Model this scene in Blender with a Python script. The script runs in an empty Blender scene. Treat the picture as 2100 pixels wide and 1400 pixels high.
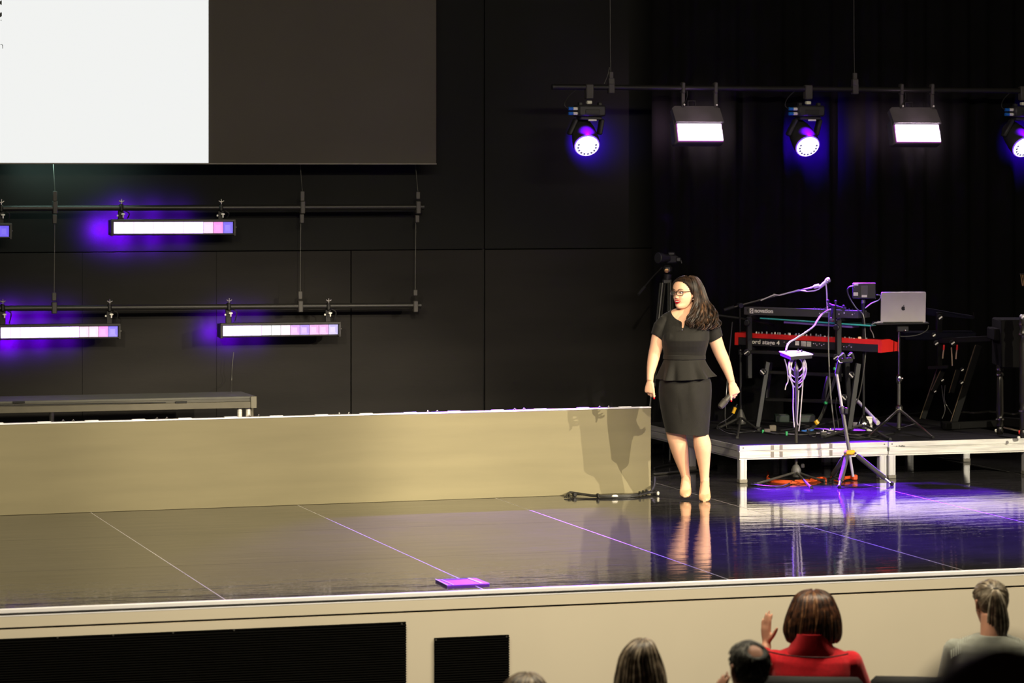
import bpy, bmesh, math, random
from mathutils import Vector, Matrix, noise
random.seed(7)
SC = bpy.context.scene
COL = SC.collection
V = Vector

# ------------------------------------------------------------------ camera
S = 0.9                      # height of the stage floor above the hall floor
R = S + 0.305                # top of the risers
F = 6400.0                   # focal length in pixels of a 2100 px wide frame
TH = math.radians(16.8)      # the camera is turned this far from the stage's depth axis
HOR = 358.0
CAM = V((0, 0, 3.38))
FW = V((math.sin(TH), math.cos(TH), 0))
RT = V((math.cos(TH), -math.sin(TH), 0))
UP = V((0, 0, 1))
cd = bpy.data.cameras.new('camera')
cam = bpy.data.objects.new('camera', cd)
COL.objects.link(cam)
cam.location = CAM
cam.rotation_euler = (math.radians(90), 0, -TH)
cd.sensor_width = 36.0
cd.lens = F / 2100 * 36
cd.shift_y = -(700 - HOR) / 2100
cd.clip_end = 200
cd.dof.use_dof = True
cd.dof.focus_distance = 24.0
cd.dof.aperture_fstop = 4.0
SC.camera = cam

def ray(px, py):
    return FW + RT * ((px - 1050) / F) + UP * ((HOR - py) / F)
def at(px, py, Z):
    return CAM + ray(px, py) * Z
def onY(px, py, Y):
    d = ray(px, py)
    return CAM + d * (Y / d.y)
def onZ(px, py, z):
    d = ray(px, py)
    return CAM + d * ((z - CAM.z) / d.z)

# ------------------------------------------------------------------ world, lights, exposure
w = bpy.data.worlds.new('world')
SC.world = w
w.use_nodes = True
w.node_tree.nodes['Background'].inputs[0].default_value = (0.9, 0.85, 0.8, 1)
w.node_tree.nodes['Background'].inputs[1].default_value = 0.0025
vs = SC.view_settings
vs.view_transform = 'Standard'
vs.look = 'None'
vs.gamma = 1.0
vs.use_curve_mapping = False
vs.exposure = 0.0

def light(kind, name, loc, target, energy, col, radius=0.1, angle=30, blend=0.3, size=None):
    l = bpy.data.lights.new(name, kind)
    l.energy = energy
    l.color = col
    if kind in ('SPOT', 'POINT'):
        l.shadow_soft_size = radius
    if kind == 'SPOT':
        l.spot_size = math.radians(angle)
        l.spot_blend = blend
    if kind == 'AREA':
        l.size = size[0]
        l.shape = 'RECTANGLE'
        l.size_y = size[1]
    o = bpy.data.objects.new(name, l)
    COL.objects.link(o)
    o.location = loc
    if target is not None:
        o.rotation_euler = (V(target) - V(loc)).to_track_quat('-Z', 'Y').to_euler()
    return o
WARM = (1.0, 0.86, 0.62)
VIOLET = (0.30, 0.02, 1.0)
# front-of-house spots: two from the house's right, two from its left
light('SPOT', 'house_spot', (17.0, 13.2, S + 5.6), (8.3, 22.8, S + 0.75), 7800, WARM, 0.05, 16, 0.5)
light('SPOT', 'house_spot', (14.0, 11.5, S + 5.2), (8.0, 22.8, S + 0.75), 7200, WARM, 0.05, 16, 0.5)
light('SPOT', 'house_spot', (4.0, 10.0, S + 5.6), (6.2, 22.8, S + 0.55), 4400, WARM, 0.08, 24, 0.6)
light('SPOT', 'house_spot', (0.0, 10.5, S + 5.6), (4.2, 22.8, S + 0.5), 5000, WARM, 0.08, 22, 0.6)
# a wash on the stage front and one on the risers
light('AREA', 'house_wash', (6.0, 14.2, 6.4), (6.0, 17.9, 0.75), 930, (1.0, 0.87, 0.64), size=(9.0, 0.4))
light('SPOT', 'house_spot', (14.5, 12.0, S + 4.6), (10.8, 23.5, S + 0.25), 7000, (1.0, 0.9, 0.70), 0.08, 13, 0.6)

# added violet spots overhead, tinting the front of the stage floor
for xx_ in (7.4, 9.3, 11.2):
    light('SPOT', 'added_violet_fill', (xx_, 19.7, 7.0), (xx_, 19.7, S), 5200, (0.11, 0.005, 1.0), 0.05, 36, 1.0)

# ------------------------------------------------------------------ materials
MATS = {}
def mat(name, col, rough=0.6, metal=0.0, spec=0.5, var=0.12, scale=8.0, bump=0.0, bscale=60.0, emit=None, estr=0.0, coat=0.0, stretch=None, sheen=0.0, alpha=1.0, trans=0.0):
    if name in MATS:
        return MATS[name]
    m = bpy.data.materials.new(name)
    m.use_nodes = True
    nt = m.node_tree
    b = nt.nodes['Principled BSDF']
    b.inputs['Roughness'].default_value = rough
    b.inputs['Metallic'].default_value = metal
    b.inputs['Specular IOR Level'].default_value = spec
    b.inputs['Coat Weight'].default_value = coat
    b.inputs['Sheen Weight'].default_value = sheen
    b.inputs['Alpha'].default_value = alpha
    b.inputs['Transmission Weight'].default_value = trans
    tc = nt.nodes.new('ShaderNodeTexCoord')
    mp = nt.nodes.new('ShaderNodeMapping')
    nt.links.new(tc.outputs['Object'], mp.inputs['Vector'])
    if stretch:
        mp.inputs['Scale'].default_value = stretch
    nz = nt.nodes.new('ShaderNodeTexNoise')
    nz.inputs['Scale'].default_value = scale
    nz.inputs['Detail'].default_value = 4
    nt.links.new(mp.outputs[0], nz.inputs['Vector'])
    rp = nt.nodes.new('ShaderNodeValToRGB')
    c = V(col)
    lo, hi = c * (1 - var), c * (1 + var)
    rp.color_ramp.elements[0].position = 0.3
    rp.color_ramp.elements[1].position = 0.7
    rp.color_ramp.elements[0].color = (lo.x, lo.y, lo.z, 1)
    rp.color_ramp.elements[1].color = (min(hi.x, 1), min(hi.y, 1), min(hi.z, 1), 1)
    nt.links.new(nz.outputs['Fac'], rp.inputs['Fac'])
    nt.links.new(rp.outputs['Color'], b.inputs['Base Color'])
    if bump:
        n2 = nt.nodes.new('ShaderNodeTexNoise')
        n2.inputs['Scale'].default_value = bscale
        n2.inputs['Detail'].default_value = 3
        nt.links.new(mp.outputs[0], n2.inputs['Vector'])
        bp = nt.nodes.new('ShaderNodeBump')
        bp.inputs['Strength'].default_value = bump
        bp.inputs['Distance'].default_value = 0.01
        nt.links.new(n2.outputs['Fac'], bp.inputs['Height'])
        nt.links.new(bp.outputs['Normal'], b.inputs['Normal'])
    if emit:
        b.inputs['Emission Color'].default_value = (*emit, 1)
        b.inputs['Emission Strength'].default_value = estr
    MATS[name] = m
    return m

def floor_material():
    m = mat('glossy_black_floor', (0.013, 0.0122, 0.0125), 0.10, 0, 0.5, 0.3, 2.0)
    nt = m.node_tree
    b = nt.nodes['Principled BSDF']
    b.inputs['IOR'].default_value = 1.62
    tc = nt.nodes.new('ShaderNodeNewGeometry')
    # long soft undulation of the sheets, and fine scuffs running across the stage
    mp = nt.nodes.new('ShaderNodeMapping'); mp.inputs['Scale'].default_value = (1.1, 5.0, 1)
    nt.links.new(tc.outputs['Position'], mp.inputs['Vector'])
    n1 = nt.nodes.new('ShaderNodeTexNoise'); n1.inputs['Scale'].default_value = 1.6; n1.inputs['Detail'].default_value = 5; n1.inputs['Roughness'].default_value = 0.55
    nt.links.new(mp.outputs[0], n1.inputs['Vector'])
    bp = nt.nodes.new('ShaderNodeBump'); bp.inputs['Strength'].default_value = 0.34; bp.inputs['Distance'].default_value = 0.006
    nt.links.new(n1.outputs['Fac'], bp.inputs['Height'])
    nt.links.new(bp.outputs['Normal'], b.inputs['Normal'])
    mp2 = nt.nodes.new('ShaderNodeMapping'); mp2.inputs['Scale'].default_value = (1.0, 14.0, 1)
    nt.links.new(tc.outputs['Position'], mp2.inputs['Vector'])
    n2 = nt.nodes.new('ShaderNodeTexNoise'); n2.inputs['Scale'].default_value = 3.5; n2.inputs['Detail'].default_value = 6
    nt.links.new(mp2.outputs[0], n2.inputs['Vector'])
    r2 = nt.nodes.new('ShaderNodeMapRange')
    r2.inputs[1].default_value = 0.35; r2.inputs[2].default_value = 0.75; r2.inputs[3].default_value = 0.02; r2.inputs[4].default_value = 0.06
    nt.links.new(n2.outputs['Fac'], r2.inputs[0])
    nt.links.new(r2.outputs[0], b.inputs['Roughness'])
    # scratches and dust specks: thin pale flecks
    mp3 = nt.nodes.new('ShaderNodeMapping'); mp3.inputs['Scale'].default_value = (1.0, 9.0, 1)
    nt.links.new(tc.outputs['Position'], mp3.inputs['Vector'])
    n3 = nt.nodes.new('ShaderNodeTexNoise'); n3.inputs['Scale'].default_value = 7.0; n3.inputs['Detail'].default_value = 2
    nt.links.new(mp3.outputs[0], n3.inputs['Vector'])
    r3 = nt.nodes.new('ShaderNodeMapRange')
    r3.inputs[1].default_value = 0.725; r3.inputs[2].default_value = 0.78; r3.inputs[3].default_value = 0.0; r3.inputs[4].default_value = 0.5
    nt.links.new(n3.outputs['Fac'], r3.inputs[0])
    mx = nt.nodes.new('ShaderNodeMixRGB')
    src = b.inputs['Base Color'].links[0].from_socket
    nt.links.new(src, mx.inputs[1]); mx.inputs[2].default_value = (0.35, 0.33, 0.33, 1)
    nt.links.new(r3.outputs[0], mx.inputs[0])
    nt.links.new(mx.outputs[0], b.inputs['Base Color'])
    # a thin film of dust and scuffs that scatters light falling on the sheets
    df = nt.nodes.new('ShaderNodeBsdfDiffuse'); df.inputs['Color'].default_value = (0.5, 0.48, 0.5, 1)
    r4 = nt.nodes.new('ShaderNodeMapRange')
    r4.inputs[1].default_value = 0.3; r4.inputs[2].default_value = 0.8; r4.inputs[3].default_value = 0.008; r4.inputs[4].default_value = 0.034
    nt.links.new(n2.outputs['Fac'], r4.inputs[0])
    ms = nt.nodes.new('ShaderNodeMixShader')
    nt.links.new(r4.outputs[0], ms.inputs[0]); nt.links.new(b.outputs[0], ms.inputs[1]); nt.links.new(df.outputs[0], ms.inputs[2])
    nt.links.new(ms.outputs[0], nt.nodes['Material Output'].inputs['Surface'])
    return m

M_FLOOR = floor_material()
M_JOINT = mat('pale_joint', (0.72, 0.69, 0.66), 0.5)
M_BLACK = mat('matte_black', (0.012, 0.012, 0.012), 0.65, 0, 0.3)
M_METAL_BLACK = mat('black_metal', (0.0075, 0.0075, 0.008), 0.5, 0, 0.3)
M_PIPE = mat('black_painted_pipe', (0.012, 0.0115, 0.011), 0.42, 0, 0.45)
M_PLASTIC = mat('black_plastic', (0.012, 0.012, 0.012), 0.45, 0, 0.5)
M_RUBBER = mat('black_rubber', (0.011, 0.011, 0.011), 0.7, 0, 0.3)
M_ALU = mat('milled_aluminium', (0.60, 0.585, 0.54), 0.42, 0.25, 0.5, 0.22, 3.0, 0.12, 30, stretch=(1, 1, 14))
M_STEEL = mat('bright_steel', (0.62, 0.60, 0.57), 0.25, 1.0)
M_CHROME = mat('chrome', (0.75, 0.74, 0.72), 0.12, 1.0)
M_DARKSTEEL = mat('dark_steel', (0.10, 0.097, 0.088), 0.35, 0.6)
M_BEIGE = mat('beige_paint', (0.70, 0.635, 0.50), 0.55, 0, 0.35, 0.03, 1.2)
M_TAN = mat('tan_board', (0.205, 0.181, 0.106), 0.6, 0, 0.3, 0.07, 1.3, 0.03, 8, stretch=(0.7, 1, 7))
M_GROOVE = mat('groove_dark', (0.012, 0.011, 0.010), 0.8)
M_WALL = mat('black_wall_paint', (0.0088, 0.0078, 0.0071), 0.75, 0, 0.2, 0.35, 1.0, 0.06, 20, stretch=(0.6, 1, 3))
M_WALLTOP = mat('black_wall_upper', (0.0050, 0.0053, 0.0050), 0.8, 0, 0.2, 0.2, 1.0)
M_CURTAIN = mat('black_velour', (0.0020, 0.0020, 0.0021), 0.95, 0, 0.1, 0.2, 5.0)
M_NOSING = mat('white_nosing', (0.93, 0.92, 0.95), 0.35, 0.0, 0.5, 0.03)
M_HALL = mat('hall_carpet', (0.03, 0.028, 0.026), 0.95, 0, 0.1, 0.3, 40)
M_WHITE = mat('white_plastic', (0.78, 0.76, 0.72), 0.45)
M_SCREEN = mat('screen_cloth', (0.062, 0.056, 0.048), 0.8, 0, 0.2, 0.06, 1.0)
M_SKIN = mat('skin', (0.80, 0.455, 0.295), 0.55, 0, 0.25, 0.05, 14, 0.05, 160)
M_RED = mat('red_lacquer', (0.62, 0.018, 0.014), 0.35, 0, 0.5, 0.06)
M_CREAM = mat('cream_print', (0.75, 0.72, 0.64), 0.5)
M_YELLOW = mat('yellow_plastic', (0.75, 0.42, 0.01), 0.45)
M_GREEN = mat('green_tape', (0.03, 0.42, 0.12), 0.5)
M_ORANGE = mat('orange_rubber', (0.72, 0.09, 0.012), 0.5)
M_BLUE = mat('blue_plastic', (0.01, 0.13, 0.5), 0.45)
M_CABLE = mat('cable_black', (0.014, 0.014, 0.014), 0.5)
M_CABLE_PALE = mat('cable_pale', (0.62, 0.58, 0.56), 0.5)
M_LAPTOP = mat('laptop_silver', (0.50, 0.47, 0.41), 0.42, 0.35, 0.5, 0.06, 6)
M_DECK = mat('riser_carpet_black', (0.0065, 0.006, 0.0065), 0.8, 0, 0.15, 0.3, 10, 0.2, 90)

# ------------------------------------------------------------------ object helpers
MW = {}
def thing(name, label, cat, loc, group=None, rz=0.0, kind=None):
    o = bpy.data.objects.new(name, None)
    o.empty_display_size = 0.1
    COL.objects.link(o)
    o.location = loc
    o.rotation_euler = (0, 0, rz)
    MW[o.name] = Matrix.Translation(V(loc)) @ Matrix.Rotation(rz, 4, 'Z')
    if kind:
        o['kind'] = kind
    if label:
        o['label'] = label
        o['category'] = cat
    if group:
        o['group'] = group
    return o
def tag(o, label=None, cat=None, group=None, kind=None):
    if label: o['label'] = label
    if cat: o['category'] = cat
    if group: o['group'] = group
    if kind: o['kind'] = kind
    return o

def link(name, me, m, parent=None):
    o = bpy.data.objects.new(name, me)
    COL.objects.link(o)
    if m is not None and len(me.materials) == 0:
        me.materials.append(m)
    if parent is not None:
        o.parent = parent
        MW[o.name] = MW[parent.name]
    else:
        MW[o.name] = Matrix.Identity(4)
    return o

class MB:
    """collects shapes in world coordinates; build() links them as one mesh"""
    def __init__(self):
        self.v = []; self.f = []
    def add(self, vs, fs):
        n = len(self.v)
        self.v += [V(p) for p in vs]
        self.f += [tuple(i + n for i in q) for q in fs]
        return self
    def box(self, c, size, X=V((1, 0, 0)), Y=V((0, 1, 0)), Z=V((0, 0, 1)), ch=0.0):
        c = V(c); X = V(X); Y = V(Y); Z = V(Z)
        hx, hy, hz = size[0] / 2, size[1] / 2, size[2] / 2
        if ch <= 0:
            vs = [c + X * sx * hx + Y * sy * hy + Z * sz * hz for sz in (-1, 1) for sy in (-1, 1) for sx in (-1, 1)]
            self.add(vs, [(0, 2, 3, 1), (4, 5, 7, 6), (0, 1, 5, 4), (2, 6, 7, 3), (0, 4, 6, 2), (1, 3, 7, 5)])
            return self
        ch = min(ch, hx * 0.9, hy * 0.9, hz * 0.9)
        bm = bmesh.new()
        pts = []
        for sx in (-1, 1):
            for sy in (-1, 1):
                for sz in (-1, 1):
                    pts += [(sx * hx, sy * (hy - ch), sz * (hz - ch)), (sx * (hx - ch), sy * hy, sz * (hz - ch)), (sx * (hx - ch), sy * (hy - ch), sz * hz)]
        bv = [bm.verts.new(p) for p in pts]
        bmesh.ops.convex_hull(bm, input=bv)
        bmesh.ops.dissolve_limit(bm, angle_limit=0.01, verts=bm.verts, edges=bm.edges)
        bm.verts.index_update()
        vs = [c + X * q.co.x + Y * q.co.y + Z * q.co.z for q in bm.verts]
        fs = [tuple(q.index for q in fa.verts) for fa in bm.faces]
        bm.free()
        self.add(vs, fs)
        return self
    def bar(self, p, q, w, h, up=UP, ch=0.0):
        p = V(p); q = V(q)
        d = (q - p); L = d.length; d.normalize()
        s = d.cross(V(up))
        if s.length < 1e-4:
            s = d.cross(V((1, 0, 0)))
        s.normalize(); u = s.cross(d).normalized()
        return self.box((p + q) / 2, (L, w, h), d, s, u, ch)
    def tube(self, pts, r, n=8, caps=True, flat=1.0, ref=None):
        pts = [V(p) for p in pts]
        if not isinstance(r, (list, tuple)):
            r = [r] * len(pts)
        base = len(self.v)
        prev = None
        for i, p in enumerate(pts):
            a = pts[max(0, i - 1)]; b = pts[min(len(pts) - 1, i + 1)]
            d = (b - a)
            if d.length < 1e-9: d = V((0, 0, 1))
            d.normalize()
            if prev is None:
                x = V(ref) if ref is not None else (V((0, 0, 1)) if abs(d.z) < 0.9 else V((1, 0, 0)))
                x = (x - d * x.dot(d)).normalized()
            else:
                x = (prev - d * prev.dot(d))
                x = x.normalized() if x.length > 1e-6 else prev
            prev = x
            y = d.cross(x)
            for k in range(n):
                t = 2 * math.pi * k / n
                self.v.append(p + x * (math.cos(t) * r[i]) + y * (math.sin(t) * r[i] * flat))
        for i in range(len(pts) - 1):
            for k in range(n):
                a = base + i * n + k; b = base + i * n + (k + 1) % n
                self.f.append((a, b, b + n, a + n))
        if caps:
            self.f.append(tuple(base + k for k in reversed(range(n))))
            e = base + (len(pts) - 1) * n
            self.f.append(tuple(e + k for k in range(n)))
        return self
    def lathe(self, p, axis, prof, n=16):
        """prof: list of (distance along axis, radius)"""
        p = V(p); axis = V(axis).normalized()
        pts = [p + axis * a for a, _ in prof]
        x = V((0, 0, 1)) if abs(axis.z) < 0.9 else V((1, 0, 0))
        x = (x - axis * x.dot(axis)).normalized(); y = axis.cross(x)
        base = len(self.v)
        for q, (_, rr) in zip(pts, prof):
            for k in range(n):
                t = 2 * math.pi * k / n
                self.v.append(q + x * math.cos(t) * rr + y * math.sin(t) * rr)
        for i in range(len(prof) - 1):
            for k in range(n):
                a = base + i * n + k; b = base + i * n + (k + 1) % n
                self.f.append((a, b, b + n, a + n))
        self.f.append(tuple(base + k for k in reversed(range(n))))
        e = base + (len(prof) - 1) * n
        self.f.append(tuple(e + k for k in range(n)))
        return self
    def loft(self, rings, caps=True):
        n = len(rings[0]); base = len(self.v)
        for rg in rings:
            self.v += [V(p) for p in rg]
        for i in range(len(rings) - 1):
            for k in range(n):
                a = base + i * n + k; b = base + i * n + (k + 1) % n
                self.f.append((a, b, b + n, a + n))
        if caps:
            self.f.append(tuple(base + k for k in reversed(range(n))))
            e = base + (len(rings) - 1) * n
            self.f.append(tuple(e + k for k in range(n)))
        return self
    def ball(self, c, r, n=12, m=8, sc=(1, 1, 1), X=V((1, 0, 0)), Y=V((0, 1, 0)), Z=V((0, 0, 1))):
        rings = []
        for i in range(1, m):
            a = math.pi * i / m
            rings.append([V(c) + X * (math.sin(a) * math.cos(2 * math.pi * k / n) * r * sc[0]) + Y * (math.sin(a) * math.sin(2 * math.pi * k / n) * r * sc[1]) - Z * (math.cos(a) * r * sc[2]) for k in range(n)])
        return self.loft(rings)
    def prism(self, poly, d):
        """poly: list of points, d: extrusion vector"""
        d = V(d); n = len(poly); base = len(self.v)
        self.v += [V(p) for p in poly] + [V(p) + d for p in poly]
        self.f.append(tuple(base + k for k in reversed(range(n))))
        self.f.append(tuple(base + n + k for k in range(n)))
        for k in range(n):
            a = base + k; b = base + (k + 1) % n
            self.f.append((a, b, b + n, a + n))
        return self
    def mesh(self, name, mw=None, smooth=True, angle=40):
        me = bpy.data.meshes.new(name)
        vs = self.v
        if mw is not None:
            inv = mw.inverted()
            vs = [inv @ p for p in vs]
        me.from_pydata([tuple(p) for p in vs], [], self.f)
        me.update()
        bm = bmesh.new(); bm.from_mesh(me)
        bmesh.ops.recalc_face_normals(bm, faces=bm.faces)
        bm.to_mesh(me); bm.free()
        if smooth:
            me.polygons.foreach_set('use_smooth', [True] * len(me.polygons))
            me.set_sharp_from_angle(angle=math.radians(angle))
        return me
    def build(self, name, m, parent=None, smooth=True, angle=40, kind=None):
        mw = MW[parent.name] if parent is not None else None
        o = link(name, self.mesh(name, mw, smooth, angle), m, parent)
        if kind: o['kind'] = kind
        return o

def solo(name, m, mb, label, cat, group=None, angle=40):
    o = mb.build(name, m, None, angle=angle)
    return tag(o, label, cat, group)

def remeshed(mb, name, voxel, mw=None, smooth_it=2):
    """one continuous skin around all the closed shapes of MB"""
    me = mb.mesh(name + '_raw', mw)
    o = bpy.data.objects.new('tmp', me)
    COL.objects.link(o)
    md = o.modifiers.new('r', 'REMESH'); md.mode = 'VOXEL'; md.voxel_size = voxel
    md.use_smooth_shade = True
    if smooth_it:
        ms = o.modifiers.new('s', 'SMOOTH'); ms.iterations = smooth_it; ms.factor = 0.5
    dg = bpy.context.evaluated_depsgraph_get()
    out = bpy.data.meshes.new_from_object(o.evaluated_get(dg))
    out.name = name
    bpy.data.objects.remove(o); bpy.data.meshes.remove(me)
    out.polygons.foreach_set('use_smooth', [True] * len(out.polygons))
    return out

def text_mesh(txt, size, depth=0.0006, bold=0.0, spacing=1.0):
    cu = bpy.data.curves.new('t', 'FONT')
    cu.body = txt; cu.size = size; cu.extrude = depth; cu.offset = bold; cu.space_character = spacing
    cu.resolution_u = 3
    o = bpy.data.objects.new('t', cu); COL.objects.link(o)
    dg = bpy.context.evaluated_depsgraph_get()
    me = bpy.data.meshes.new_from_object(o.evaluated_get(dg))
    bpy.data.objects.remove(o)
    return me
def lettering(name, txt, size, origin, right, up, m, parent, depth=0.0006, bold=0.0, spacing=1.0, width=None):
    me = text_mesh(txt, size, depth, bold, spacing)
    right = V(right).normalized(); up = V(up).normalized(); n = right.cross(up)
    sx = 1.0
    if width:
        xs = [v.co.x for v in me.vertices]
        sx = width / (max(xs) - min(xs))
    mw = MW[parent.name].inverted()
    for v in me.vertices:
        c = v.co.copy()
        v.co = mw @ (V(origin) + right * c.x * sx + up * c.y + n * c.z)
    me.materials.clear(); me.materials.append(m)
    return link(name, me, m, parent)

def spline(pts, n=8):
    """Catmull-Rom through pts"""
    P = [V(p) for p in pts]
    out = []
    for i in range(len(P) - 1):
        p0 = P[max(i - 1, 0)]; p1 = P[i]; p2 = P[i + 1]; p3 = P[min(i + 2, len(P) - 1)]
        for k in range(n):
            t = k / n
            out.append(0.5 * ((2 * p1) + (p2 - p0) * t + (2 * p0 - 5 * p1 + 4 * p2 - p3) * t * t + (3 * p1 - p0 - 3 * p2 + p3) * t ** 3))
    out.append(P[-1])
    return out
def lerp(a, b, t): return a + (b - a) * t
def interp(x, table):
    """piecewise linear, table sorted by its first column"""
    if x <= table[0][0]: return table[0][1]
    for (a, fa), (b, fb) in zip(table, table[1:]):
        if x <= b:
            return fa + (fb - fa) * (x - a) / (b - a)
    return table[-1][1]
def gau(a, b=0.0): return math.exp(-(a * a + b * b) * 0.5)

M_GRILLE = mat('grille_black', (0.0035, 0.0033, 0.0028), 0.9, 0, 0.08)
# ================================================================== structure
mb = MB().box((8, 12, -0.05), (30, 34, 0.1))
fl = mb.build('floor', M_HALL); fl['kind'] = 'structure'
Y0 = 17.9
# back wall, panels with open joints
WY = 27.0
wb = thing('wall_back', None, None, (6, WY, S), kind='structure')
MB().box((5.5, WY + 0.10, S + 3.2), (21, 0.10, 6.6)).build('backing', M_BLACK, wb)
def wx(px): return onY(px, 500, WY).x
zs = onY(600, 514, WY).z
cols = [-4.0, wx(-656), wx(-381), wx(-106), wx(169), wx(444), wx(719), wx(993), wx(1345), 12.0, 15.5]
utop = [-4.0, wx(993), wx(1345), 15.5]
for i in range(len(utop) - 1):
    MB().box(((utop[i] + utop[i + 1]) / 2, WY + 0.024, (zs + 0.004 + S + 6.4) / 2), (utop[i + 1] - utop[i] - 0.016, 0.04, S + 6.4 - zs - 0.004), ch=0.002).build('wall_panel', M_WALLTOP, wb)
for i in range(len(cols) - 1):
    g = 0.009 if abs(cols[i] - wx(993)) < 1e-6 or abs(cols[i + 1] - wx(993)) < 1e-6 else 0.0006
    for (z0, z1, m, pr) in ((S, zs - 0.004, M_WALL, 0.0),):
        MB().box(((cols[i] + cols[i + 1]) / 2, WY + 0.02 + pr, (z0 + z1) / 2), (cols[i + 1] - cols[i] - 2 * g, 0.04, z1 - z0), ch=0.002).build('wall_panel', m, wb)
# side walls and ceiling of the stage house, outside the view
o = MB().box((-4.1, 15, 3.5), (0.2, 24.4, 7.4)).build('wall_left', M_WALLTOP); o['kind'] = 'structure'
o = MB().box((22.5, 15, 3.5), (0.2, 24.4, 7.4)).build('wall_right', M_WALLTOP); o['kind'] = 'structure'
o = MB().box((9.2, 14, 7.4), (27, 28, 0.2)).build('ceiling', M_BLACK); o['kind'] = 'structure'

# stage floor of glossy sheets
sf = thing('stage_floor', None, None, (8, Y0, S), kind='structure')
MB().box((8.5, (Y0 + 27.4) / 2 + 0.1, S / 2 - 0.012), (25.4, 27.4 - Y0 - 0.24, S - 0.026)).build('subfloor', M_GROOVE, sf)
MB().box((8.5, (Y0 + 27.4) / 2, S - 0.009), (25.4, 27.4 - Y0 - 0.03, 0.0155)).build('joint_filler', M_JOINT, sf)
px0 = onZ(232, 1080, S).x; dx = (onZ(1663, 1080, S).x - px0) / 3
ye = [Y0, 19.56, 21.25, 22.95, 24.65, 26.35, 27.35]
for i in range(-3, 7):
    for j in range(len(ye) - 1):
        xa, xb = px0 + i * dx, px0 + (i + 1) * dx
        MB().box(((xa + xb) / 2, (ye[j] + ye[j + 1]) / 2, S - 0.009), (xb - xa - 0.007, ye[j + 1] - ye[j] - 0.005, 0.018)).build('floor_sheet', M_FLOOR, sf, smooth=False)
# stage front
wf = thing('wall_front', None, None, (8, Y0, 0), kind='structure')
MB().box((8.5, Y0 + 0.047, (S - 0.118) / 2), (25, 0.1, S - 0.118)).build('fascia', M_BEIGE, wf)
MB().box((8.5, Y0 + 0.046, S - 0.075), (25, 0.1, 0.062)).build('fascia_band', M_BEIGE, wf)
MB().box((8.5, Y0 + 0.075, S - 0.112), (25, 0.1, 0.012)).build('groove', M_GROOVE, wf)
tr = thing('trim_1', None, None, (8, Y0, S), kind='structure')
MB().box((8.5, Y0 + 0.006, S - 0.0135), (25, 0.024, 0.030), ch=0.006).build('nosing', M_NOSING, tr)
MB().box((8.5, Y0 + 0.008, S - 0.0325), (25, 0.02, 0.008)).build('shadow_gap', M_GROOVE, tr)
MB().box((8.5, Y0 + 0.005, S - 0.040), (25, 0.02, 0.007)).build('lower_lip', M_NOSING, tr)

# grilles in the stage front
def grille(pxl, pxr, pyt, label, screws):
    a = onY(pxl, pyt[0], Y0); b = onY(pxr, pyt[1], Y0)
    z1 = (a.z + b.z) / 2 if pxl > 0 else b.z
    g = thing('speaker_grille', label, 'grille', ((a.x + b.x) / 2, Y0, 0.05))
    MB().box(((a.x + b.x) / 2, Y0 - 0.010, (z1 + 0.05) / 2), (b.x - a.x, 0.012, z1 - 0.05)).build('back_sheet', M_GRILLE, g)
    m = MB(); z = 0.06
    while z < z1 - 0.006:
        m.box(((a.x + b.x) / 2, Y0 - 0.018, z), (b.x - a.x + 0.004, 0.008, 0.007)); z += 0.0145
    m.build('grille_rib', M_GRILLE, g, kind='stuff')
    s = MB().box(((a.x + b.x) / 2, Y0 - 0.012, z1 - 0.003), (b.x - a.x, 0.018, 0.006)).build('top_edge', M_GRILLE, g)
    for (sx, sy) in screws:
        p = onY(sx, sy, Y0 - 0.022)
        MB().lathe(p, (0, -1, 0), [(0, 0.006), (0.003, 0.006), (0.004, 0.003)], 8).build('screw', M_DARKSTEEL, g)
    return g
grille(-700, 831, (1330, 1274), 'long black ribbed grille set low in the beige stage front', [(118, 1307), (232, 1302), (355, 1297), (480, 1292), (824, 1279)])
grille(890, 1042, (1307, 1301), 'squarish black ribbed grille beside the longer one in the stage front', [(894, 1312), (1039, 1305)])

# balcony block under the camera, outside the view
o = MB().box((0.3, 1.0, 0.87), (8, 7.0, 1.74)).build('balcony_floor', M_HALL); o['kind'] = 'structure'

# ================================================================== low tan wall on the stage
p0 = onZ(0, 1057, S); p1 = onZ(1335, 1009.5, S)
d = (p1 - p0).normalized(); nrm = V((-d.y, d.x, 0))
pl = p0 - d * 2.6
H = 0.66
lw = thing('low_stage_wall', 'long low tan panel wall standing across the glossy stage floor', 'partition', (pl + p1) / 2)
MB().box((pl + p1) / 2 + nrm * 0.02 + UP * (H / 2), ((p1 - pl).length, 0.04, H), d, nrm, UP, 0.003).build('panel', M_TAN, lw)
MB().box((pl + p1) / 2 + nrm * 0.018 + UP * (H + 0.005), ((p1 - pl).length, 0.05, 0.010), d, nrm, UP, 0.002).build('top_rail', M_NOSING, lw)
MB().box((pl + p1) / 2 + nrm * 0.05 + UP * 0.03, ((p1 - pl).length - 0.1, 0.05, 0.06), d, nrm, UP).build('foot_rail', M_METAL_BLACK, lw)
L = (p1 - pl).length
for k in range(0, 17):
    s0 = L - 0.42 - k * 0.70
    if s0 < 0.1: break
    for ds in (0.0, 0.075):
        MB().lathe(pl + d * (s0 + ds) + nrm * 0.018 + UP * (H + 0.01), UP, [(0, 0.012), (0.008, 0.012), (0.009, 0.006), (0.016, 0.005)], 8).build('bolt', M_STEEL, lw)
    MB().box(pl + d * (s0 + 0.21) + nrm * 0.018 + UP * (H + 0.0125), (0.10, 0.03, 0.006), d, nrm, UP, 0.002).build('clip', M_NOSING, lw)
    MB().box(pl + d * (s0 - 0.14) + nrm * 0.018 + UP * (H + 0.0125), (0.10, 0.03, 0.006), d, nrm, UP, 0.002).build('clip', M_NOSING, lw)
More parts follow.
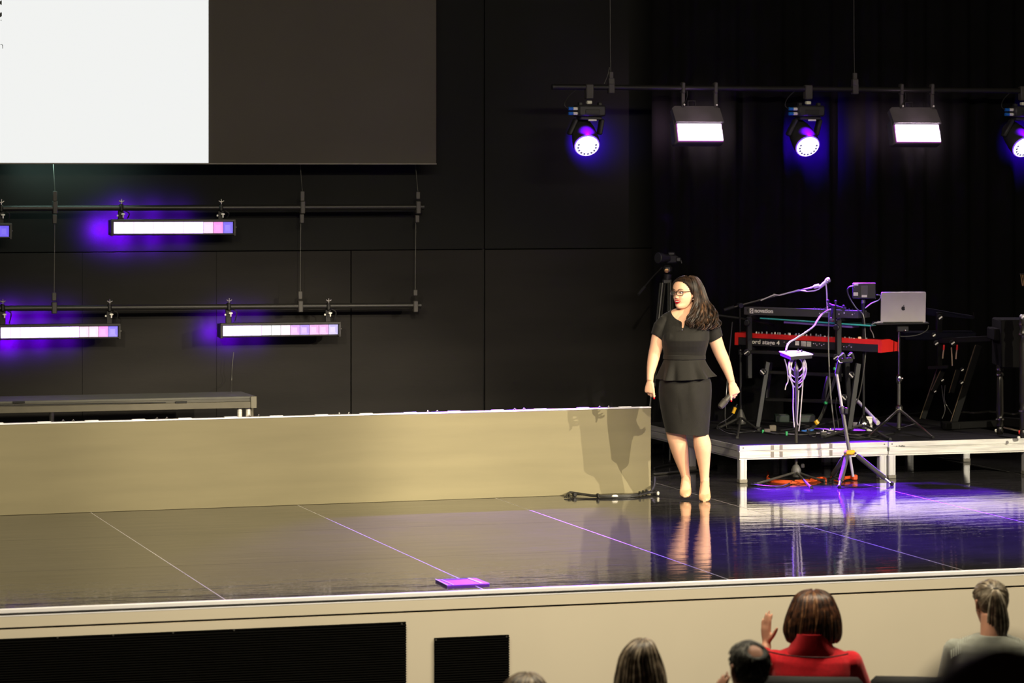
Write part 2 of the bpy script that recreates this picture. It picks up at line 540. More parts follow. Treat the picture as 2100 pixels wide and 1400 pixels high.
PW = (pl, p1, d, nrm)

# ================================================================== dark bench deck behind the low wall
q1 = at(525, 812, 26.36)
fy = q1.y
zb = q1.z
xl = onY(0, 820, fy).x - 2.0
bd = thing('stage_bench', 'grey stage deck bench behind the low tan wall', 'bench', ((xl + q1.x) / 2, fy, S))
MB().box(((xl + q1.x) / 2, fy + 0.30, zb - 0.010), (q1.x - xl, 0.60, 0.02), ch=0.003).build('deck_top', mat('bench_top', (0.07, 0.07, 0.058), 0.6), bd)
MG = mat('bench_frame', (0.085, 0.077, 0.054), 0.5, 0.2, 0.5, 0.1)
MB().box(((xl + q1.x) / 2, fy + 0.010, zb - 0.031), (q1.x - xl - 0.004, 0.02, 0.022)).build('fascia_lip', mat('bench_lip', (0.05, 0.047, 0.035), 0.5), bd)
MB().box(((xl + q1.x) / 2, fy + 0.006, zb - 0.071), (q1.x - xl - 0.004, 0.024, 0.054), ch=0.002).build('front_rail', MG, bd)
MB().box((q1.x - 0.012, fy + 0.30, zb - 0.055), (0.024, 0.6, 0.088), ch=0.002).build('end_rail', MG, bd)
MB().box((q1.x - 0.022, fy - 0.004, zb - 0.05), (0.05, 0.02, 0.098), ch=0.002).build('corner_cap', mat('bench_cap', (0.12, 0.112, 0.08), 0.5), bd)
for px in (38, 371):
    c = onY(px, 826, fy); c.z = onY(px, 824.5, fy - 0.01).z
    MB().box((c.x, fy - 0.010, c.z), (0.10, 0.012, 0.016), ch=0.003).build('latch', M_BLACK, bd)
for px in (491.5, 509, 518):
    c = onY(px, 836, fy + 0.05)
    MB().tube([(c.x, fy + 0.05 + (0.05 if px == 518 else 0), S), (c.x, fy + 0.05 + (0.05 if px == 518 else 0), zb - 0.09)], 0.021, 10).build('leg', M_ALU if px < 515 else MG, bd)
for xx in (xl + 0.1, xl + 1.3, xl + 2.5):
    MB().tube([(xx, fy + 0.5, S), (xx, fy + 0.5, zb - 0.09)], 0.021, 10).build('leg', M_ALU, bd)
MB().tube(spline([onY(0, 830, fy - 0.008), onY(60, 829.5, fy - 0.008), onY(180, 827, fy - 0.008), onY(340, 825, fy - 0.008)], 4), 0.004, 6).build('cable_run', M_CABLE, bd)

# ================================================================== projection screen
SY = 26.62
cc = onY(895, 336, SY); ll = onY(-900, 336, SY); im = onY(427.5, 336, SY)
zt = S + 4.4
ps = thing('projection_screen', 'large dark screen lit white over its inner part', 'screen', ((ll.x + cc.x) / 2, SY, cc.z))
MB().box(((ll.x + cc.x) / 2, SY + 0.02, (cc.z + zt) / 2), (cc.x - ll.x, 0.03, zt - cc.z), ch=0.002).build('screen_surface', M_SCREEN, ps)
MI = mat('projected_white', (0.05, 0.05, 0.05), 0.8, emit=(0.985, 1.0, 0.985), estr=0.87, var=0.01)
zi = onY(427.5, 334.5, SY).z
MB().box(((ll.x + im.x) / 2, SY + 0.001, (zi + zt) / 2), (im.x - ll.x, 0.008, zt - zi)).build('lit_image', MI, ps)
MB().box(((ll.x + cc.x) / 2, SY + 0.012, cc.z), (cc.x - ll.x, 0.05, 0.012), ch=0.003).build('hem_bar', mat('hem_bar', (0.16, 0.15, 0.13), 0.5), ps)
MINK = mat('screen_ink', (0.01, 0.02, 0.02), 0.6)
def glyph(poly):
    pts = [onY(x, y, SY - 0.0035) for x, y in poly]
    MB().prism(pts, (0, -0.001, 0)).build('lettering', MINK, ps, smooth=False)
glyph([(-9, 9), (-6, 4), (0, 3), (2, 0.5), (3.6, 1.5), (3.6, 9.5), (2, 10.3), (0, 8), (-5, 11)])
glyph([(-9, 34), (-6, 28), (0, 27), (2, 24.5), (3.8, 26.5), (3.8, 33), (0, 35.6), (-5, 36)])
glyph([(1, 41), (2, 40.5), (3.2, 41.4), (2.6, 42.8), (1.6, 42.2)])
glyph([(-6, 90.4), (2, 90.2), (4.5, 91), (6, 93), (6, 99.6), (5, 99.8), (4.8, 93.5), (3.6, 91.8), (1.5, 91), (-6, 91.2)])

# ================================================================== curtain behind the risers
cu = MB()
xs0, xs1 = onY(1338, 400, 26.45).x, 14.5
rings = []
N = 150
for layer in (0, 1):
    pass
front = []; 
for k in range(N + 1):
    x = lerp(xs0, xs1, k / N)
    ph = x * 2 * math.pi / 0.23
    y = 26.45 + 0.035 * math.sin(ph + 0.8 * math.sin(x * 3.1)) + 0.015 * math.sin(x * 41)
    front.append((x, y))
vsx = []
for (x, y) in front:
    vsx.append((x, y, S + 0.02)); vsx.append((x, y, S + 5.6))
for (x, y) in front:
    vsx.append((x, y + 0.012, S + 0.02)); vsx.append((x, y + 0.012, S + 5.6))
n2 = 2 * (N + 1)
fs = []
for k in range(N):
    a = 2 * k
    fs.append((a, a + 2, a + 3, a + 1)); fs.append((n2 + a, n2 + a + 1, n2 + a + 3, n2 + a + 2))
    fs.append((a + 1, a + 3, n2 + a + 3, n2 + a + 1)); fs.append((a, n2 + a, n2 + a + 2, a + 2))
fs.append((0, 1, n2 + 1, n2)); fs.append((n2 - 2, n2 + n2 - 2, n2 + n2 - 1, n2 - 1))
cu.add(vsx, fs)
solo('curtain', M_CURTAIN, cu, 'black velour curtain hanging in folds behind the keyboards', 'curtain', angle=80)
# ================================================================== lighting bars on the back wall
PY = 26.74                                   # depth of the pipes over the back wall
M_TAG = mat('grey_sleeve', (0.042, 0.039, 0.037), 0.6)
M_WIRE = mat('steel_wire', (0.10, 0.10, 0.09), 0.4, 0.5)
M_PALEKNOB = mat('pale_knob', (0.75, 0.74, 0.70), 0.4)

def pipe(name, a, b, label, hangers, group):
    """a, b: the ends; hangers: list of (px, y of upper sleeve or None, y of lower sleeve or None, wire top, wire bottom)"""
    t = thing(name, label, 'pipe', (a + b) / 2, group)
    MB().tube([a, b], 0.024, 14).build('tube', M_PIPE, t)
    e = (b - a).normalized()
    MB().lathe(b - e * 0.012, e, [(0, 0.026), (0.02, 0.026), (0.022, 0.018)], 14).build('end_cap', M_PLASTIC, t)
    return t
def PL(px, py): return onY(px, py, PY)
up_pipe = pipe('lighting_pipe', PL(-120, 427.6), PL(867, 424.2), 'upper thin black pipe hung across the back wall under the screen', [], 'pipes over the back wall')
lo_pipe = pipe('lighting_pipe', PL(-120, 633), PL(861, 626), 'lower thin black pipe hung across the back wall near the bench', [], 'pipes over the back wall')
def sleeve(parent, px, y0, y1, wpx=8.5, off=-0.03):
    c = onY(px, (y0 + y1) / 2, PY + off)
    h = (y1 - y0) / 6400 * 27.5; ww = wpx / 6400 * 27.5
    MB().box(c, (ww, 0.025, h), ch=0.004).build('cable_sleeve', M_TAG, parent)
def clampp(parent, px, y, Y=None, h=0.11, wd=0.042):
    c = onY(px, y, Y if Y else PY)
    MB().box(c, (wd, 0.062, h), ch=0.006).build('pipe_clamp', M_TAG, parent)
def wire(parent, pts, r=0.0028):
    MB().tube(pts, r, 6).build('suspension_wire', M_WIRE, parent)
for px, ya, yb in ((112.5, 392, 412), (620, 392, 412), (857, 393, 408)):
    sleeve(up_pipe, px, ya, yb)
    wire(up_pipe, [PL(px, ya), PL(px + (0.4 if px < 200 else 1.0), 326) + V((0, 0.12, 0)), PL(px + 1.0, 150) + V((0, 0.14, 0))])
    clampp(up_pipe, px, 425)
for px, ya, yb in ((112, 440, 458), (619, 439, 457), (855.5, 441, 456)):
    sleeve(up_pipe, px, ya, yb)
for px, ya, yb in ((111, 600, 616), (615.5, 597, 613), (851.5, 594, 606)):
    sleeve(lo_pipe, px, ya, yb)
    wire(lo_pipe, [PL(px + 1.2, 456), PL(px, ya + 3)])
    clampp(lo_pipe, px, 628 + (3 if px < 200 else 0), h=0.10)

def emis(name, col, st, base=(0.3, 0.3, 0.35)):
    return mat(name, base, 0.35, emit=col, estr=st, var=0.03)
CELL = {'w': emis('cell_white', (0.62, 0.40, 1.0), 4.0), 'g': emis('cell_greywhite', (0.86, 0.88, 0.93), 0.92), 'q': emis('cell_palepink', (1.0, 0.66, 0.90), 0.95),
        'p': emis('cell_pink', (0.98, 0.24, 0.80), 0.92), 'b': emis('cell_blue', (0.10, 0.055, 0.80), 0.95), 'l': emis('cell_lilac', (0.50, 0.17, 0.80), 0.9),
        'm': emis('cell_mauve', (0.62, 0.20, 0.66), 0.9), 'v': emis('cell_violet', (0.24, 0.08, 0.80), 0.9), 's': emis('cell_slate', (0.30, 0.26, 0.70), 0.9)}
def led_bar(xl, xr, yl, yr, code, clamps, pipe_y, label, bloom):
    """xl..xr: span of the cells; yl, yr: (top, bottom) of the cells at either end"""
    BY = PY - 0.05
    a0, a1 = onY(xl, yl[0], BY), onY(xl, yl[1], BY)
    b0, b1 = onY(xr, yr[0], BY), onY(xr, yr[1], BY)
    n = len(code)
    t = thing('led_bar', label, 'stage light', (a0 + b1) / 2, 'LED bars hung on the back wall pipes')
    e = (b0 - a0).normalized()
    zt, zb = max(a0.z, b0.z), min(a1.z, b1.z)
    u = V((-e.z, 0, e.x)); h = ((a0 - a1).length + (b0 - b1).length) / 2
    c = (a0 + a1 + b0 + b1) / 4
    L = (b0 - a0).length
    fr = 0.022
    MB().box(c + V((0, 0.075, 0.0)), (L + 2 * fr + 0.01, 0.10, h + 2 * fr - 0.01), e, V((0, 1, 0)), u, 0.006).build('housing', M_METAL_BLACK, t)
    m = MB()
    m.box(c + u * (h / 2 + fr / 2 + 0.003) + V((0, 0.01, 0)), (L + 2 * fr, 0.06, fr), e, V((0, 1, 0)), u, 0.003)
    m.box(c - u * (h / 2 + fr / 4 + 0.002) + V((0, 0.01, 0)), (L + 2 * fr, 0.06, fr / 2), e, V((0, 1, 0)), u, 0.003)
    m.build('bezel', M_PIPE, t)
    MB().box(c + e * (L / 2 + fr / 2 + 0.003) + V((0, 0.012, 0)), (fr, 0.06, h + 2 * fr), e, V((0, 1, 0)), u, 0.003).build('end_plate', M_PIPE, t)
    MB().box(c - e * (L / 2 + fr / 2 + 0.003) + V((0, 0.012, 0)), (fr, 0.06, h + 2 * fr), e, V((0, 1, 0)), u, 0.003).build('end_plate', M_PIPE, t)
    MB().ball(c + e * (L / 2 + fr) + V((0, -0.01, 0.004)), 0.007, 8, 5).build('knob', M_PALEKNOB, t)
    for k, q in enumerate(code):
        cc = c + e * (-L / 2 + L * (k + 0.5) / n)
        wv = L / n - 0.003
        m = MB()
        # each cell is a shallow reflector: a square face with sloping walls
        fo = [cc + e * sx * wv / 2 + u * sz * h / 2 + V((0, -0.006, 0)) for sx, sz in ((-1, -1), (1, -1), (1, 1), (-1, 1))]
        bo = [cc + e * sx * wv / 4 + u * sz * h / 4 + V((0, 0.012, 0)) for sx, sz in ((-1, -1), (1, -1), (1, 1), (-1, 1))]
        m.add(fo + bo, [(0, 1, 5, 4), (1, 2, 6, 5), (2, 3, 7, 6), (3, 0, 4, 7), (4, 5, 6, 7)])
        m.build('light_cell', CELL[q], t, smooth=False)
    for (cx, cy) in clamps:
        top = onY(cx, cy, PY)
        g = onY(cx, pipe_y, PY)
        base = V((top.x, PY, c.z + h / 2 + fr))
        MB().box((g.x, PY - 0.002, g.z), (0.034, 0.066, 0.066), ch=0.01).build('clamp', M_METAL_BLACK, t)
        MB().box(((g.x + base.x) / 2, PY, (g.z - 0.03 + base.z) / 2), (0.05, 0.02, g.z - 0.03 - base.z + 0.01), ch=0.004).build('bracket', M_METAL_BLACK, t)
        m = MB()
        m.tube([g + UP * 0.03 + V((0, -0.03, 0)), g + UP * 0.075 + V((0, -0.03, 0))], 0.005, 6)
        m.tube([g + V((-0.022, -0.03, 0.062)), g + V((-0.010, -0.03, 0.052)), g + V((0.010, -0.03, 0.052)), g + V((0.022, -0.03, 0.062))], 0.0055, 6)
        m.build('wing_bolt', M_STEEL, t)
        k = V((g.x + 0.012, PY - 0.045, g.z - 0.055))
        m = MB(); m.ball(k, 0.013, 8, 5, (1.35, 0.6, 0.7)); m.tube([k, k - UP * 0.03], 0.006, 6)
        m.build('knob', M_PALEKNOB, t)
        MB().ball(V((g.x - 0.036, PY - 0.04, g.z - 0.068)), 0.010, 8, 5, (0.8, 0.6, 1.0)).build('knob', M_PALEKNOB, t)
        MB().tube(spline([V((g.x + 0.03, PY + 0.01, g.z - 0.02)), V((g.x + 0.075, PY + 0.01, g.z - 0.05)), V((g.x + 0.06, PY + 0.02, base.z + 0.01))], 5), 0.005, 6).build('safety_cable', M_METAL_BLACK, t)
    for (f, en) in bloom:
        p = c + e * (-L / 2 + L * f)
        for dz_, k_ in (((-h / 2 - fr - 0.03, 1.0), (h / 2 + fr + 0.05, 0.8)) if 0 <= f <= 1 else ((-0.02, 1.3),)):
            q = V((p.x, WY - 0.13, p.z + dz_))
            light('SPOT', 'bar_bloom_lamp', q, q + V((0, 1, 0)), en * 22 * k_, (0.17, 0.0, 1.0), 0.0, 150, 1.0)  # lamp added close to the wall, imitating bloom around the bar
led_bar(-222, 18.5, (463, 486), (463, 484.5), 'wwwwwwwwwqpb', [(2, 425), (-190, 425)], 427, 'blue ended LED bar cut by the frame edge on the upper pipe', [(0.2, 2), (0.5, 1)])
led_bar(233, 477.5, (455.5, 479.8), (455, 476.8), 'wwwwwwwwwqpb', [(248, 425), (452.5, 425)], 425.8, 'white glowing LED bar hung under the upper pipe below the lit screen', [(-0.055, 2.2), (0.12, 1.5), (0.38, 0.9), (0.62, 0.35)])
led_bar(1, 241.5, (671.5, 694), (668.6, 689), 'wwwwwwwwqqpb', [(5, 631), (224, 631)], 631, 'white glowing LED bar at the cut end of the lower pipe', [(-0.05, 1.8), (0.12, 1.6), (0.38, 0.8), (0.62, 0.35)])
led_bar(457, 693, (668.3, 689), (665, 684.3), 'wwwwggqlvmms', [(468.5, 629), (672.5, 628)], 628.6, 'LED bar with white to lilac cells near the middle of the lower pipe', [(-0.04, 0.7), (0.12, 0.5), (0.35, 0.2)])
# lamp added behind the screen for the green glow under it
light('AREA', 'added_screen_glow', onY(160, 331, SY + 0.12), onY(160, 420, WY), 5.0, (0.62, 1.0, 0.85), size=(1.1, 0.05))
solo('loose_wire', M_WIRE, MB().tube(spline([onY(479, 722, 26.9), onY(476, 755, 26.9), onY(475, 785, 26.88), V((onY(474.5, 806, fy + 0.5).x, fy + 0.5, zb + 0.004))], 5), 0.003, 6), 'thin wire hanging down the back wall onto the bench', 'wire')

# ================================================================== pipe with moving heads and panels over the risers
RY = 26.0
def PR(px, py): return onY(px, py, RY)
rp = pipe('lighting_pipe', PR(2260, 187.3), PR(1134, 178.2), 'long black pipe hung over the risers in front of the curtain', [], None)
for px in (1253, 1753):
    sh = 2 if px > 1500 else 0
    MB().box(onY(px, 156 + sh, RY - 0.01), (0.036, 0.03, 0.075), ch=0.004).build('cable_sleeve', M_TAG, rp)
    MB().box(onY(px, 166.5 + sh, RY - 0.012), (0.052, 0.05, 0.055), ch=0.004).build('pipe_clamp', M_TAG, rp)
    MB().box(onY(px, 181 + sh, RY), (0.056, 0.06, 0.09), ch=0.006).build('pipe_clamp', M_TAG, rp)
    wire(rp, [PR(px - 0.5, 149 + sh), PR(px - 1.5, 100), PR(px - 2, -80)], 0.0024)
    if px < 1500:
        MB().tube(spline([PR(1250, 138), PR(1246, 155), PR(1239, 172)], 6), 0.003, 6).build('safety_cable', M_WIRE, rp)

M_HEAD = mat('head_shell', (0.022, 0.022, 0.024), 0.45, 0, 0.5)
M_LENS = emis('head_lens', (0.62, 0.55, 1.0), 5.0)
M_DOT = emis('dim_pixel', (0.10, 0.11, 0.22), 0.6)
M_RIM = emis('violet_rim', (0.18, 0.0, 0.9), 0.8)
def moving_head(px, lx, ly, yaw, pipe_py, label, power, aim, plugs=True):
    lens = onY(lx, ly, RY - 0.12)
    top = PR(px, pipe_py)
    t = thing('moving_head_light', label, 'stage light', top, 'moving heads on the pipe over the risers')
    MB().box(top - UP * 0.02, (0.07, 0.07, 0.13), ch=0.008).build('clamp', M_TAG, t)
    MB().box(top - UP * 0.115, (0.045, 0.05, 0.03), ch=0.006).build('knob', M_PALEKNOB, t)
    bz = top.z - 0.19
    m = MB().box((top.x, RY, bz), (0.25, 0.2, 0.10), ch=0.015)
    m.box((top.x - 0.09, RY - 0.02, bz + 0.06), (0.03, 0.05, 0.03), ch=0.004).box((top.x + 0.09, RY - 0.02, bz + 0.06), (0.03, 0.05, 0.03), ch=0.004)
    m.build('base', M_HEAD, t)
    MB().box((top.x, RY - 0.104, bz - 0.01), (0.13, 0.01, 0.04), ch=0.002).build('display', M_PLASTIC, t)
    m = MB(); m.box((top.x - 0.004, RY - 0.108, bz - 0.082), (0.075, 0.008, 0.016), ch=0.002)
    m.build('name_plate', M_PALEKNOB, t)
    MB().box((top.x, RY, bz - 0.065), (0.20, 0.14, 0.03), ch=0.008).build('turntable', M_HEAD, t)
    if plugs:
        for k in (0, 1):
            z = bz + 0.018 - k * 0.042
            MB().tube([(top.x - 0.125, RY - 0.05, z), (top.x - 0.165, RY - 0.05, z)], 0.014, 8).build('plug_collar', M_PALEKNOB, t)
            MB().tube([(top.x - 0.163, RY - 0.05, z), (top.x - 0.205, RY - 0.05, z)], 0.015, 8).build('plug', M_BLUE, t)
        MB().tube(spline([(top.x - 0.205, RY - 0.05, bz + 0.018), (top.x - 0.24, RY - 0.05, bz + 0.05), (top.x - 0.20, RY - 0.02, bz + 0.12), (top.x - 0.1, RY, bz + 0.2)], 5), 0.004, 6).build('lead', M_CABLE, t)
    # yoke arms and head
    ax = (V((math.sin(yaw), -math.cos(yaw) * 0.80, -0.60))).normalized()
    piv = lens - ax * 0.16
    sd = ax.cross(UP).normalized()
    for s in (-1, 1):
        MB().bar(V((top.x, RY, bz - 0.07)) + sd * s * 0.115, piv + sd * s * 0.135, 0.035, 0.08, V((0, 1, 0)), 0.01).build('yoke_arm', M_HEAD, t)
    MB().lathe(lens - ax * 0.30, ax, [(0, 0.05), (0.02, 0.085), (0.10, 0.105), (0.22, 0.118), (0.285, 0.118), (0.30, 0.110)], 20).build('head', M_HEAD, t)
    MB().lathe(lens - ax * 0.004, ax, [(0, 0.112), (0.010, 0.112), (0.012, 0.100)], 24).build('rim', M_RIM, t)
    MB().lathe(lens + ax * 0.004, ax, [(0, 0.102), (0.012, 0.101), (0.016, 0.09)], 24).build('lens', M_LENS, t)
    v2 = ax.cross(sd)
    if v2.z > 0: v2 = -v2
    for k in range(10):
        a = math.radians(-15 + k * 210 / 9)
        c = lens + ax * 0.021 + sd * (math.cos(a) * 0.079) + v2 * (math.sin(a) * 0.079)
        MB().lathe(c - ax * 0.003, ax, [(0, 0.0115), (0.004, 0.0115), (0.005, 0.008)], 8).build('pixel_lens', M_DOT, t)
    light('SPOT', 'head_beam', lens + ax * 0.05, aim, power, (0.16, 0.01, 1.0), 0.05, 22, 0.6)
    light('SPOT', 'added_head_glow', lens + ax * 0.22 + UP * 0.36, lens - ax * 0.10, 150, (0.16, 0.0, 1.0), 0.0, 42, 0.9)  # added lamp, tints the upper front of the head violet
    bgy = (WY - 0.17) if lx < 1330 else 26.23
    hp_ = onY(lx, ly - 6, bgy)
    light('SPOT', 'added_head_glow', hp_, hp_ + (hp_ - CAM).normalized(), 90 if lx < 1330 else 220, (0.05, 0.0, 1.0), 0.0, 125, 1.0)  # added lamp behind the head, imitates its blue bloom
moving_head(1208, 1203.5, 298, -0.10, 183, 'moving head light with white lens nearest the end of the pipe', 48000, (9.45, 22.0, S))
moving_head(1657, 1656, 299.5, 0.02, 184.5, 'moving head light with white lens between the two glowing panels', 27000, (10.0, 22.2, S))
moving_head(2098, 2099, 301, 0.10, 187, 'moving head light cut by the edge of the picture', 500, (11.6, 21.8, S))

hd1 = onY(1203.5, 306, RY - 0.3); hd2 = onY(1656, 308, RY - 0.3)
light('SPOT', 'head_beam', hd1, (6.0, 20.9, S), 16000, (0.20, 0.04, 1.0), 0.05, 29, 0.9)
light('SPOT', 'head_beam', hd2, at(1686, 588, 27.05), 26000, (0.26, 0.04, 1.0), 0.03, 15, 0.9)
light('SPOT', 'head_beam', hd2, at(1690, 636, 26.9), 3000, (0.22, 0.04, 1.0), 0.03, 18, 0.9)

M_PANEL = emis('panel_white', (1.0, 0.80, 1.0), 2.2)
M_PANEL_EDGE = emis('panel_edge', (0.42, 0.0, 0.45), 0.6)
M_HOOD = mat('panel_hood', (0.085, 0.08, 0.082), 0.55)
def strobe(px, x0, x1, yt, ys, yb, cl, pipe_py, label):
    FY = RY - 0.12
    a = onY(x0, yt, FY); b = onY(x1, yb, FY)
    c = (a + b) / 2; W = b.x - a.x; Hh = a.z - b.z
    t = thing('wash_panel_light', label, 'stage light', PR(px, pipe_py), 'glowing panels on the pipe over the risers')
    tz = V((0, 0.30, 0.954)); ty = V((0, 0.954, -0.30))
    X = V((1, 0, 0))
    # body: box behind the face, its sloped top lit by an added point lamp
    MB().box(c + ty * 0.07 + tz * 0.02, (W + 0.05, 0.12, Hh + 0.07), X, ty, tz, 0.012).build('housing', M_HOOD, t)
    hz = c.z + Hh / 2
    poly = [V((c.x - W / 2 - 0.02, FY - 0.005, hz + 0.012)), V((c.x + W / 2 + 0.02, FY - 0.005, hz + 0.012)), V((c.x + W / 2 + 0.02, FY + 0.10, hz + 0.135)), V((c.x + W / 2 - 0.01, FY + 0.115, hz + 0.155)), V((c.x - W / 2 + 0.01, FY + 0.115, hz + 0.155)), V((c.x - W / 2 - 0.02, FY + 0.10, hz + 0.135))]
    MB().prism(poly, V((0, 0.05, -0.03))).build('hood', M_HOOD, t, smooth=False)
    MB().box(c + ty * 0.004, (W + 0.016, 0.014, Hh + 0.014), X, ty, tz, 0.003).build('face_rim', M_PANEL_EDGE, t)
    hs = (ys - yt) / (yb - yt) * Hh
    MB().box(c - ty * 0.006 + tz * (Hh / 2 - hs / 2), (W, 0.012, hs - 0.005), X, ty, tz, 0.002).build('light_field', M_PANEL, t)
    MB().box(c - ty * 0.006 - tz * (hs / 2), (W + 0.008, 0.012, Hh - hs), X, ty, tz, 0.002).build('light_field', M_PANEL, t)
    m = MB(); m.tube([V((c.x - 0.07, FY + 0.12, hz + 0.15)), V((c.x - 0.07, FY + 0.12, hz + 0.20)), V((c.x + 0.0, FY + 0.12, hz + 0.20)), V((c.x + 0.0, FY + 0.12, hz + 0.15))], 0.008, 6)
    m.build('handle', M_METAL_BLACK, t)
    for cx in cl:
        g = PR(cx, pipe_py)
        MB().box(g - UP * 0.0, (0.032, 0.066, 0.10), ch=0.008).build('clamp', M_TAG, t)
        MB().box((g.x, RY - 0.005, (g.z - 0.05 + hz + 0.15) / 2), (0.032, 0.03, g.z - 0.05 - hz - 0.15 + 0.02), ch=0.004).build('bracket', M_TAG, t)
        MB().ball((g.x, RY - 0.04, hz + 0.165), 0.010, 8, 5).build('knob', M_PALEKNOB, t)
    MB().tube(spline([PR(cl[0] + 8, pipe_py + 2), PR(cl[0] + 9, pipe_py + 18), V((c.x - 0.13, RY - 0.05, hz + 0.15))], 5), 0.004, 6).build('lead', M_CABLE, t)
    light('SPOT', 'added_panel_glow', (c.x + W / 2 + 0.02, RY + 0.16, c.z + 0.02), (c.x + W / 2 + 0.12, RY + 1, c.z), 26, (1.0, 0.72, 0.85), 0.0, 130, 1.0)  # added lamp beside the panel, imitates its pink bloom
    light('SPOT', 'added_panel_glow', (c.x - W / 2 - 0.02, RY + 0.16, c.z + 0.04), (c.x - W / 2 - 0.06, RY + 1, c.z), 12, (1.0, 0.6, 0.9), 0.0, 130, 1.0)  # weaker added lamp for the bloom at the other end
    light('AREA', 'panel_beam', c - ty * 0.03, c - ty * 2, 55, (1.0, 0.82, 1.0), size=(W, Hh))
    light('POINT', 'added_panel_glow', (c.x, FY - 0.16, hz + 0.12), None, 0.8, (1.0, 0.68, 0.9), 0.0)  # added point lamp, brightens the hood
strobe(1434, 1390.5, 1480, 252.5, 265.5, 289.5, (1400, 1467), 180, 'glowing white panel light on the pipe above the dressed person')
strobe(1881, 1837.5, 1926, 254.5, 267.5, 291.5, (1848, 1911), 183, 'glowing white panel light on the pipe above the laptop')
# ================================================================== stage risers
c1 = onZ(1517, 991, S); RYF = c1.y; RX = c1.x
RW = onY(1822.5, 930, RYF).x - RX
M_LEGALU = mat('leg_aluminium', (0.62, 0.61, 0.60), 0.4, 0.3, 0.5, 0.1, 5, stretch=(6, 6, 0.5))
M_GREYTAPE = mat('grey_tape', (0.20, 0.185, 0.15), 0.6)
def riser(x0, label, marks, blue_leg=False):
    D = 2.44
    x1 = x0 + RW - 0.008
    t = thing('stage_riser', label, 'stage riser', ((x0 + x1) / 2, RYF + D / 2, S), 'low aluminium risers with black tops')
    MB().box(((x0 + x1) / 2, RYF + D / 2, R - 0.011), (x1 - x0 - 0.012, D - 0.012, 0.022), ch=0.003).build('deck_top', M_DECK, t)
    prof = [(0, 0), (-0.0, -0.040), (0.010, -0.043), (0.010, -0.050), (0.0, -0.053), (0.0, -0.100), (0.008, -0.104), (0.008, -0.114), (0.05, -0.114), (0.05, 0)]
    zt = R - 0.003
    # front and back rails run along x, side rails along y
    for nm, org, out, run in (('front_rail', V((x0, RYF, zt)), V((0, 1, 0)), V((x1 - x0, 0, 0))), ('back_rail', V((x1, RYF + D, zt)), V((0, -1, 0)), V((x0 - x1, 0, 0))),
                              ('side_rail', V((x0, RYF + D - 0.05, zt)), V((1, 0, 0)), V((0, -(D - 0.1), 0))), ('side_rail', V((x1, RYF + 0.05, zt)), V((-1, 0, 0)), V((0, D - 0.1, 0)))):
        MB().prism([org + out * a + UP * b for a, b in prof], run).build(nm, M_ALU, t, smooth=False)
    for lx in (x0 + 0.036, x1 - 0.036):
        for ly in (RYF + 0.04, RYF + D / 2, RYF + D - 0.04):
            m = MB()
            m.box((lx, ly, (S + 0.02 + R - 0.11) / 2), (0.062, 0.062, R - 0.11 - S - 0.02), ch=0.005)
            for gx in (-0.016, 0.016):
                m.box((lx + gx, ly - 0.031, (S + R - 0.09) / 2), (0.010, 0.004, R - 0.13 - S))
            lg = m.build('leg', M_LEGALU, t, angle=20)
            bl = blue_leg and lx < x0 + 0.1 and ly > RYF + 2
            MB().box((lx, ly, S + 0.016 if not bl else S + 0.03), (0.068, 0.068, 0.032 if not bl else 0.06), ch=0.004).build('foot', M_BLUE if bl else M_GREYTAPE, lg)
    for px in marks:
        c = onY(px, 930, RYF)
        MB().box((c.x, RYF - 0.001, zt - 0.02), (0.026, 0.003, 0.036)).build('tape_strip', M_GREYTAPE, t)
        MB().box((c.x, RYF - 0.001, zt - 0.076), (0.026, 0.003, 0.044)).build('tape_strip', M_GREYTAPE, t)
    for xx in (x0 + 0.03, x1 - 0.03):
        MB().lathe((xx, RYF - 0.001, zt - 0.018), (0, -1, 0), [(0, 0.006), (0.002, 0.006), (0.003, 0.003)], 8).build('bolt', M_DARKSTEEL, t)
    return t, x0, x1
rz1, xa, xb = riser(RX, 'low aluminium riser under the keyboards with its corner beside the walking person', [1584, 1602, 1704], True)
rz2, xc, xd = riser(RX + RW, 'second low aluminium riser adjoining the keyboard riser', [])
# joint latch and the maker's stamp
MB().box((RX + RW - 0.004, RYF - 0.002, R - 0.062), (0.018, 0.006, 0.03), ch=0.002).build('latch', M_DARKSTEEL, rz2)
o = onY(1838, 915.5, RYF - 0.001)
MB().ball(o + V((0.004, -0.001, 0.004)), 0.0055, 10, 6, (1, 0.15, 1)).build('lettering', M_GREYTAPE, rz2)
lettering('lettering', 'ProFlex', 0.013, o + V((0.022, 0, 0)), (1, 0, 0), UP, M_BLACK, rz2, bold=0.0008, width=0.058)

# ================================================================== stands and instruments
def tripod_legs(t, hub, feet, r=0.011, m=None, foot_r=0.014, start=0.03):
    for f in feet:
        f = V(f)
        lg = MB().tube([hub + (f - hub).normalized() * start * 0, f], r, 8).build('leg', m, t)
        dd = (f - hub).normalized()
        MB().tube([f - dd * 0.035, f + UP * 0.004], foot_r, 8).build('foot', M_RUBBER, lg)
def cable(name, pts, r, m, label, cat='cable', n=6, group=None):
    return solo(name, m, MB().tube(spline(pts, n), r, 6), label, cat, group)
def axes_from(a, b, up=UP):
    x = (b - a).normalized(); y = up.cross(x).normalized(); z = x.cross(y).normalized()
    return x, y, z      # y points away from the camera when a is screen-left of b

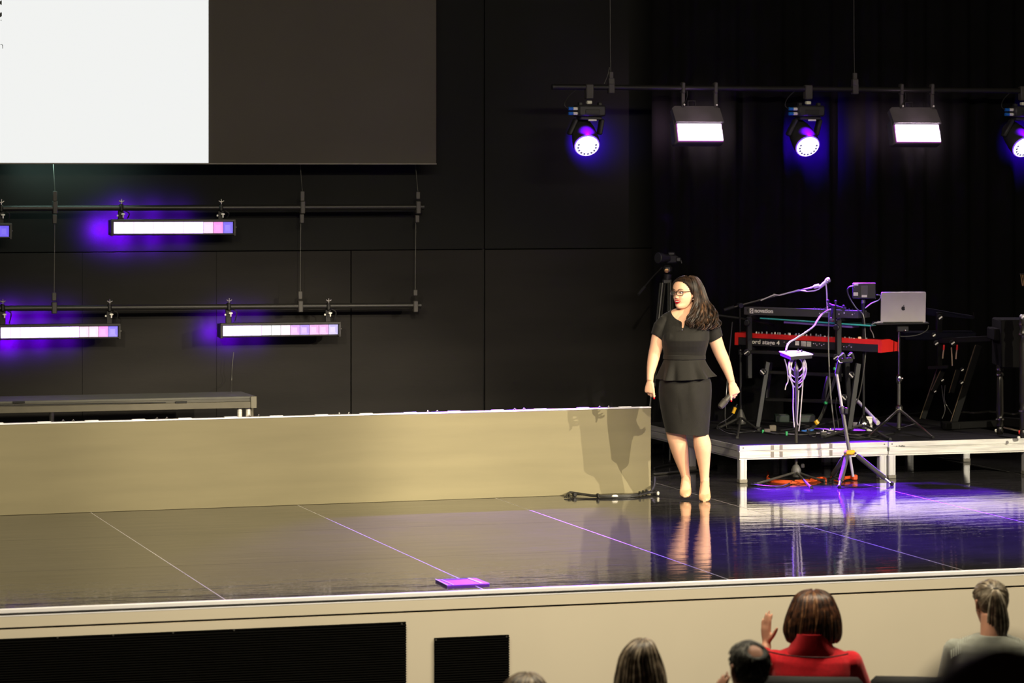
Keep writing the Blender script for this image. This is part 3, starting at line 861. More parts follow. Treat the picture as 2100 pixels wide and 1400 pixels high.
# ---- red stage piano
ka = at(1507, 681.5, 27.0); kb = at(1808, 697, 26.3)
kx, ky, kz = axes_from(ka, kb)
KL = (kb - ka).length; KH = 0.108; KD = 0.335
kt = thing('stage_piano', 'red stage piano with black back on the lower tier of the keyboard stand', 'keyboard', (ka + kb) / 2 - UP * KH)
def K(a, b, c): return ka + kx * a + ky * b + kz * c     # a along, b towards the player, c up (0 = top edge)
# casing with sloping top towards the player, red end cheeks
MB().prism([K(0.03, 0.02, -0.004), K(0.03, KD * 0.45, -0.004), K(0.03, KD - 0.01, -0.045), K(0.03, KD - 0.01, -KH + 0.01), K(0.03, 0.02, -KH + 0.004)], kx * (KL - 0.06)).build('casing', M_RED, kt, smooth=False)
for s0 in (0.0, KL - 0.032):
    MB().prism([K(s0, 0, 0), K(s0, KD * 0.5, 0), K(s0, KD, -0.035), K(s0, KD, -KH), K(s0, 0, -KH)], kx * 0.032).build('end_cheek', M_RED, kt, smooth=False)
MB().box(K(KL / 2, 0.010, -0.020), (KL - 0.062, 0.022, 0.040), kx, ky, kz, 0.002).build('back_rim', M_RED, kt)
MB().box(K(KL / 2, 0.012, -0.073), (KL - 0.068, 0.02, 0.064), kx, ky, kz, 0.002).build('back_panel', M_PLASTIC, kt)
m = MB()
for k in range(46):
    m.box(K(KL * (0.05 + 0.9 * k / 45), KD - 0.085, -0.03), (KL * 0.9 / 45 - 0.002, 0.14, 0.012), kx, ky, kz)
m.build('white_key', M_WHITE, kt, kind='stuff')
m = MB()
for k in range(46):
    if k % 7 in (0, 1, 3, 4, 5):
        m.box(K(KL * (0.05 + 0.9 * (k + 0.5) / 45), KD - 0.11, -0.02), (0.011, 0.09, 0.014), kx, ky, kz)
m.build('black_key', M_BLACK, kt, kind='stuff')
random.seed(3)
M_KNOBV = mat('grey_knob', (0.20, 0.20, 0.22), 0.3)
for k in range(34):
    a = KL * (0.13 + 0.74 * k / 33 + random.uniform(-0.006, 0.006))
    hh = random.uniform(0.010, 0.022) if k < 20 else random.uniform(0.006, 0.014)
    MB().lathe(K(a, random.uniform(0.03, 0.13), -0.004), kz, [(0, 0.008), (hh * 0.8, 0.007), (hh, 0.005)], 8).build('knob', M_KNOBV if k % 5 else M_WHITE, kt)
MB().box(K(KL * 0.84, 0.04, 0.006), (0.022, 0.02, 0.020), kx, ky, kz, 0.003).build('lit_button', emis('amber_button', (0.9, 0.42, 0.12), 0.7), kt)
lettering('lettering', 'nord stage 4', 0.050, K(KL * 0.098, -0.0005, -0.087), kx, kz, M_CREAM, kt, bold=0.0010, width=KL * 0.212)
# printed plate, sockets on the back
b0 = K(KL * 0.425, -0.001, -0.050)
MB().box(K(KL * 0.432, 0.0005, -0.064), (0.036, 0.003, 0.036), kx, ky, kz).build('label_plate', M_CREAM, kt)
m = MB()
for r_ in range(6):
    m.box(K(KL * 0.475, 0.0005, -0.048 - r_ * 0.0075), (0.045, 0.003, 0.004), kx, ky, kz)
    m.box(K(KL * 0.512, 0.0005, -0.048 - r_ * 0.0075), (0.040, 0.003, 0.004), kx, ky, kz)
m.build('printed_text', M_CREAM, kt)
for a in (0.345, 0.36, 0.372, 0.545, 0.557, 0.568, 0.585, 0.60, 0.615, 0.735, 0.75, 0.768, 0.785, 0.80):
    z = -0.060 if int(a * 1000) % 2 else -0.072
    MB().lathe(K(a * KL, 0.002, z), -ky, [(0, 0.007), (0.006, 0.007), (0.006, 0.004), (0.002, 0.004)], 8).build('socket', M_STEEL, kt)

# ---- black synthesizer on the upper tier
sa = at(1526, 629.5, 27.0); sb = at(1760, 637, 26.45)
sx, sy, sz_ = axes_from(sa, sb)
SL = (sb - sa).length; SHH = 0.064; SD = 0.24
st = thing('synthesizer', 'slim black synthesizer on the upper tier above the red stage piano', 'keyboard', (sa + sb) / 2 - UP * SHH)
def Q(a, b, c): return sa + sx * a + sy * b + sz_ * c
MB().prism([Q(0, 0, 0), Q(0, SD * 0.5, 0.0), Q(0, SD, -0.03), Q(0, SD, -SHH), Q(0, 0.0, -SHH)], sx * SL).build('casing', mat('synth_shell', (0.05, 0.048, 0.044), 0.5), st, smooth=False)
m = MB()
for k in range(34):
    m.box(Q(SL * (0.06 + 0.9 * k / 33), SD - 0.06, -0.016), (SL * 0.9 / 33 - 0.002, 0.11, 0.012), sx, sy, sz_)
m.build('white_key', M_WHITE, st, kind='stuff')
for a, hh in ((0.60, 0.012), (0.625, 0.010), (0.65, 0.012), (0.685, 0.012), (0.70, 0.018), (0.74, 0.010), (0.87, 0.026), (0.90, 0.012), (0.93, 0.010)):
    MB().lathe(Q(a * SL, 0.05, 0), sz_, [(0, 0.007), (hh, 0.006)], 8).build('knob', M_PLASTIC, st)
lettering('lettering', 'novation', 0.047, Q(SL * 0.093, -0.0008, -SHH * 0.66), sx, sz_, M_CREAM, st, bold=0.0022, width=SL * 0.165)
MB().box(Q(SL * 0.066, 0.0, -SHH * 0.47), (0.037, 0.003, 0.044), sx, sy, sz_, 0.001).build('logo_plate', M_CREAM, st)
for dz, dx_ in ((0.008, -0.002), (-0.008, 0.002)):
    c = Q(SL * 0.066 + dx_, -0.002, -SHH * 0.47 + dz)
    MB().box(c, (0.019, 0.002, 0.007), (sx * 0.77 + sz_ * 0.64), sy, (sz_ * 0.77 - sx * 0.64), 0.0005).build('logo_mark', M_BLACK, st)
MB().box(Q(SL * 0.03, 0, -SHH * 0.4), (0.008, 0.003, 0.02), sx, sy, sz_).build('power_switch', M_BLACK, st)
for k, a in enumerate((0.668, 0.688, 0.706, 0.73, 0.745, 0.76, 0.835, 0.85, 0.865, 0.88, 0.915, 0.93, 0.95, 0.97)):
    MB().lathe(Q(a * SL, 0.002, -SHH * (0.35 if k % 2 else 0.52)), -sy, [(0, 0.0055), (0.005, 0.0055), (0.005, 0.003), (0.002, 0.003)], 8).build('socket', M_STEEL if k % 3 else M_CREAM, st)

# ---- clear shelf between the tiers
g0 = at(1558, 652.5, 26.85); g1 = at(1785, 668, 26.35)
gx, gy, gz = axes_from(g0, g1)
M_ACRYL = mat('teal_acrylic', (0.10, 0.34, 0.32), 0.12, 0, 0.5, trans=0.5)
gl = thing('acrylic_shelf', 'clear teal edged shelf sheet between the synthesizer and the red stage piano', 'shelf', (g0 + g1) / 2)
MB().box((g0 + g1) / 2 + gy * 0.13, ((g1 - g0).length, 0.26, 0.007), gx, gy, gz, 0.001).build('sheet', M_ACRYL, gl)
MB().box((g0 + g1) / 2 + gy * 0.002 + UP * 0.001, ((g1 - g0).length, 0.004, 0.011), gx, gy, gz, 0.001).build('bright_edge', mat('teal_edge', (0.08, 0.62, 0.56), 0.3), gl)
MB().box((g0 + g1) / 2 + gy * 0.10 - UP * 0.020 + gx * 0.02, ((g1 - g0).length * 0.62, 0.16, 0.020), gx, gy, gz, 0.003).build('tray', mat('violet_reflection', (0.16, 0.09, 0.34), 0.3), gl)  # slab standing in for the purple reflection, coloured violet

# ---- keyboard stand: two side frames, cross bars, upper tier posts
KY = ky
sp = thing('keyboard_stand', 'black two tier folding table stand carrying the synthesizer and the red stage piano', 'stand', V(((ka.x + kb.x) / 2, (ka.y + kb.y) / 2, R)))
def KP(px, dep): 
    """point over pixel column px on the keyboard's line, dep metres towards the player"""
    tt = (px - 1507) / (1808 - 1507)
    return ka + (kb - ka) * tt + ky * dep
def side(px_top, px_post, name_dx):
    a = KP(px_post, -0.03); b = KP(px_post, 0.30)
    zk = a.z - KH
    # arm under the piano, upright in front, folding leg pair
    MB().bar(V((a.x, a.y, zk - 0.02)), V((b.x, b.y, zk - 0.02)), 0.035, 0.035, ch=0.004).build('lower_arm', M_METAL_BLACK, sp)
    zs2 = Q(0, 0, 0).z - SHH - 0.02
    MB().bar(V((a.x, a.y, R + 0.42)), V((a.x, a.y, zs2)), 0.045, 0.045, V((0, 1, 0)), 0.005).build('upright', M_METAL_BLACK, sp)
    MB().bar(V((a.x, a.y, zs2)), V((b.x, b.y, zs2)), 0.035, 0.03, ch=0.004).build('upper_arm', M_METAL_BLACK, sp)
    for dz, r_ in ((-0.055, 0.030), (0.20, 0.026)):
        k = V((a.x, a.y, zk + dz)) - ky * 0.03
        kn = MB().lathe(k, -ky, [(0, r_), (0.018, r_), (0.024, r_ * 0.8)], 14).build('knob', M_PLASTIC, sp)
        if dz < 0:
            MB().box(k - ky * 0.025, (r_ * 1.5, 0.003, 0.008), kx * 0.8 + kz * 0.6, ky, kz * 0.8 - kx * 0.6).build('knob_mark', M_CREAM, kn)
    return a, b, zk
sL = side(0, 1540, 0); sR = side(0, 1724, 0)
def leg_line(nm, pts, Z, wd=0.04):
    P_ = [at(x, y, z) for (x, y), z in zip(pts, Z)]
    return MB().bar(P_[0], P_[1], wd, wd * 0.7, V((0, 1, 0)), 0.004).build(nm, M_METAL_BLACK, sp)
leg_line('leg', [(1574, 742), (1553, 876)], (26.9, 26.75), 0.042)
leg_line('leg', [(1580, 742), (1572, 822)], (27.2, 27.2), 0.034)
leg_line('leg', [(1737, 742), (1742, 878)][::-1], (26.5, 26.4), 0.042)
leg_line('leg', [(1760, 745), (1741, 880)], (26.3, 26.2), 0.046)
leg_line('leg', [(1699, 770), (1688, 822)], (26.9, 26.9), 0.034)
for (xa_, ya_, xb_, yb_, za, zb_) in ((1536, 721, 1722, 729, 26.9, 26.5), (1578, 763, 1728, 769, 26.95, 26.6), (1572, 819, 1742, 824, 26.95, 26.5)):
    MB().bar(at(xa_, ya_, za), at(xb_, yb_, zb_), 0.03, 0.03, ch=0.004).build('cross_bar', M_PIPE, sp)
for (kx_, ky_, kz__) in ((1566, 762.5, 26.7), (1748, 769, 26.3), (1733, 815, 26.3)):
    c = at(kx_, ky_, kz__)
    kn = MB().lathe(c, -ky, [(0, 0.030), (0.02, 0.030), (0.026, 0.024)], 14).build('knob', M_PLASTIC, sp)
    MB().box(c - ky * 0.027, (0.045, 0.003, 0.010), kx * 0.75 - kz * 0.66, ky, kz * 0.75 + kx * 0.66).build('knob_mark', M_CREAM, kn)
for (x, y) in ((1553, 877.5), (1742, 880)):
    MB().box(at(x, y, 26.7 if x < 1600 else 26.25), (0.06, 0.05, 0.02), ch=0.004).build('foot', M_RUBBER, sp)

# ---- boom microphone stand with microphone
bm_base = onZ(1519, 872, R); BZ = bm_base.x * FW.x + bm_base.y * FW.y
ms = thing('boom_stand', 'tall black boom microphone stand beside the keyboard stand with arm reaching over the synthesizer', 'stand', bm_base)
def B(px, py, dz=0.0): return at(px, py, BZ + dz)
MB().lathe(bm_base + UP * 0.0, UP, [(0.0, 0.02), (0.012, 0.045), (0.05, 0.05), (0.075, 0.04), (0.12, 0.022), (0.14, 0.014)], 14).build('hub', M_DARKSTEEL, ms)
tripod_legs(ms, bm_base + UP * 0.07, [onZ(1472, 880, R) + UP * 0.008, onZ(1556, 884, R) + UP * 0.008, onZ(1512, 900, R) + UP * 0.008], 0.010, M_DARKSTEEL)
MB().tube([bm_base + UP * 0.12, B(1518.5, 720)], 0.012, 10).build('lower_tube', M_METAL_BLACK, ms)
MB().tube([B(1518.5, 722), B(1517.5, 628)], 0.0085, 10).build('upper_tube', M_METAL_BLACK, ms)
MB().lathe(B(1518.5, 716), -UP, [(0, 0.013), (0.005, 0.019), (0.045, 0.019), (0.05, 0.013)], 12).build('clutch', M_PLASTIC, ms)
MB().ball(B(1519, 718, -0.03), 0.011, 8, 5).build('knob', M_STEEL, ms)
piv = B(1517.5, 626)
MB().lathe(piv + V((0, -0.03, 0)), V((0, 1, 0)), [(0, 0.022), (0.06, 0.022)], 12).build('swivel', M_PLASTIC, ms)
MB().tube([B(1485, 635.5, 0.0), B(1506, 629)], 0.016, 10).build('counterweight', M_RUBBER, ms)
MB().tube([B(1500, 631), B(1590, 606.5), B(1672, 588)], 0.0075, 8).build('boom', M_DARKSTEEL, ms)
M_LILAC = mat('pale_metal', (0.55, 0.52, 0.55), 0.35, 0.4)
MB().tube([B(1560, 616, -0.012), B(1588, 604, -0.014), B(1598, 605.5, -0.014), B(1618, 600, -0.014), B(1637, 594.5, -0.012), B(1655, 597.5, -0.013), B(1670, 596, -0.014), B(1680, 592.5, -0.014)], 0.0052, 6).build('wrapped_cable', M_CABLE_PALE, ms)
MB().lathe(B(1588, 605), (0.3, 0, 1), [(-0.014, 0.012), (0.014, 0.012)], 10).build('clip_ring', M_DARKSTEEL, ms)
MB().lathe(B(1668, 589), (B(1680, 586) - B(1668, 589)), [(0, 0.010), (0.01, 0.018), (0.05, 0.018), (0.055, 0.010)], 12).build('mic_clip', M_LILAC, ms)
mc = thing('microphone', 'slim microphone clipped on the end of the tall boom arm', 'microphone', B(1690, 582))
m0 = B(1679, 591); m1 = B(1702, 571.5)
dm = (m1 - m0)
MB().lathe(m0, dm, [(0, 0.010), (0.01, 0.013), (dm.length * 0.66, 0.017), (dm.length * 0.7, 0.022), (dm.length * 0.92, 0.023), (dm.length, 0.014)], 14).build('body', M_LILAC, mc)
MB().lathe(m0 + dm * 0.72, dm, [(0, 0.0235), (dm.length * 0.04, 0.0245), (dm.length * 0.08, 0.0235)], 14).build('grille_ring', M_STEEL, mc)
cable('mic_cable', [B(1694, 582, -0.02), B(1695.5, 600, -0.01), B(1696, 618, 0.0), B(1697, 634, 0.02)], 0.0058, M_CABLE_PALE, 'pale cable dropping from the boom microphone to the synthesizer')
# ---- second boom arm with mic near the walking person
MB().tube([B(1462, 645, 0.02), B(1500, 650, 0.02), B(1545, 656, 0.03), B(1588, 667, 0.05)], 0.010, 8).build('second_boom', M_RUBBER, ms)

# ---- clamp with knobs at the inner upright of the keyboard stand
kc = thing('clamp_bracket', 'black clamp with knobs on the synthesizer end of the stand', 'clamp', KP(1712, -0.06))
for (a, b) in (((1698, 617), (1700, 628)), ((1714, 618), (1713, 632)), ((1730, 628), (1729, 637))):
    m = MB(); p, q = at(a[0], a[1], 26.2), at(b[0], b[1], 26.2)
    m.tube([q, p], 0.009, 8); m.ball(p, 0.013, 8, 5)
    m.build('clamp_knob', M_PLASTIC, kc)
MB().bar(at(1697, 624, 26.22), at(1733, 634, 26.2), 0.024, 0.024, ch=0.004).build('clamp_bar', M_METAL_BLACK, kc)
MB().tube([at(1710, 626, 26.2), at(1709, 660, 26.2)], 0.022, 10).build('clamp_tube', M_METAL_BLACK, kc)
MB().lathe(at(1706, 655, 26.18), -ky, [(0, 0.02), (0.03, 0.02)], 10).build('clamp_knob', M_STEEL, kc)

# ---- monitor mixer box on a stand
mb0 = onZ(1771, 884, R); MZ = mb0.dot(FW)
def MM(px, py, dz=0.0): return at(px, py, MZ + dz)
mt = thing('monitor_mixer', 'small black mixer box with white labels on a thin stand', 'mixer', mb0)
MB().lathe(mb0 + UP * 0.015, UP, [(0, 0.02), (0.01, 0.055), (0.04, 0.058), (0.08, 0.045), (0.11, 0.022), (0.125, 0.014)], 14).build('hub', M_CHROME, mt)
tripod_legs(mt, mb0 + UP * 0.06, [onZ(1686, 899, R) + UP * 0.008, onZ(1826, 903, R) + UP * 0.008, onZ(1795, 872, R) + UP * 0.008], 0.011, M_DARKSTEEL)
MB().tube([mb0 + UP * 0.1, MM(1770.5, 614)], 0.0125, 10).build('pole', M_METAL_BLACK, mt)
MB().lathe(MM(1770.5, 617), UP, [(-0.02, 0.013), (-0.015, 0.018), (0.008, 0.018)], 12).build('collar', M_STEEL, mt)
bx0 = MM(1748.5, 580); bx1 = MM(1796, 612)
bc = (bx0 + bx1) / 2; bw = (bx1 - bx0).dot(RT); bh = bx0.z - bx1.z
Xb = (RT * 0.99 + FW * -0.1).normalized(); Yb = UP.cross(Xb)
MB().box(bc, (bw, 0.07, bh), Xb, Yb, UP, 0.006).build('box', M_PLASTIC, mt)
def BX(px, py): 
    return at(px, py, MZ) - Yb * 0.037
def blk(name, x0, y0, x1, y1, m, th=0.003):
    a, b = BX(x0, y0), BX(x1, y1)
    MB().box((a + b) / 2, ((b - a).dot(RT), th, a.z - b.z), Xb, Yb, UP, 0.0008).build(name, m, mt)
blk('label', 1751, 581.5, 1760, 585, M_CREAM); blk('label', 1750, 599, 1759.5, 606, M_CREAM); blk('label', 1767, 604, 1778, 609, M_CREAM); blk('label', 1790, 608.5, 1796, 611.5, M_CREAM)
blk('belt_clip', 1765, 585, 1779.5, 604, mat('clip_grey', (0.07, 0.07, 0.065), 0.5), 0.012)
for (x, y) in ((1752, 588), (1794, 586), (1794, 598)):
    MB().lathe(BX(x, y), -Yb, [(0, 0.005), (0.003, 0.004)], 8).build('screw', M_STEEL, mt)
cable('mixer_cable', [MM(1750, 587, -0.05), MM(1743, 588, -0.04), MM(1738, 595, -0.02), MM(1742, 610, -0.02), MM(1756, 632, -0.02), MM(1770, 646, -0.03), MM(1774, 680, -0.03), MM(1775, 720, -0.03), MM(1771, 760, -0.03), MM(1762, 810, -0.02), MM(1748, 838, 0.0), MM(1735, 850, 0.02)], 0.006, M_DARKSTEEL, 'dark cable from the mixer box winding down the thin stand')
cable('mixer_cable', [MM(1774, 632, -0.02), MM(1787, 622, 0.0), MM(1802, 615, 0.05), MM(1806, 606, 0.1), MM(1798, 604, 0.05)], 0.0045, M_LILAC, 'thin violet lit cable joining the mixer box and laptop')
MB()

# ---- laptop on tripod stand
lb = onZ(1844, 884, R); LZ = lb.dot(FW)
def LL(px, py, dz=0.0): return at(px, py, LZ + dz)
lt = thing('laptop_stand', 'tripod stand with flat tray carrying the silver laptop', 'stand', lb)
hub = LL(1844, 838)
MB().lathe(hub - UP * 0.03, UP, [(0, 0.018), (0.01, 0.032), (0.05, 0.032), (0.065, 0.018)], 12).build('hub', M_STEEL, lt)
for (fx, fy_, nm) in ((1782, 898, 0), (1913, 899, 0)):
    f = onZ(fx, fy_, R) + UP * 0.01
    lg = MB().tube([hub + (f - hub) * 0.04, f], 0.0115, 8).build('leg', M_STEEL, lt)
    MB().ball(f, 0.016, 8, 5).build('foot', M_RUBBER, lg)
    mid = hub + (f - hub) * 0.52
    MB().bar(LL(1843, 879), mid, 0.016, 0.006).build('brace', M_STEEL, lt)
f3 = onZ(1846, 872, R) + UP * 0.01
MB().tube([hub + (f3 - hub) * 0.05, f3], 0.0115, 8).build('leg', M_DARKSTEEL, lt)
MB().tube([LL(1843, 881), LL(1843.5, 776)], 0.0155, 10).build('lower_tube', M_DARKSTEEL, lt)
MB().tube([LL(1843.5, 782), LL(1844.5, 672)], 0.011, 10).build('upper_tube', M_CHROME, lt)
MB().lathe(LL(1843.5, 786), UP, [(0, 0.018), (0.02, 0.026), (0.06, 0.026), (0.075, 0.016)], 12).build('clutch', M_CHROME, lt)
MB().ball(LL(1850.5, 776, -0.02), 0.012, 8, 5).build('knob', M_STEEL, lt)
ta = LL(1796, 664.5); tb = LL(1905, 662.5)
MB().box((ta + tb) / 2 + FW * 0.13, ((tb - ta).length, 0.30, 0.014), (tb - ta).normalized(), UP.cross((tb - ta).normalized()), UP, 0.004).build('tray', M_METAL_BLACK, lt)
MB().box(LL(1851, 674), (0.10, 0.06, 0.05), RT, FW, UP, 0.006).build('tray_bracket', M_METAL_BLACK, lt)
MB().ball(LL(1856.5, 677, -0.04), 0.009, 8, 5).build('knob', M_STEEL, lt)
lp = thing('laptop', 'silver laptop with dark fruit emblem standing open on its tripod tray', 'laptop', LL(1852, 662))
A = LL(1806, 661.5, 0.0); Bq = LL(1897.8, 661, 0.0); C = LL(1899, 598.5, -0.05); D = LL(1807, 599, -0.05)
lx = (Bq - A).normalized(); lu = ((D - A) + (C - Bq)).normalized(); ln = lx.cross(lu)     # ln towards the camera
if ln.dot(FW) > 0: ln = -ln
W_, H_ = (Bq - A).length, ((D - A).length + (C - Bq).length) / 2
def rrect(o, x, u, w, h, r, n=4):
    out = []
    for (cx, cy, a0) in ((w - r, r, -90), (w - r, h - r, 0), (r, h - r, 90), (r, r, 180)):
        for k in range(n + 1):
            a = math.radians(a0 + 90 * k / n)
            out.append(o + x * (cx + math.cos(a) * r) + u * (cy + math.sin(a) * r))
    return out
MB().prism(rrect(A, lx, lu, W_, H_, 0.012), -ln * 0.007).build('lid', M_LAPTOP, lp, angle=50)
MB().prism(rrect(A + lx * 0.006 + lu * 0.008 - ln * 0.0075, lx, lu, W_ - 0.012, H_ - 0.014, 0.008), -ln * 0.001).build('display', M_BLACK, lp)
MB().prism(rrect(A + UP * -0.010 + FW * 0.012, lx, FW, W_, 0.24, 0.012), UP * 0.012).build('keyboard_base', M_LAPTOP, lp)
MB().tube([A + lx * 0.02 + lu * 0.004 + FW * 0.004, Bq - lx * 0.02 + lu * 0.004 + FW * 0.004], 0.006, 8).build('hinge', M_DARKSTEEL, lp)
# fruit emblem: body with a bite, and a leaf
ec = LL(1852.5, 631.5, -0.026) + ln * 0.0012
bod = []
for k in range(48):
    a = 2 * math.pi * k / 48
    r_ = 0.0178 * (1 + 0.06 * math.cos(2 * a) * -1)
    x = math.cos(a) * r_ * 1.0; y = math.sin(a) * r_ * 1.04
    y -= 0.0035 * gau((a - math.pi / 2 + 0.0) / 0.22)           # dip on top
    y += 0.0025 * gau((a - 3 * math.pi / 2) / 0.22)             # dip below
    if y < 0: x *= 1 - 0.25 * (abs(y) / 0.0178) ** 2
    dxb, dyb = x - 0.0205, y - 0.003                            # the bite
    rb = math.hypot(dxb, dyb)
    if rb < 0.0098:
        x = 0.0205 + dxb / rb * 0.0098; y = 0.003 + dyb / rb * 0.0098
    bod.append(ec + lx * x + lu * (y - 0.003))
MB().prism(bod, -ln * 0.001).build('emblem', M_BLACK, lp, smooth=False)
lf = []
for k in range(12):
    a = 2 * math.pi * k / 12
    u_, v_ = math.cos(a) * 0.0075, math.sin(a) * 0.0032 * (1 - 0.25 * math.cos(a))
    lf.append(ec + lx * (0.003 + u_ * 0.5 - v_ * 0.82) + lu * (0.0215 + u_ * 0.86 + v_ * 0.5))
MB().prism(lf, -ln * 0.001).build('emblem', M_BLACK, lp, smooth=False)
cable('laptop_cable', [LL(1806, 661, 0.02), LL(1796, 661.5, 0.02), LL(1787, 666, 0.05), LL(1785, 674, 0.1), LL(1790, 684, 0.15), LL(1792, 692, 0.2)], 0.0042, M_LILAC, 'thin cable from the laptop down to the red stage piano')
cable('laptop_cable', [LL(1904, 667, 0.1), LL(1902, 675, 0.08), LL(1893, 682, 0.05), LL(1880, 687, 0.03), LL(1862, 689.5, 0.02), LL(1846, 689.5, 0.0)], 0.0038, M_DARKSTEEL, 'thin dark cable looping from the laptop tray to its pole')

# ---- tray stand standing on the stage floor in front of the riser
th_ = onZ(1634, 985, S); TZ = th_.dot(FW)
def T(px, py, dz=0.0): return at(px, py, TZ + dz)
ts = thing('tray_stand', 'black tripod stand with tilted tray in front of the keyboard riser', 'stand', th_)
hubp = T(1632.5, 965)
MB().lathe(hubp - UP * 0.05, UP, [(0, 0.03), (0.02, 0.044), (0.06, 0.042), (0.09, 0.028), (0.10, 0.016)], 10).build('hub', mat('grey_casting', (0.10, 0.10, 0.088), 0.5), ts)
tripod_legs(ts, hubp - UP * 0.01, [onZ(1545, 996, S) + UP * 0.008, onZ(1664, 1002, S) + UP * 0.008, onZ(1691, 989, S) + UP * 0.008], 0.010, M_DARKSTEEL)
MB().box(T(1646, 955), (0.03, 0.02, 0.035), RT, FW, UP, 0.006).build('knob', M_DARKSTEEL, ts)
MB().tube([hubp + UP * 0.03, T(1634, 768)], 0.013, 10).build('lower_tube', mat('olive_tube', (0.085, 0.08, 0.055), 0.35, 0.3), ts)
MB().tube([T(1634, 770), T(1631.5, 736)], 0.010, 10).build('upper_tube', M_DARKSTEEL, ts)
MB().lathe(T(1633, 768), UP, [(-0.02, 0.014), (0.0, 0.020), (0.05, 0.022), (0.075, 0.012)], 12).build('clutch', M_DARKSTEEL, ts)
q = [T(1598, 719.8, 0.09), T(1644, 718.4, 0.12), T(1667.5, 725.7, -0.09), T(1621, 729.2, -0.12)]
MB().prism(q, V((0, 0, -0.008))).build('tray', mat('pale_tray', (0.72, 0.70, 0.74), 0.4), ts, smooth=False)
MB().prism([p + V((0, 0, -0.010)) + (sum(q, V()) / 4 - p) * 0.06 for p in q], V((0, 0, -0.025))).build('tray_base', M_PLASTIC, ts, smooth=False)
for (x, y, dz) in ((1612, 719.5, 0.05), (1637, 717.5, 0.06), (1644, 719.5, 0.05)):
    MB().lathe(T(x, y + 2.5, dz), UP, [(0, 0.008), (0.016, 0.007), (0.02, 0.004)], 8).build('knob', M_PLASTIC, ts)
light('SPOT', 'unseen_tray_spot', (T(1634, 724).x + 0.6, 26.0, S + 2.25), T(1634, 724), 4200, (0.5, 0.22, 1.0), 0.0, 9, 0.6)  # unseen violet spot aimed at the tray, no fixture there
c3 = lambda x, y, dz=0.0: T(1480 + x / 5.385, 540 + y / 5.385, dz)
cable('tray_cable', [at(1703, 634, 26.1), c3(1110, 560, 0.9), c3(1050, 640, 0.7), c3(1020, 690, 0.6), c3(930, 760, 0.4), c3(820, 830, 0.25), c3(750, 870, 0.12), c3(720, 920, 0.06), c3(710, 968, 0.06)], 0.0075, M_CABLE_PALE, 'pale cable hanging from the synthesizer to the tilted tray', n=8)
def loop(cx, cy, rx, ry, z0, z1, r=0.0048):
    pts = []
    for k in range(21):
        a = math.radians(-110 + 400 * k / 20)
        pts.append(T(cx + rx * math.sin(a), cy - ry * math.cos(a), lerp(z0, z1, k / 20)))
    return pts
cl = thing('cable_coil', 'coil of pale cable hung under the tilted tray', 'cable', T(1634, 745))
for (cx, cy, rx, ry) in ((1634, 752, 17, 22), (1633, 758, 15, 26), (1635, 764, 14, 32), (1636, 756, 18, 30), (1634, 748, 12, 14)):
    MB().tube(loop(cx, cy, rx, ry, -0.05, 0.03), 0.005, 6).build('cable_loop', M_CABLE_PALE, cl)
for pts in ([(1609, 736), (1614, 755), (1616, 780), (1612, 790), (1610, 799)], [(1617, 770), (1624, 785), (1627, 800), (1626.5, 840), (1629, 876)], [(1648, 738), (1646, 790), (1643, 830), (1640, 868), (1638, 884)], [(1638, 800), (1636, 840), (1634.5, 862), (1637, 872)]):
    MB().tube(spline([T(x, y, -0.03) for x, y in pts], 6), 0.0048, 6).build('cable_tail', M_CABLE_PALE, cl)

# ---- instrument stand with yellow collar, empty
gp = onZ(1743, 992, S); GZ = gp.dot(FW)
def G(px, py, dz=0.0): return at(px, py, GZ + dz)
gs = thing('instrument_stand', 'empty instrument stand with yellow collar and padded legs before the riser', 'stand', gp)
MB().tube([G(1715.5, 764), G(1727, 838)], 0.0125, 10).build('upper_tube', M_LILAC, gs)
MB().tube([G(1727, 836), G(1741.5, 925)], 0.015, 10).build('lower_tube', mat('grey_tube', (0.26, 0.25, 0.22), 0.3, 0.6), gs)
MB().lathe(G(1725.7, 833), G(1728.6, 848) - G(1725.7, 833), [(0, 0.017), (0.005, 0.022), (0.055, 0.022), (0.06, 0.017)], 12).build('height_clutch', M_DARKSTEEL, gs)
MB().box(G(1735.5, 842, -0.02), (0.03, 0.03, 0.05), RT, FW, UP, 0.006).build('grip', M_PLASTIC, gs)
m = MB().box(G(1743.5, 927.5), (0.085, 0.07, 0.038), RT, FW, UP, 0.012).box(G(1734.5, 930), (0.03, 0.05, 0.05), RT, FW, UP, 0.01)
m.build('collar', M_YELLOW, gs)
for (x, y) in ((1733.5, 929), (1754.5, 929)):
    MB().lathe(G(x, y, -0.04), -FW, [(0, 0.009), (0.006, 0.007)], 8).build('screw', M_DARKSTEEL, gs)
for (top, kn, ft) in (((1737, 934), (1724.5, 988), (1721, 1001)), ((1757, 933), (1815, 981), (1829, 995)), ((1733, 935), (1712, 972), (1702, 986))):
    tip = onZ(ft[0], ft[1], S) + UP * 0.012
    tp = G(*top); k1 = tp + (tip - tp) * 0.82
    lg = MB().tube([tp, tp + (k1 - tp) * 0.06, tp + (k1 - tp) * 0.94, k1], [0.014, 0.0205, 0.0205, 0.015], 10).build('leg', mat('leg_foam', (0.05, 0.048, 0.036), 0.85), gs)
    MB().tube([k1, tip], 0.011, 8).build('leg_tip', M_STEEL, lg)
    MB().ball(tip, 0.018, 8, 5).build('foot', M_RUBBER, lg)
MB().tube([G(1742.5, 933), G(1749.5, 977)], 0.0115, 8).build('centre_post', M_LILAC, gs)
m = MB()
m.tube(spline([G(1718, 740), G(1723, 733), G(1728, 726), G(1731, 729), G(1732, 735)], 4), 0.013, 8).tube(spline([G(1739, 731), G(1745, 725), G(1748, 728), G(1750, 736)], 4), 0.013, 8)
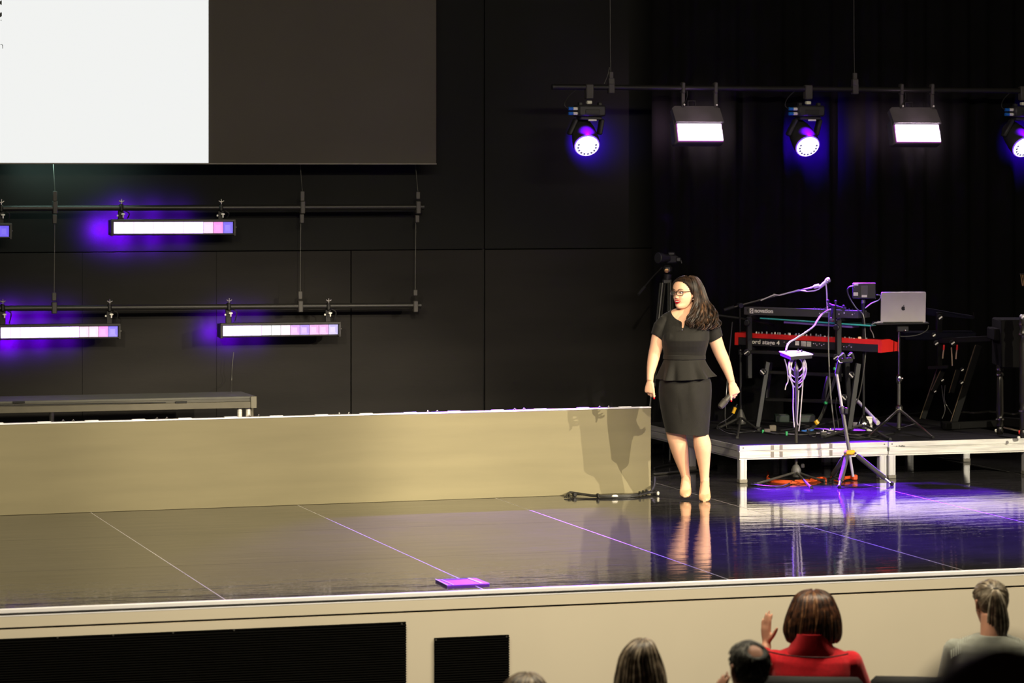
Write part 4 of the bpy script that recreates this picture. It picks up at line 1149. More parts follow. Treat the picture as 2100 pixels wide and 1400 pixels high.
m.bar(G(1722, 740), G(1749, 738), 0.035, 0.04, ch=0.01)
m.build('yoke', M_RUBBER, gs)
MB().tube([G(1722, 740), G(1716, 766)], 0.018, 10).build('neck_sleeve', M_PLASTIC, gs)
for (x0, y0, x1, y1) in ((1718.5, 732.5, 1730.5, 723.5), (1739, 729.5, 1747.5, 723.3)):
    MB().tube([G(x0, y0, -0.018), G(x1, y1, -0.018)], 0.0045, 6).build('rubber_edge', M_LILAC, gs)
m = MB().tube(spline([G(1719, 738, -0.03), G(1722, 743, -0.03), G(1728, 743, -0.03)], 4), 0.005, 6)
m.build('lock_pin', M_STEEL, gs)
# ================================================================== floor items
# cable bundle lying along the foot of the low wall
def fl_(px, py, up=0.0):
    p = onZ(px, py, S); return p + UP * up
cb = thing('cable_bundle', 'bundle of black cables taped along the foot of the tan wall near its end', 'cable', fl_(1260, 1020))
for k, (dy, r_) in enumerate(((0, 0.006), (2.0, 0.005), (-1.2, 0.005), (3.0, 0.005))):
    MB().tube(spline([fl_(1158 + 4 * k, 1021.5 + dy * 0.3, 0.008), fl_(1168, 1017 + dy * 0.5, 0.03), fl_(1182, 1016.5 + dy * 0.6, 0.022), fl_(1225, 1019.5 + dy * 0.7, 0.012), fl_(1262, 1019.5 + dy, 0.012), fl_(1300, 1018 + dy, 0.012), fl_(1330, 1013 + dy, 0.018), fl_(1347, 1013 + dy, 0.02)], 6), r_, 6).build('cable', M_CABLE, cb)
for (x, y, wd) in ((1178, 1015.5, 0.03), (1226, 1018.5, 0.018), (1312, 1014, 0.012), (1319, 1012, 0.012), (1326, 1010, 0.012)):
    MB().box(fl_(x, y + 3, 0.02), (wd, 0.04, 0.035), ch=0.006).build('cable_tie', M_PLASTIC, cb)
MB().ball(fl_(1261, 1022, 0.017), 0.019, 10, 6, (1.4, 0.7, 0.75)).build('connector', M_CREAM, cb)
MB().ball(fl_(1349.5, 1017, 0.022), 0.016, 8, 5, (0.7, 0.7, 1.1)).build('connector', M_CREAM, cb)
MB().tube(spline([fl_(1335, 1014, 0.02), fl_(1341, 1011, 0.05), fl_(1342, 1003, 0.09), fl_(1342, 994, 0.05)], 5), 0.012, 8).build('cable', M_CABLE, cb)

# floor plate by the stage edge, reflected violet light put into its colour
q = [fl_(893, 1191.5), fl_(976, 1188.3), fl_(1004, 1199.5), fl_(917, 1203.5)]
M_PURP = mat('plate_violet_reflection', (0.17, 0.028, 0.62), 0.45, 0, 0.4, 0.1, 20)
fp = thing('floor_plate', 'floor plate with pale edges near the stage lip, violet light put into its colour', 'floor plate', sum(q, V()) / 4)
MB().prism([p + UP * 0.0005 for p in q], UP * 0.010).build('plate', M_PURP, fp, smooth=False)
def edge(a, b, t0, t1, m, w_=0.006):
    p, r_ = lerp(q[a], q[b], 0), lerp(q[a], q[b], 1)
    MB().bar(t0, t1, w_, 0.004).build('edge_strip', m, fp)
M_PALEV = mat('pale_violet_edge', (0.70, 0.66, 0.80), 0.4)
u01 = lambda s_, t_: lerp(lerp(q[0], q[1], s_), lerp(q[3], q[2], s_), t_) + UP * 0.0115
edge(0, 1, u01(0.80, 0.05), u01(0.83, 0.92), M_PALEV, 0.016); edge(0, 1, u01(0.12, 0.1), u01(0.15, 0.98), M_PALEV, 0.007)
edge(0, 1, u01(0.005, 0.0), u01(0.005, 1.0), M_PALEV, 0.007); edge(0, 1, u01(0.1, 0.12), u01(0.78, 0.10), mat('violet_line', (0.08, 0.01, 0.3), 0.5), 0.006)

# orange cable and plug under the riser
oc = thing('extension_cord', 'orange extension cord coiled on the floor under the keyboard riser', 'cord', fl_(1635, 990))
for k, dy in enumerate((-3.0, -0.5, 1.5)):
    MB().tube(spline([fl_(1573, 984 + dy, 0.012), fl_(1585, 990 + dy, 0.012), fl_(1620, 992 + dy, 0.012), fl_(1655, 989.5 + dy, 0.012), fl_(1685, 985 + dy, 0.012), fl_(1694, 987 + dy, 0.012)], 6), 0.0065, 6).build('cord', M_ORANGE, oc)
MB().tube(spline([fl_(1573, 981, 0.012), fl_(1576, 974, 0.012), fl_(1574, 970, 0.012)], 5), 0.0065, 6).build('cord', M_ORANGE, oc)
MB().tube(spline([fl_(1711, 987, 0.01), fl_(1722, 990, 0.01), fl_(1733, 986, 0.015)], 5), 0.0065, 6).build('cord', M_ORANGE, oc)
pg = MB().tube([fl_(1731, 985.5, 0.022), fl_(1747, 983.5, 0.022)], 0.014, 8).box(fl_(1752, 984.5, 0.024), (0.045, 0.05, 0.044), ch=0.008)
pg.build('plug', M_ORANGE, oc)
cable('floor_cable', [fl_(1540, 996, 0.01), fl_(1600, 1000, 0.01), fl_(1640, 985, 0.01), fl_(1700, 980, 0.01), fl_(1720, 976, 0.01)], 0.008, M_CABLE, 'black cable lying on the glossy floor under the keyboard riser')
cable('floor_cable', [fl_(1340, 975, 0.01), fl_(1370, 972, 0.01), fl_(1400, 969, 0.01), fl_(1440, 966, 0.01), fl_(1470, 958, 0.01)], 0.010, M_DARKSTEEL, 'dark cable crossing the floor behind the walking person')
cable('floor_cable', [fl_(1342, 962, 0.01), fl_(1375, 955, 0.01), fl_(1420, 953, 0.01), fl_(1450, 950, 0.01)], 0.009, M_CABLE, 'thin black cable on the floor beside the blue taped riser leg')

# ================================================================== clutter on the riser
def rt(px, py, up=0.0):
    return onZ(px, py, R) + UP * up
def rbox(name, px0, px1, py, h, dep, m, label, cat, ch=0.006, group=None):
    a, b = rt(px0, py), rt(px1, py)
    t = thing(name, label, cat, (a + b) / 2, group)
    x = (b - a).normalized(); y = UP.cross(x)
    MB().box((a + b) / 2 + y * dep / 2 + UP * (h / 2), ((b - a).length, dep, h), x, y, UP, ch).build('case', m, t)
    return t, a, b, x, y
t, a, b, x, y = rbox('stage_box', 1590, 1619, 866, 0.065, 0.16, mat('green_lit_dark_case', (0.02, 0.035, 0.026), 0.5), 'dark box with green light put into its colour on the riser under the keyboard stand, farther from the tray pole', 'box')  # green light on the box is put into the case colour
MB().box((a + b) / 2 + y * 0.02 + UP * 0.067, ((b - a).length * 0.5, 0.02, 0.004), x, y, UP).build('label_strip', M_DARKSTEEL, t)
t, a, b, x, y = rbox('stage_box', 1641, 1672, 866, 0.065, 0.16, mat('green_lit_grey_case', (0.05, 0.065, 0.055), 0.5), 'grey box with green light put into its colour on the riser just past the tray pole', 'box')  # case colour holds the green light here too
MB().box((a + b) / 2 + UP * 0.05, ((b - a).length * 0.9, 0.004, 0.01), x, y, UP).build('label_strip', M_DARKSTEEL, t)
MB().prism([rt(1637, 862, 0.03), rt(1650, 861, 0.035), rt(1648, 864, 0.015), rt(1640, 865, 0.01)], V((0, -0.02, 0))).build('red_tag', M_RED, t, smooth=False)
t, a, b, x, y = rbox('power_block', 1567, 1580, 888, 0.035, 0.06, mat('grey_tape_case', (0.16, 0.14, 0.11), 0.6), 'small grey block on the riser beside the green taped cable', 'box')
t, a, b, x, y = rbox('power_block', 1578, 1592, 884, 0.05, 0.06, mat('tan_tape_case', (0.20, 0.17, 0.125), 0.6), 'small tan wrapped block leaning behind the grey one on the riser', 'box')
t, a, b, x, y = rbox('power_supply', 1749, 1762, 874, 0.03, 0.07, M_WHITE, 'white power strip end showing behind the keyboard stand leg', 'power strip')
t, a, b, x, y = rbox('power_supply', 1776, 1789, 884, 0.105, 0.07, M_WHITE, 'white power block standing behind the mixer stand hub', 'power block')
MB().box((a + b) / 2 + y * 0.02 + UP * 0.115 - x * 0.012, ((b - a).length * 1.5, 0.05, 0.02), x, y, UP, 0.004).build('socket_row', M_CREAM, t)
for (x0, x1, yy, lab) in ((1683, 1697, 897, 'small grey foot pedal with pale plate at the riser edge'), (1697, 1712, 894, 'small black foot pedal beside the grey one on the riser')):
    t, a, b, x, y = rbox('foot_pedal', x0, x1, yy, 0.045, 0.11, M_DARKSTEEL if x0 < 1690 else M_PLASTIC, lab, 'pedal')
    MB().box((a + b) / 2 + y * 0.03 + UP * 0.046, ((b - a).length * 0.7, 0.03, 0.004), x, y, UP).build('name_plate', M_CREAM, t)
    MB().lathe((a + b) / 2 + y * 0.07 + UP * 0.045, UP, [(0, 0.010), (0.014, 0.010), (0.018, 0.007)], 8).build('footswitch', M_STEEL, t)
    for kk in (-1, 1):
        MB().tube([(a + b) / 2 + y * 0.06 + x * kk * (b - a).length * 0.5 + UP * 0.03, (a + b) / 2 + y * 0.06 + x * kk * ((b - a).length * 0.5 + 0.03) + UP * 0.03], 0.008, 8).build('jack', M_STEEL, t)
# leaning pale tube
tb_ = thing('leaning_tube', 'short pale violet lit tube leaning behind the mixer stand', 'tube', rt(1800, 868))
MB().tube([at(1757, 820, 26.9), at(1796, 862, 26.6)], 0.015, 10).build('tube', M_LILAC, tb_)
MB().tube([at(1794, 860, 26.61), at(1801, 868, 26.57)], 0.020, 10).build('end_sleeve', M_CREAM, tb_)
light('SPOT', 'unseen_tube_spot', (tb_.location.x, 26.2, S + 2.2), (tb_.location.x, tb_.location.y, R + 0.15), 150, (0.4, 0.15, 1.0), 0.0, 12, 0.6)  # unseen violet spot aimed at the tube, without a fixture
# cables on the riser
cabs = [
 ([(1484, 884), (1515, 889), (1550, 886), (1590, 891), (1625, 886), (1660, 889), (1690, 884)], 0.007, M_CABLE, 'black cable trailing along the riser past the boom stand foot'),
 ([(1490, 880), (1530, 884), (1580, 889), (1640, 893), (1700, 888), (1750, 893), (1790, 890)], 0.006, M_DARKSTEEL, 'dark grey cable trailing along the riser under the keyboard stand'),
 ([(1600, 884), (1628, 881), (1660, 876), (1700, 868), (1726, 860), (1736, 855)], 0.007, M_CABLE, 'black cable rising across the riser towards the instrument stand'),
 ([(1655, 886), (1662, 895), (1672, 896), (1674, 888), (1664, 883), (1655, 888)], 0.005, M_DARKSTEEL, 'small loop of thin cable on the riser near the blue tape'),
 ([(1715, 892), (1745, 899), (1772, 899), (1800, 896), (1832, 890)], 0.006, M_CABLE, 'black cable at the riser edge in front of the mixer stand'),
 ([(1790, 862), (1830, 852), (1860, 850), (1900, 846)], 0.005, M_CABLE, 'thin black cable behind the laptop stand legs'),
]
for pts, r_, m, lab in cabs:
    cable('riser_cable', [rt(px_, py_, r_ + 0.001) for px_, py_ in pts], r_, m, lab, n=7)
# standing cable ties of coloured tape
for (x0, y0, m, lab, hh) in ((1564.5, 888, M_GREEN, 'green tape wrapped on a cable beside the grey block', 0.028), (1613, 893, M_GREEN, 'green tape tab at the riser edge beside the tray pole', 0.036), (1649, 885, M_BLUE, 'blue tape flash on the cables past the tray pole', 0.014), (1663, 884, M_BLUE, 'second blue tape flash on the cables, farther from the tray pole', 0.018)):
    p = rt(x0, y0)
    solo('tape_tab', m, MB().box(p + UP * hh / 2, (0.018 if m is M_GREEN else 0.05, 0.014, hh), ch=0.003), lab, 'tape')
# hanging cable loom on the keyboard stand, with coloured tape
lm = thing('cable_loom', 'black cable loom with green and yellow tape hanging from the keyboard stand', 'cable', at(1690, 830, 26.6))
for k in range(4):
    o_ = 1.6 * (k - 1.5)
    MB().tube(spline([at(1716 + o_, 745, 26.3), at(1714 + o_, 770, 26.35), at(1706 + o_, 795, 26.45), at(1697 + o_ * 0.8, 818, 26.5), at(1690 + o_, 840, 26.5), at(1680 + o_, 860, 26.5), at(1668 + o_ * 1.5, 876, 26.5), at(1655 + o_ * 2, 882, 26.45)], 5), 0.006, 6).build('cable', M_CABLE if k % 2 else M_DARKSTEEL, lm)
MB().box(at(1693.5, 826, 26.46), (0.03, 0.04, 0.026), ch=0.008).build('tape_band', M_GREEN, lm)
MB().box(at(1711.5, 756, 26.3), (0.018, 0.03, 0.026), ch=0.006).build('tape_band', M_GREEN, lm)
MB().tube([at(1672, 862, 26.45), at(1677, 869, 26.45)], 0.020, 8).build('tape_band', M_YELLOW, lm)
cable('hanging_cable', [at(1700, 640, 26.2), at(1699, 690, 26.4), at(1700, 740, 26.4), at(1703, 800, 26.4), at(1708, 850, 26.4), at(1712, 881, 26.35)], 0.0058, mat('cable_grey', (0.24, 0.23, 0.20), 0.5), 'grey cable hanging straight down behind the instrument stand')
cable('hanging_cable', [at(1502, 660, 26.9), at(1498, 700, 26.9), at(1494, 745, 26.9), at(1490, 800, 26.9), at(1487, 850, 26.8), at(1490, 876, 26.7)], 0.0045, M_DARKSTEEL, 'thin cable hanging beside the boom stand pole near the walking person')
cable('hanging_cable', [at(1716, 815, 26.5), at(1714, 832, 26.45), at(1717, 855, 26.4), at(1720, 878, 26.4)], 0.004, M_DARKSTEEL, 'short thin cable hanging behind the pole of the instrument stand')
yt = thing('taped_cable', 'cable with a yellow tape wrap by the hand of the walking person', 'cable', rt(1500, 878))
MB().tube(spline([at(1512, 828, 26.1), at(1508, 836, 26.1), at(1504, 848, 26.1), at(1490, 860, 26.1), at(1476, 868, 26.1), at(1472, 876, 26.1), at(1490, 887, 26.0), at(1510, 890, 26.0)], 5), 0.005, 6).build('cable', M_CABLE, yt)
MB().tube([at(1508, 835, 26.09), at(1503.5, 847, 26.09)], 0.014, 8).build('tape_wrap', M_YELLOW, yt)

# ================================================================== camera on a tripod behind the low wall
tcz = 27.35
def TC(px, py, dz=0.0): return at(px, py, tcz + dz)
foot0 = TC(1362, 900); foot0.z = S
tp = thing('camera_tripod', 'tall black tripod carrying a camera behind the walking person', 'tripod', foot0)
apex = TC(1368, 578)
M_TRIP = mat('tripod_black', (0.010, 0.0098, 0.009), 0.45)
MB().box(TC(1368, 577), (0.085, 0.07, 0.05), RT, FW, UP, 0.012).build('crown', M_TRIP, tp)
for s, (x0, x1, dz1) in enumerate(((1359, 1322, -0.2), (1376, 1361, 0.35), (1375, 1374, -0.55))):
    p = TC(x0, 580, dz1 * 0.1); f = TC(x1, 880, dz1); f.z = S + 0.015
    k = p + (f - p) * 0.58
    lg = MB().tube([p, k], 0.013, 8).build('leg', M_TRIP, tp)
    side_ = RT * 0.02
    for sg in (-1, 1):
        MB().tube([p + side_ * sg, k + side_ * sg], 0.0075, 6).build('leg_tube', mat('tripod_tube', (0.03, 0.03, 0.025), 0.35, 0.4), lg)
    MB().tube([k - (f - p) * 0.03, f], 0.010, 8).build('leg_lower', M_TRIP, lg)
    MB().box(k, (0.07, 0.04, 0.05), RT, FW, UP, 0.01).build('leg_lock', M_TRIP, lg)
    MB().ball(f, 0.018, 8, 5).build('foot', M_RUBBER, lg)
MB().tube([apex, TC(1370, 562)], [0.032, 0.038], 12).build('bowl', M_TRIP, tp)
MB().box(TC(1369, 552), (0.08, 0.08, 0.075), RT, FW, UP, 0.02).build('fluid_head', M_TRIP, tp)
MB().lathe(TC(1367, 555, -0.045), -FW, [(0, 0.020), (0.01, 0.019), (0.012, 0.010), (0.014, 0.010)], 12).build('tilt_knob', mat('brass_knob', (0.30, 0.17, 0.08), 0.35, 0.7), tp)
MB().tube([TC(1358, 548), TC(1340, 566, -0.08), TC(1318, 592, -0.2)], 0.006, 8).build('pan_bar', M_TRIP, tp)
MB().tube([TC(1322, 588, -0.18), TC(1309, 604, -0.25)], 0.013, 8).build('pan_grip', M_RUBBER, tp)
MB().box(TC(1372, 586), (0.022, 0.03, 0.10), RT, FW, UP, 0.006).build('side_handle', M_TRIP, tp)
vc = thing('video_camera', 'black video camera on the tripod above the walking person', 'camera', TC(1372, 545))
M_CAMB = mat('camera_body', (0.012, 0.0118, 0.013), 0.5)
MB().box(TC(1374, 531, 0.02), (0.10, 0.10, 0.075), (RT * 0.94 + FW * 0.34), (FW * 0.94 - RT * 0.34), UP, 0.012).build('body', M_CAMB, vc)
MB().lathe(TC(1376, 530), (-RT * 0.75 - FW * 0.6 + UP * 0.05), [(0.03, 0.032), (0.07, 0.036), (0.10, 0.036), (0.105, 0.046), (0.15, 0.050), (0.155, 0.044)], 14).build('lens', M_CAMB, vc)
MB().box(TC(1377, 520, 0.02), (0.06, 0.05, 0.03), RT, FW, UP, 0.008).build('viewfinder', M_CAMB, vc)
MB().tube(spline([TC(1381, 523, 0.03), TC(1389, 527, 0.03), TC(1396, 534, 0.03), TC(1398, 540, 0.03)], 4), 0.007, 6).build('strap', M_CAMB, vc)
MB().box(TC(1391, 532, 0.0), (0.045, 0.05, 0.04), RT, FW, UP, 0.008).build('side_monitor', M_CAMB, vc)

# ================================================================== far end of the risers: slanted keyboard stand, organ, drum edge
def O(px, py, Z=26.8): return at(px, py, Z)
M_DK = mat('far_stand_black', (0.0045, 0.0044, 0.0040), 0.7, 0, 0.12)
M_EDGE = mat('brown_edge', (0.10, 0.075, 0.042), 0.4, 0.3)  # brown for the strips along the legs and the pedal rail
zs_ = thing('slanted_stand', 'black slanted leg keyboard stand at the far end of the riser beyond the laptop', 'stand', rt(1990, 880))
def zbar(nm, p, q_, w_, edge_=True):
    b_ = MB().bar(p, q_, w_, w_ * 0.6, V((0, 1, 0)), 0.004).build(nm, M_DK, zs_)
    if edge_:
        o_ = RT * (-w_ * 0.5) - FW * (w_ * 0.3)
        MB().tube([p + o_, q_ + o_], 0.0035, 6).build('edge_strip', M_EDGE, b_)
zbar('leg', O(2007, 707), O(1955, 868), 0.06)
zbar('leg', O(1928, 754, 27.1), O(1892, 858, 27.1), 0.05)
zbar('leg', O(1936, 754, 27.0), O(1915, 800, 27.0), 0.045)
zbar('leg', O(1965, 758, 27.0), O(1951, 805, 27.0), 0.045)
MB().bar(O(1925, 699, 27.0), O(2035, 694, 26.7), 0.05, 0.05, ch=0.006).build('top_bar', M_DK, zs_)
MB().bar(O(1926, 640, 27.0), O(1926, 755, 27.0), 0.05, 0.04, V((0, 1, 0)), 0.006).build('upright', M_DK, zs_)
MB().bar(O(1904, 754, 27.0), O(1945, 752, 26.9), 0.03, 0.03, ch=0.004).build('cross_bar', M_DK, zs_)
MB().box(rt(1953, 881, 0.03) + FW * 0.1, (0.15, 0.2, 0.055), RT, FW, UP, 0.008).build('foot', M_DK, zs_)
MB().bar(rt(1936, 882, 0.035), rt(2046, 876, 0.035), 0.05, 0.06, ch=0.006).build('base_bar', M_DK, zs_)
for (x_, y_, s_) in ((1928, 651, 0.028), (1920, 704, 0.026), (1953.5, 703, 0.028), (1932, 779, 0.020), (1973, 758, 0.02), (1972, 784, 0.022), (1917, 802, 0.018), (1915, 687, 0.022)):
    c = O(x_, y_, 26.72)
    kn = MB().lathe(c, -FW, [(0, s_), (0.02, s_), (0.026, s_ * 0.8)], 12).build('knob', M_DK, zs_)
    MB().box(c - FW * 0.028, (s_ * 1.2, 0.003, s_ * 0.42), RT * 0.8 + UP * 0.6, FW, UP * 0.8 - RT * 0.6).build('knob_mark', M_CREAM, kn)
fk = thing('dark_keyboard', 'dark keyboard lying on the slanted stand beyond the laptop', 'keyboard', O(1950, 690))
MB().box(O(1928, 689, 27.0) + FW * 0.12, (0.62, 0.30, 0.07), RT, FW, UP, 0.008).build('casing', mat('deep_blue_black', (0.003, 0.0032, 0.008), 0.8, 0, 0.1), fk)
MB().prism([O(1903, 632, 27.05), O(1947, 640, 27.02), O(1997, 648, 27.0), O(1997, 654, 27.0), O(1903, 646, 27.05)], FW * 0.2).build('upper_casing', mat('deep_blue_black', (0.003, 0.0032, 0.008), 0.8, 0, 0.1), fk, smooth=False)
MB().tube([O(1998, 652, 26.98), O(1996, 640, 26.98)], 0.004, 6).build('stub', M_DK, fk)
for (x_, y0, y1, yb_, lab) in ((1936, 707, 717, 735, 'red and pale cable end dangling nearer the laptop under the dark keyboard'), (1963, 707, 717, 736, 'red and pale cable end dangling farther from the laptop under the dark keyboard')):
    t = thing('cable_end', lab, 'cable', O(x_, y0, 26.9))
    MB().tube([O(x_, y0, 26.9), O(x_ - 0.6, y1, 26.9)], 0.0085, 8).build('red_sleeve', M_RED, t)
    MB().tube(spline([O(x_ - 0.6, y1, 26.9), O(x_ - 2.0, (y1 + yb_) / 2, 26.9), O(x_ - 2.6, yb_, 26.9)], 4), 0.006, 6).build('plug', mat('copper_pale', (0.50, 0.36, 0.26), 0.4, 0.4), t)
t = thing('cable_end', 'dark twin cable end dangling between the two red ones', 'cable', O(1952, 715, 26.9))
MB().tube(spline([O(1951, 712, 26.9), O(1952, 728, 26.9), O(1953, 750, 26.9)], 4), 0.006, 6).build('plug', mat('copper_pale', (0.50, 0.36, 0.26), 0.4, 0.4), t)
for k, pts in enumerate(([(1931, 790), (1934, 815), (1938, 840), (1932, 858)], [(1938, 790), (1937, 820), (1948, 842), (1955, 852)])):
    cable('far_cable', [O(x_, y_, 26.9) for x_, y_ in pts], 0.004, M_DARKSTEEL, ('thin cable dropping from the slanted stand', 'second thin cable curving from the slanted stand')[k])
# organ on turned posts at the picture's edge
OZ = 26.0
og = thing('organ_console', 'dark organ console on turned posts at the far riser end', 'organ', rt(2075, 895))
M_POST = mat('post_lacquer', (0.016, 0.0145, 0.012), 0.25, 0.2)
def post(px, ytop, ybot, Z):
    b_ = at(px, ybot, Z); b_.z = R + 0.012; tt = at(px, ytop, Z); h = tt.z - b_.z
    pr = [(0, 0.024), (0.03, 0.030), (0.06, 0.022), (0.07, 0.030), (h * 0.18, 0.026), (h * 0.22, 0.036), (h * 0.25, 0.026), (h * 0.30, 0.031), (h * 0.78, 0.029), (h * 0.83, 0.022), (h * 0.86, 0.036), (h * 0.90, 0.024), (h * 0.94, 0.034), (h, 0.028)]
    po = MB().lathe(b_, UP, pr, 14).build('post', M_POST, og)
    for f_ in (0.22, 0.86, 0.94):
        MB().lathe(b_ + UP * (h * f_ - 0.006), UP, [(0, 0.0365), (0.012, 0.0365)], 14).build('ring', M_CHROME, po)
post(2050.5, 748, 892, OZ); post(2098, 650, 905, OZ - 0.3)
MB().box(at(2098, 651, OZ - 0.3), (0.05, 0.05, 0.05), ch=0.01).build('post_cap', M_LILAC, og)
MB().box(at(2085, 702, OZ + 0.1), (0.34, 0.5, 0.40), RT, FW, UP, 0.012).build('cabinet', mat('organ_case', (0.0035, 0.0033, 0.003), 0.9, 0, 0.06), og)
MB().box(at(2058, 684, OZ + 0.12), (0.22, 0.4, 0.10), RT, FW, UP, 0.01).build('key_shelf', mat('organ_case', (0.0035, 0.0033, 0.003), 0.9, 0, 0.06), og)
MB().bar(rt(2049, 880, 0.07), rt(2100, 884, 0.07), 0.05, 0.075, ch=0.006).build('stretcher', mat('organ_case', (0.0035, 0.0033, 0.003), 0.9, 0, 0.06), og)
MB().bar(at(2058, 876, OZ - 0.1), at(2089, 883, OZ - 0.15), 0.014, 0.012).build('pedal_rail', M_EDGE, og)
MB().prism([at(2088.5, 883, OZ - 0.16), at(2092, 882, OZ - 0.16), at(2095, 891, OZ - 0.16), at(2090, 890, OZ - 0.16)], FW * 0.03).build('red_reflector', M_RED, og, smooth=False)
for (x_, y_) in ((2043, 884.5), (2089, 899)):
    MB().ball(rt(x_, y_ + 2, 0.016), 0.015, 8, 5).build('caster', M_CREAM, og)
t = thing('brass_coil', 'brass ribbed coil hanging at the edge of the picture above the organ', 'coil', at(2099, 575, 25.9))
for k in range(4):
    MB().tube([at(2093.5 + 3.2 * k, 563, 25.9), at(2097 + 3.2 * k, 586, 25.9)], 0.0042, 6).build('rib', mat('brass', (0.75, 0.55, 0.20), 0.3, 0.9), t)
MB().bar(at(2092, 562, 25.92), at(2110, 562, 25.92), 0.02, 0.01).build('mount_bar', M_DK, t)
MB().tube([at(2104, 562, 25.92), at(2108, 500, 25.95), at(2110, 187, 26.0)], 0.004, 6).build('hanger', M_DK, t)
for k, pts in enumerate(([(1955, 855), (1975, 852), (2000, 853), (2030, 850)], [(2030, 851), (2055, 853), (2080, 856), (2100, 850)])):
    cable('far_floor_cable', [rt(x_, y_, 0.03) for x_, y_ in pts], 0.010, M_DARKSTEEL, ('grey cable lying behind the slanted stand base', 'grey cable lying behind the organ posts')[k])
# ================================================================== people
HEAD_F = [(0, -0.070), (0.008, -0.084), (0.02, -0.090), (0.032, -0.090), (0.042, -0.086), (0.055, -0.090), (0.068, -0.089), (0.085, -0.090), (0.10, -0.087), (0.112, -0.084), (0.125, -0.089), (0.135, -0.092), (0.16, -0.090), (0.185, -0.078), (0.205, -0.055), (0.218, -0.028), (0.225, 0.0)]
HEAD_B = [(0, -0.02), (0.008, 0.005), (0.02, 0.02), (0.04, 0.045), (0.06, 0.062), (0.09, 0.085), (0.12, 0.097), (0.15, 0.099), (0.175, 0.091), (0.20, 0.066), (0.215, 0.038), (0.225, 0.012)]
HEAD_W = [(0, 0.020), (0.008, 0.034), (0.02, 0.043), (0.035, 0.051), (0.05, 0.058), (0.07, 0.065), (0.09, 0.069), (0.12, 0.073), (0.15, 0.076), (0.175, 0.071), (0.195, 0.058), (0.212, 0.036), (0.225, 0.006)]
def head_pt(z, a):
    """surface point of the head (chin at z = 0, face towards -y) at height z and angle a (0 = her left side, -90 = face)"""
    f, b, wd = interp(z, HEAD_F), interp(z, HEAD_B), interp(z, HEAD_W)
    c, s = math.cos(a), math.sin(a)
    e = 2.25
    x = math.copysign(abs(c) ** (2 / e), c) * wd
    yy = math.copysign(abs(s) ** (2 / e), s)
    y = (f + b) / 2 + yy * (b - f) / 2
    if yy < 0 and z < 0.08:                       # the jaw narrows towards the chin
        x *= 1 - 0.30 * (-yy) ** 1.5 * (1 - z / 0.08)
    if yy < 0:
        ax = abs(x)
        y += 0.010 * gau((ax - 0.031) / 0.013, (z - 0.120) / 0.009)      # eye sockets
        y -= 0.005 * gau((ax - 0.038) / 0.016, (z - 0.088) / 0.014)      # cheeks
        y -= 0.004 * gau(ax / 0.05, (z - 0.139) / 0.007)                 # brow
        y -= 0.006 * gau(ax / 0.014, (z - 0.020) / 0.010)                # chin
        y += 0.005 * gau(ax / 0.02, (z - 0.040) / 0.006)                 # under the lip
    return V((x, y, z))
def head_rings(fn=None, nz=30, na=36):
    rings = []
    for i in range(nz + 1):
        t = i / nz
        z = 0.2249 * (t if t < 0.7 else 0.7 + 0.3 * math.sin((t - 0.7) / 0.3 * math.pi / 2))
        rg = []
        for k in range(na):
            a = 2 * math.pi * k / na
            p = head_pt(z, a)
            if fn: p = fn(p, a)
            rg.append(p)
        rings.append(rg)
    return rings
def add_head(mb, T):
    mb.loft([[T @ p for p in rg] for rg in head_rings()])
    # nose
    ns = []
    for (z, y, hw, dep) in ((0.127, -0.083, 0.006, 0.012), (0.113, -0.090, 0.0075, 0.014), (0.099, -0.100, 0.010, 0.018), (0.089, -0.108, 0.013, 0.022), (0.082, -0.107, 0.015, 0.022), (0.077, -0.098, 0.011, 0.016)):
        ns.append([T @ V((math.cos(2 * math.pi * k / 10) * hw, y + dep / 2 + math.sin(2 * math.pi * k / 10) * dep / 2, z)) for k in range(10)])
    mb.loft(ns)
    # ears
    for s in (-1, 1):
        er = []
        for (z, y, ry, th) in ((0.078, 0.004, 0.006, 0.006), (0.086, 0.006, 0.010, 0.009), (0.10, 0.010, 0.014, 0.010), (0.118, 0.015, 0.018, 0.012), (0.130, 0.018, 0.017, 0.012), (0.138, 0.018, 0.009, 0.009)):
            x = interp(z, HEAD_W) * 0.985
            er.append([T @ V((s * (x + 0.008 + math.cos(2 * math.pi * k / 10) * th * 0.7 + (0.006 * (1 if math.sin(2 * math.pi * k / 10) > 0 else 0))), y + math.sin(2 * math.pi * k / 10) * ry, z)) for k in range(10)])
        mb.loft(er)
def rotmat(ax, deg): return Matrix.Rotation(math.radians(deg), 4, ax)
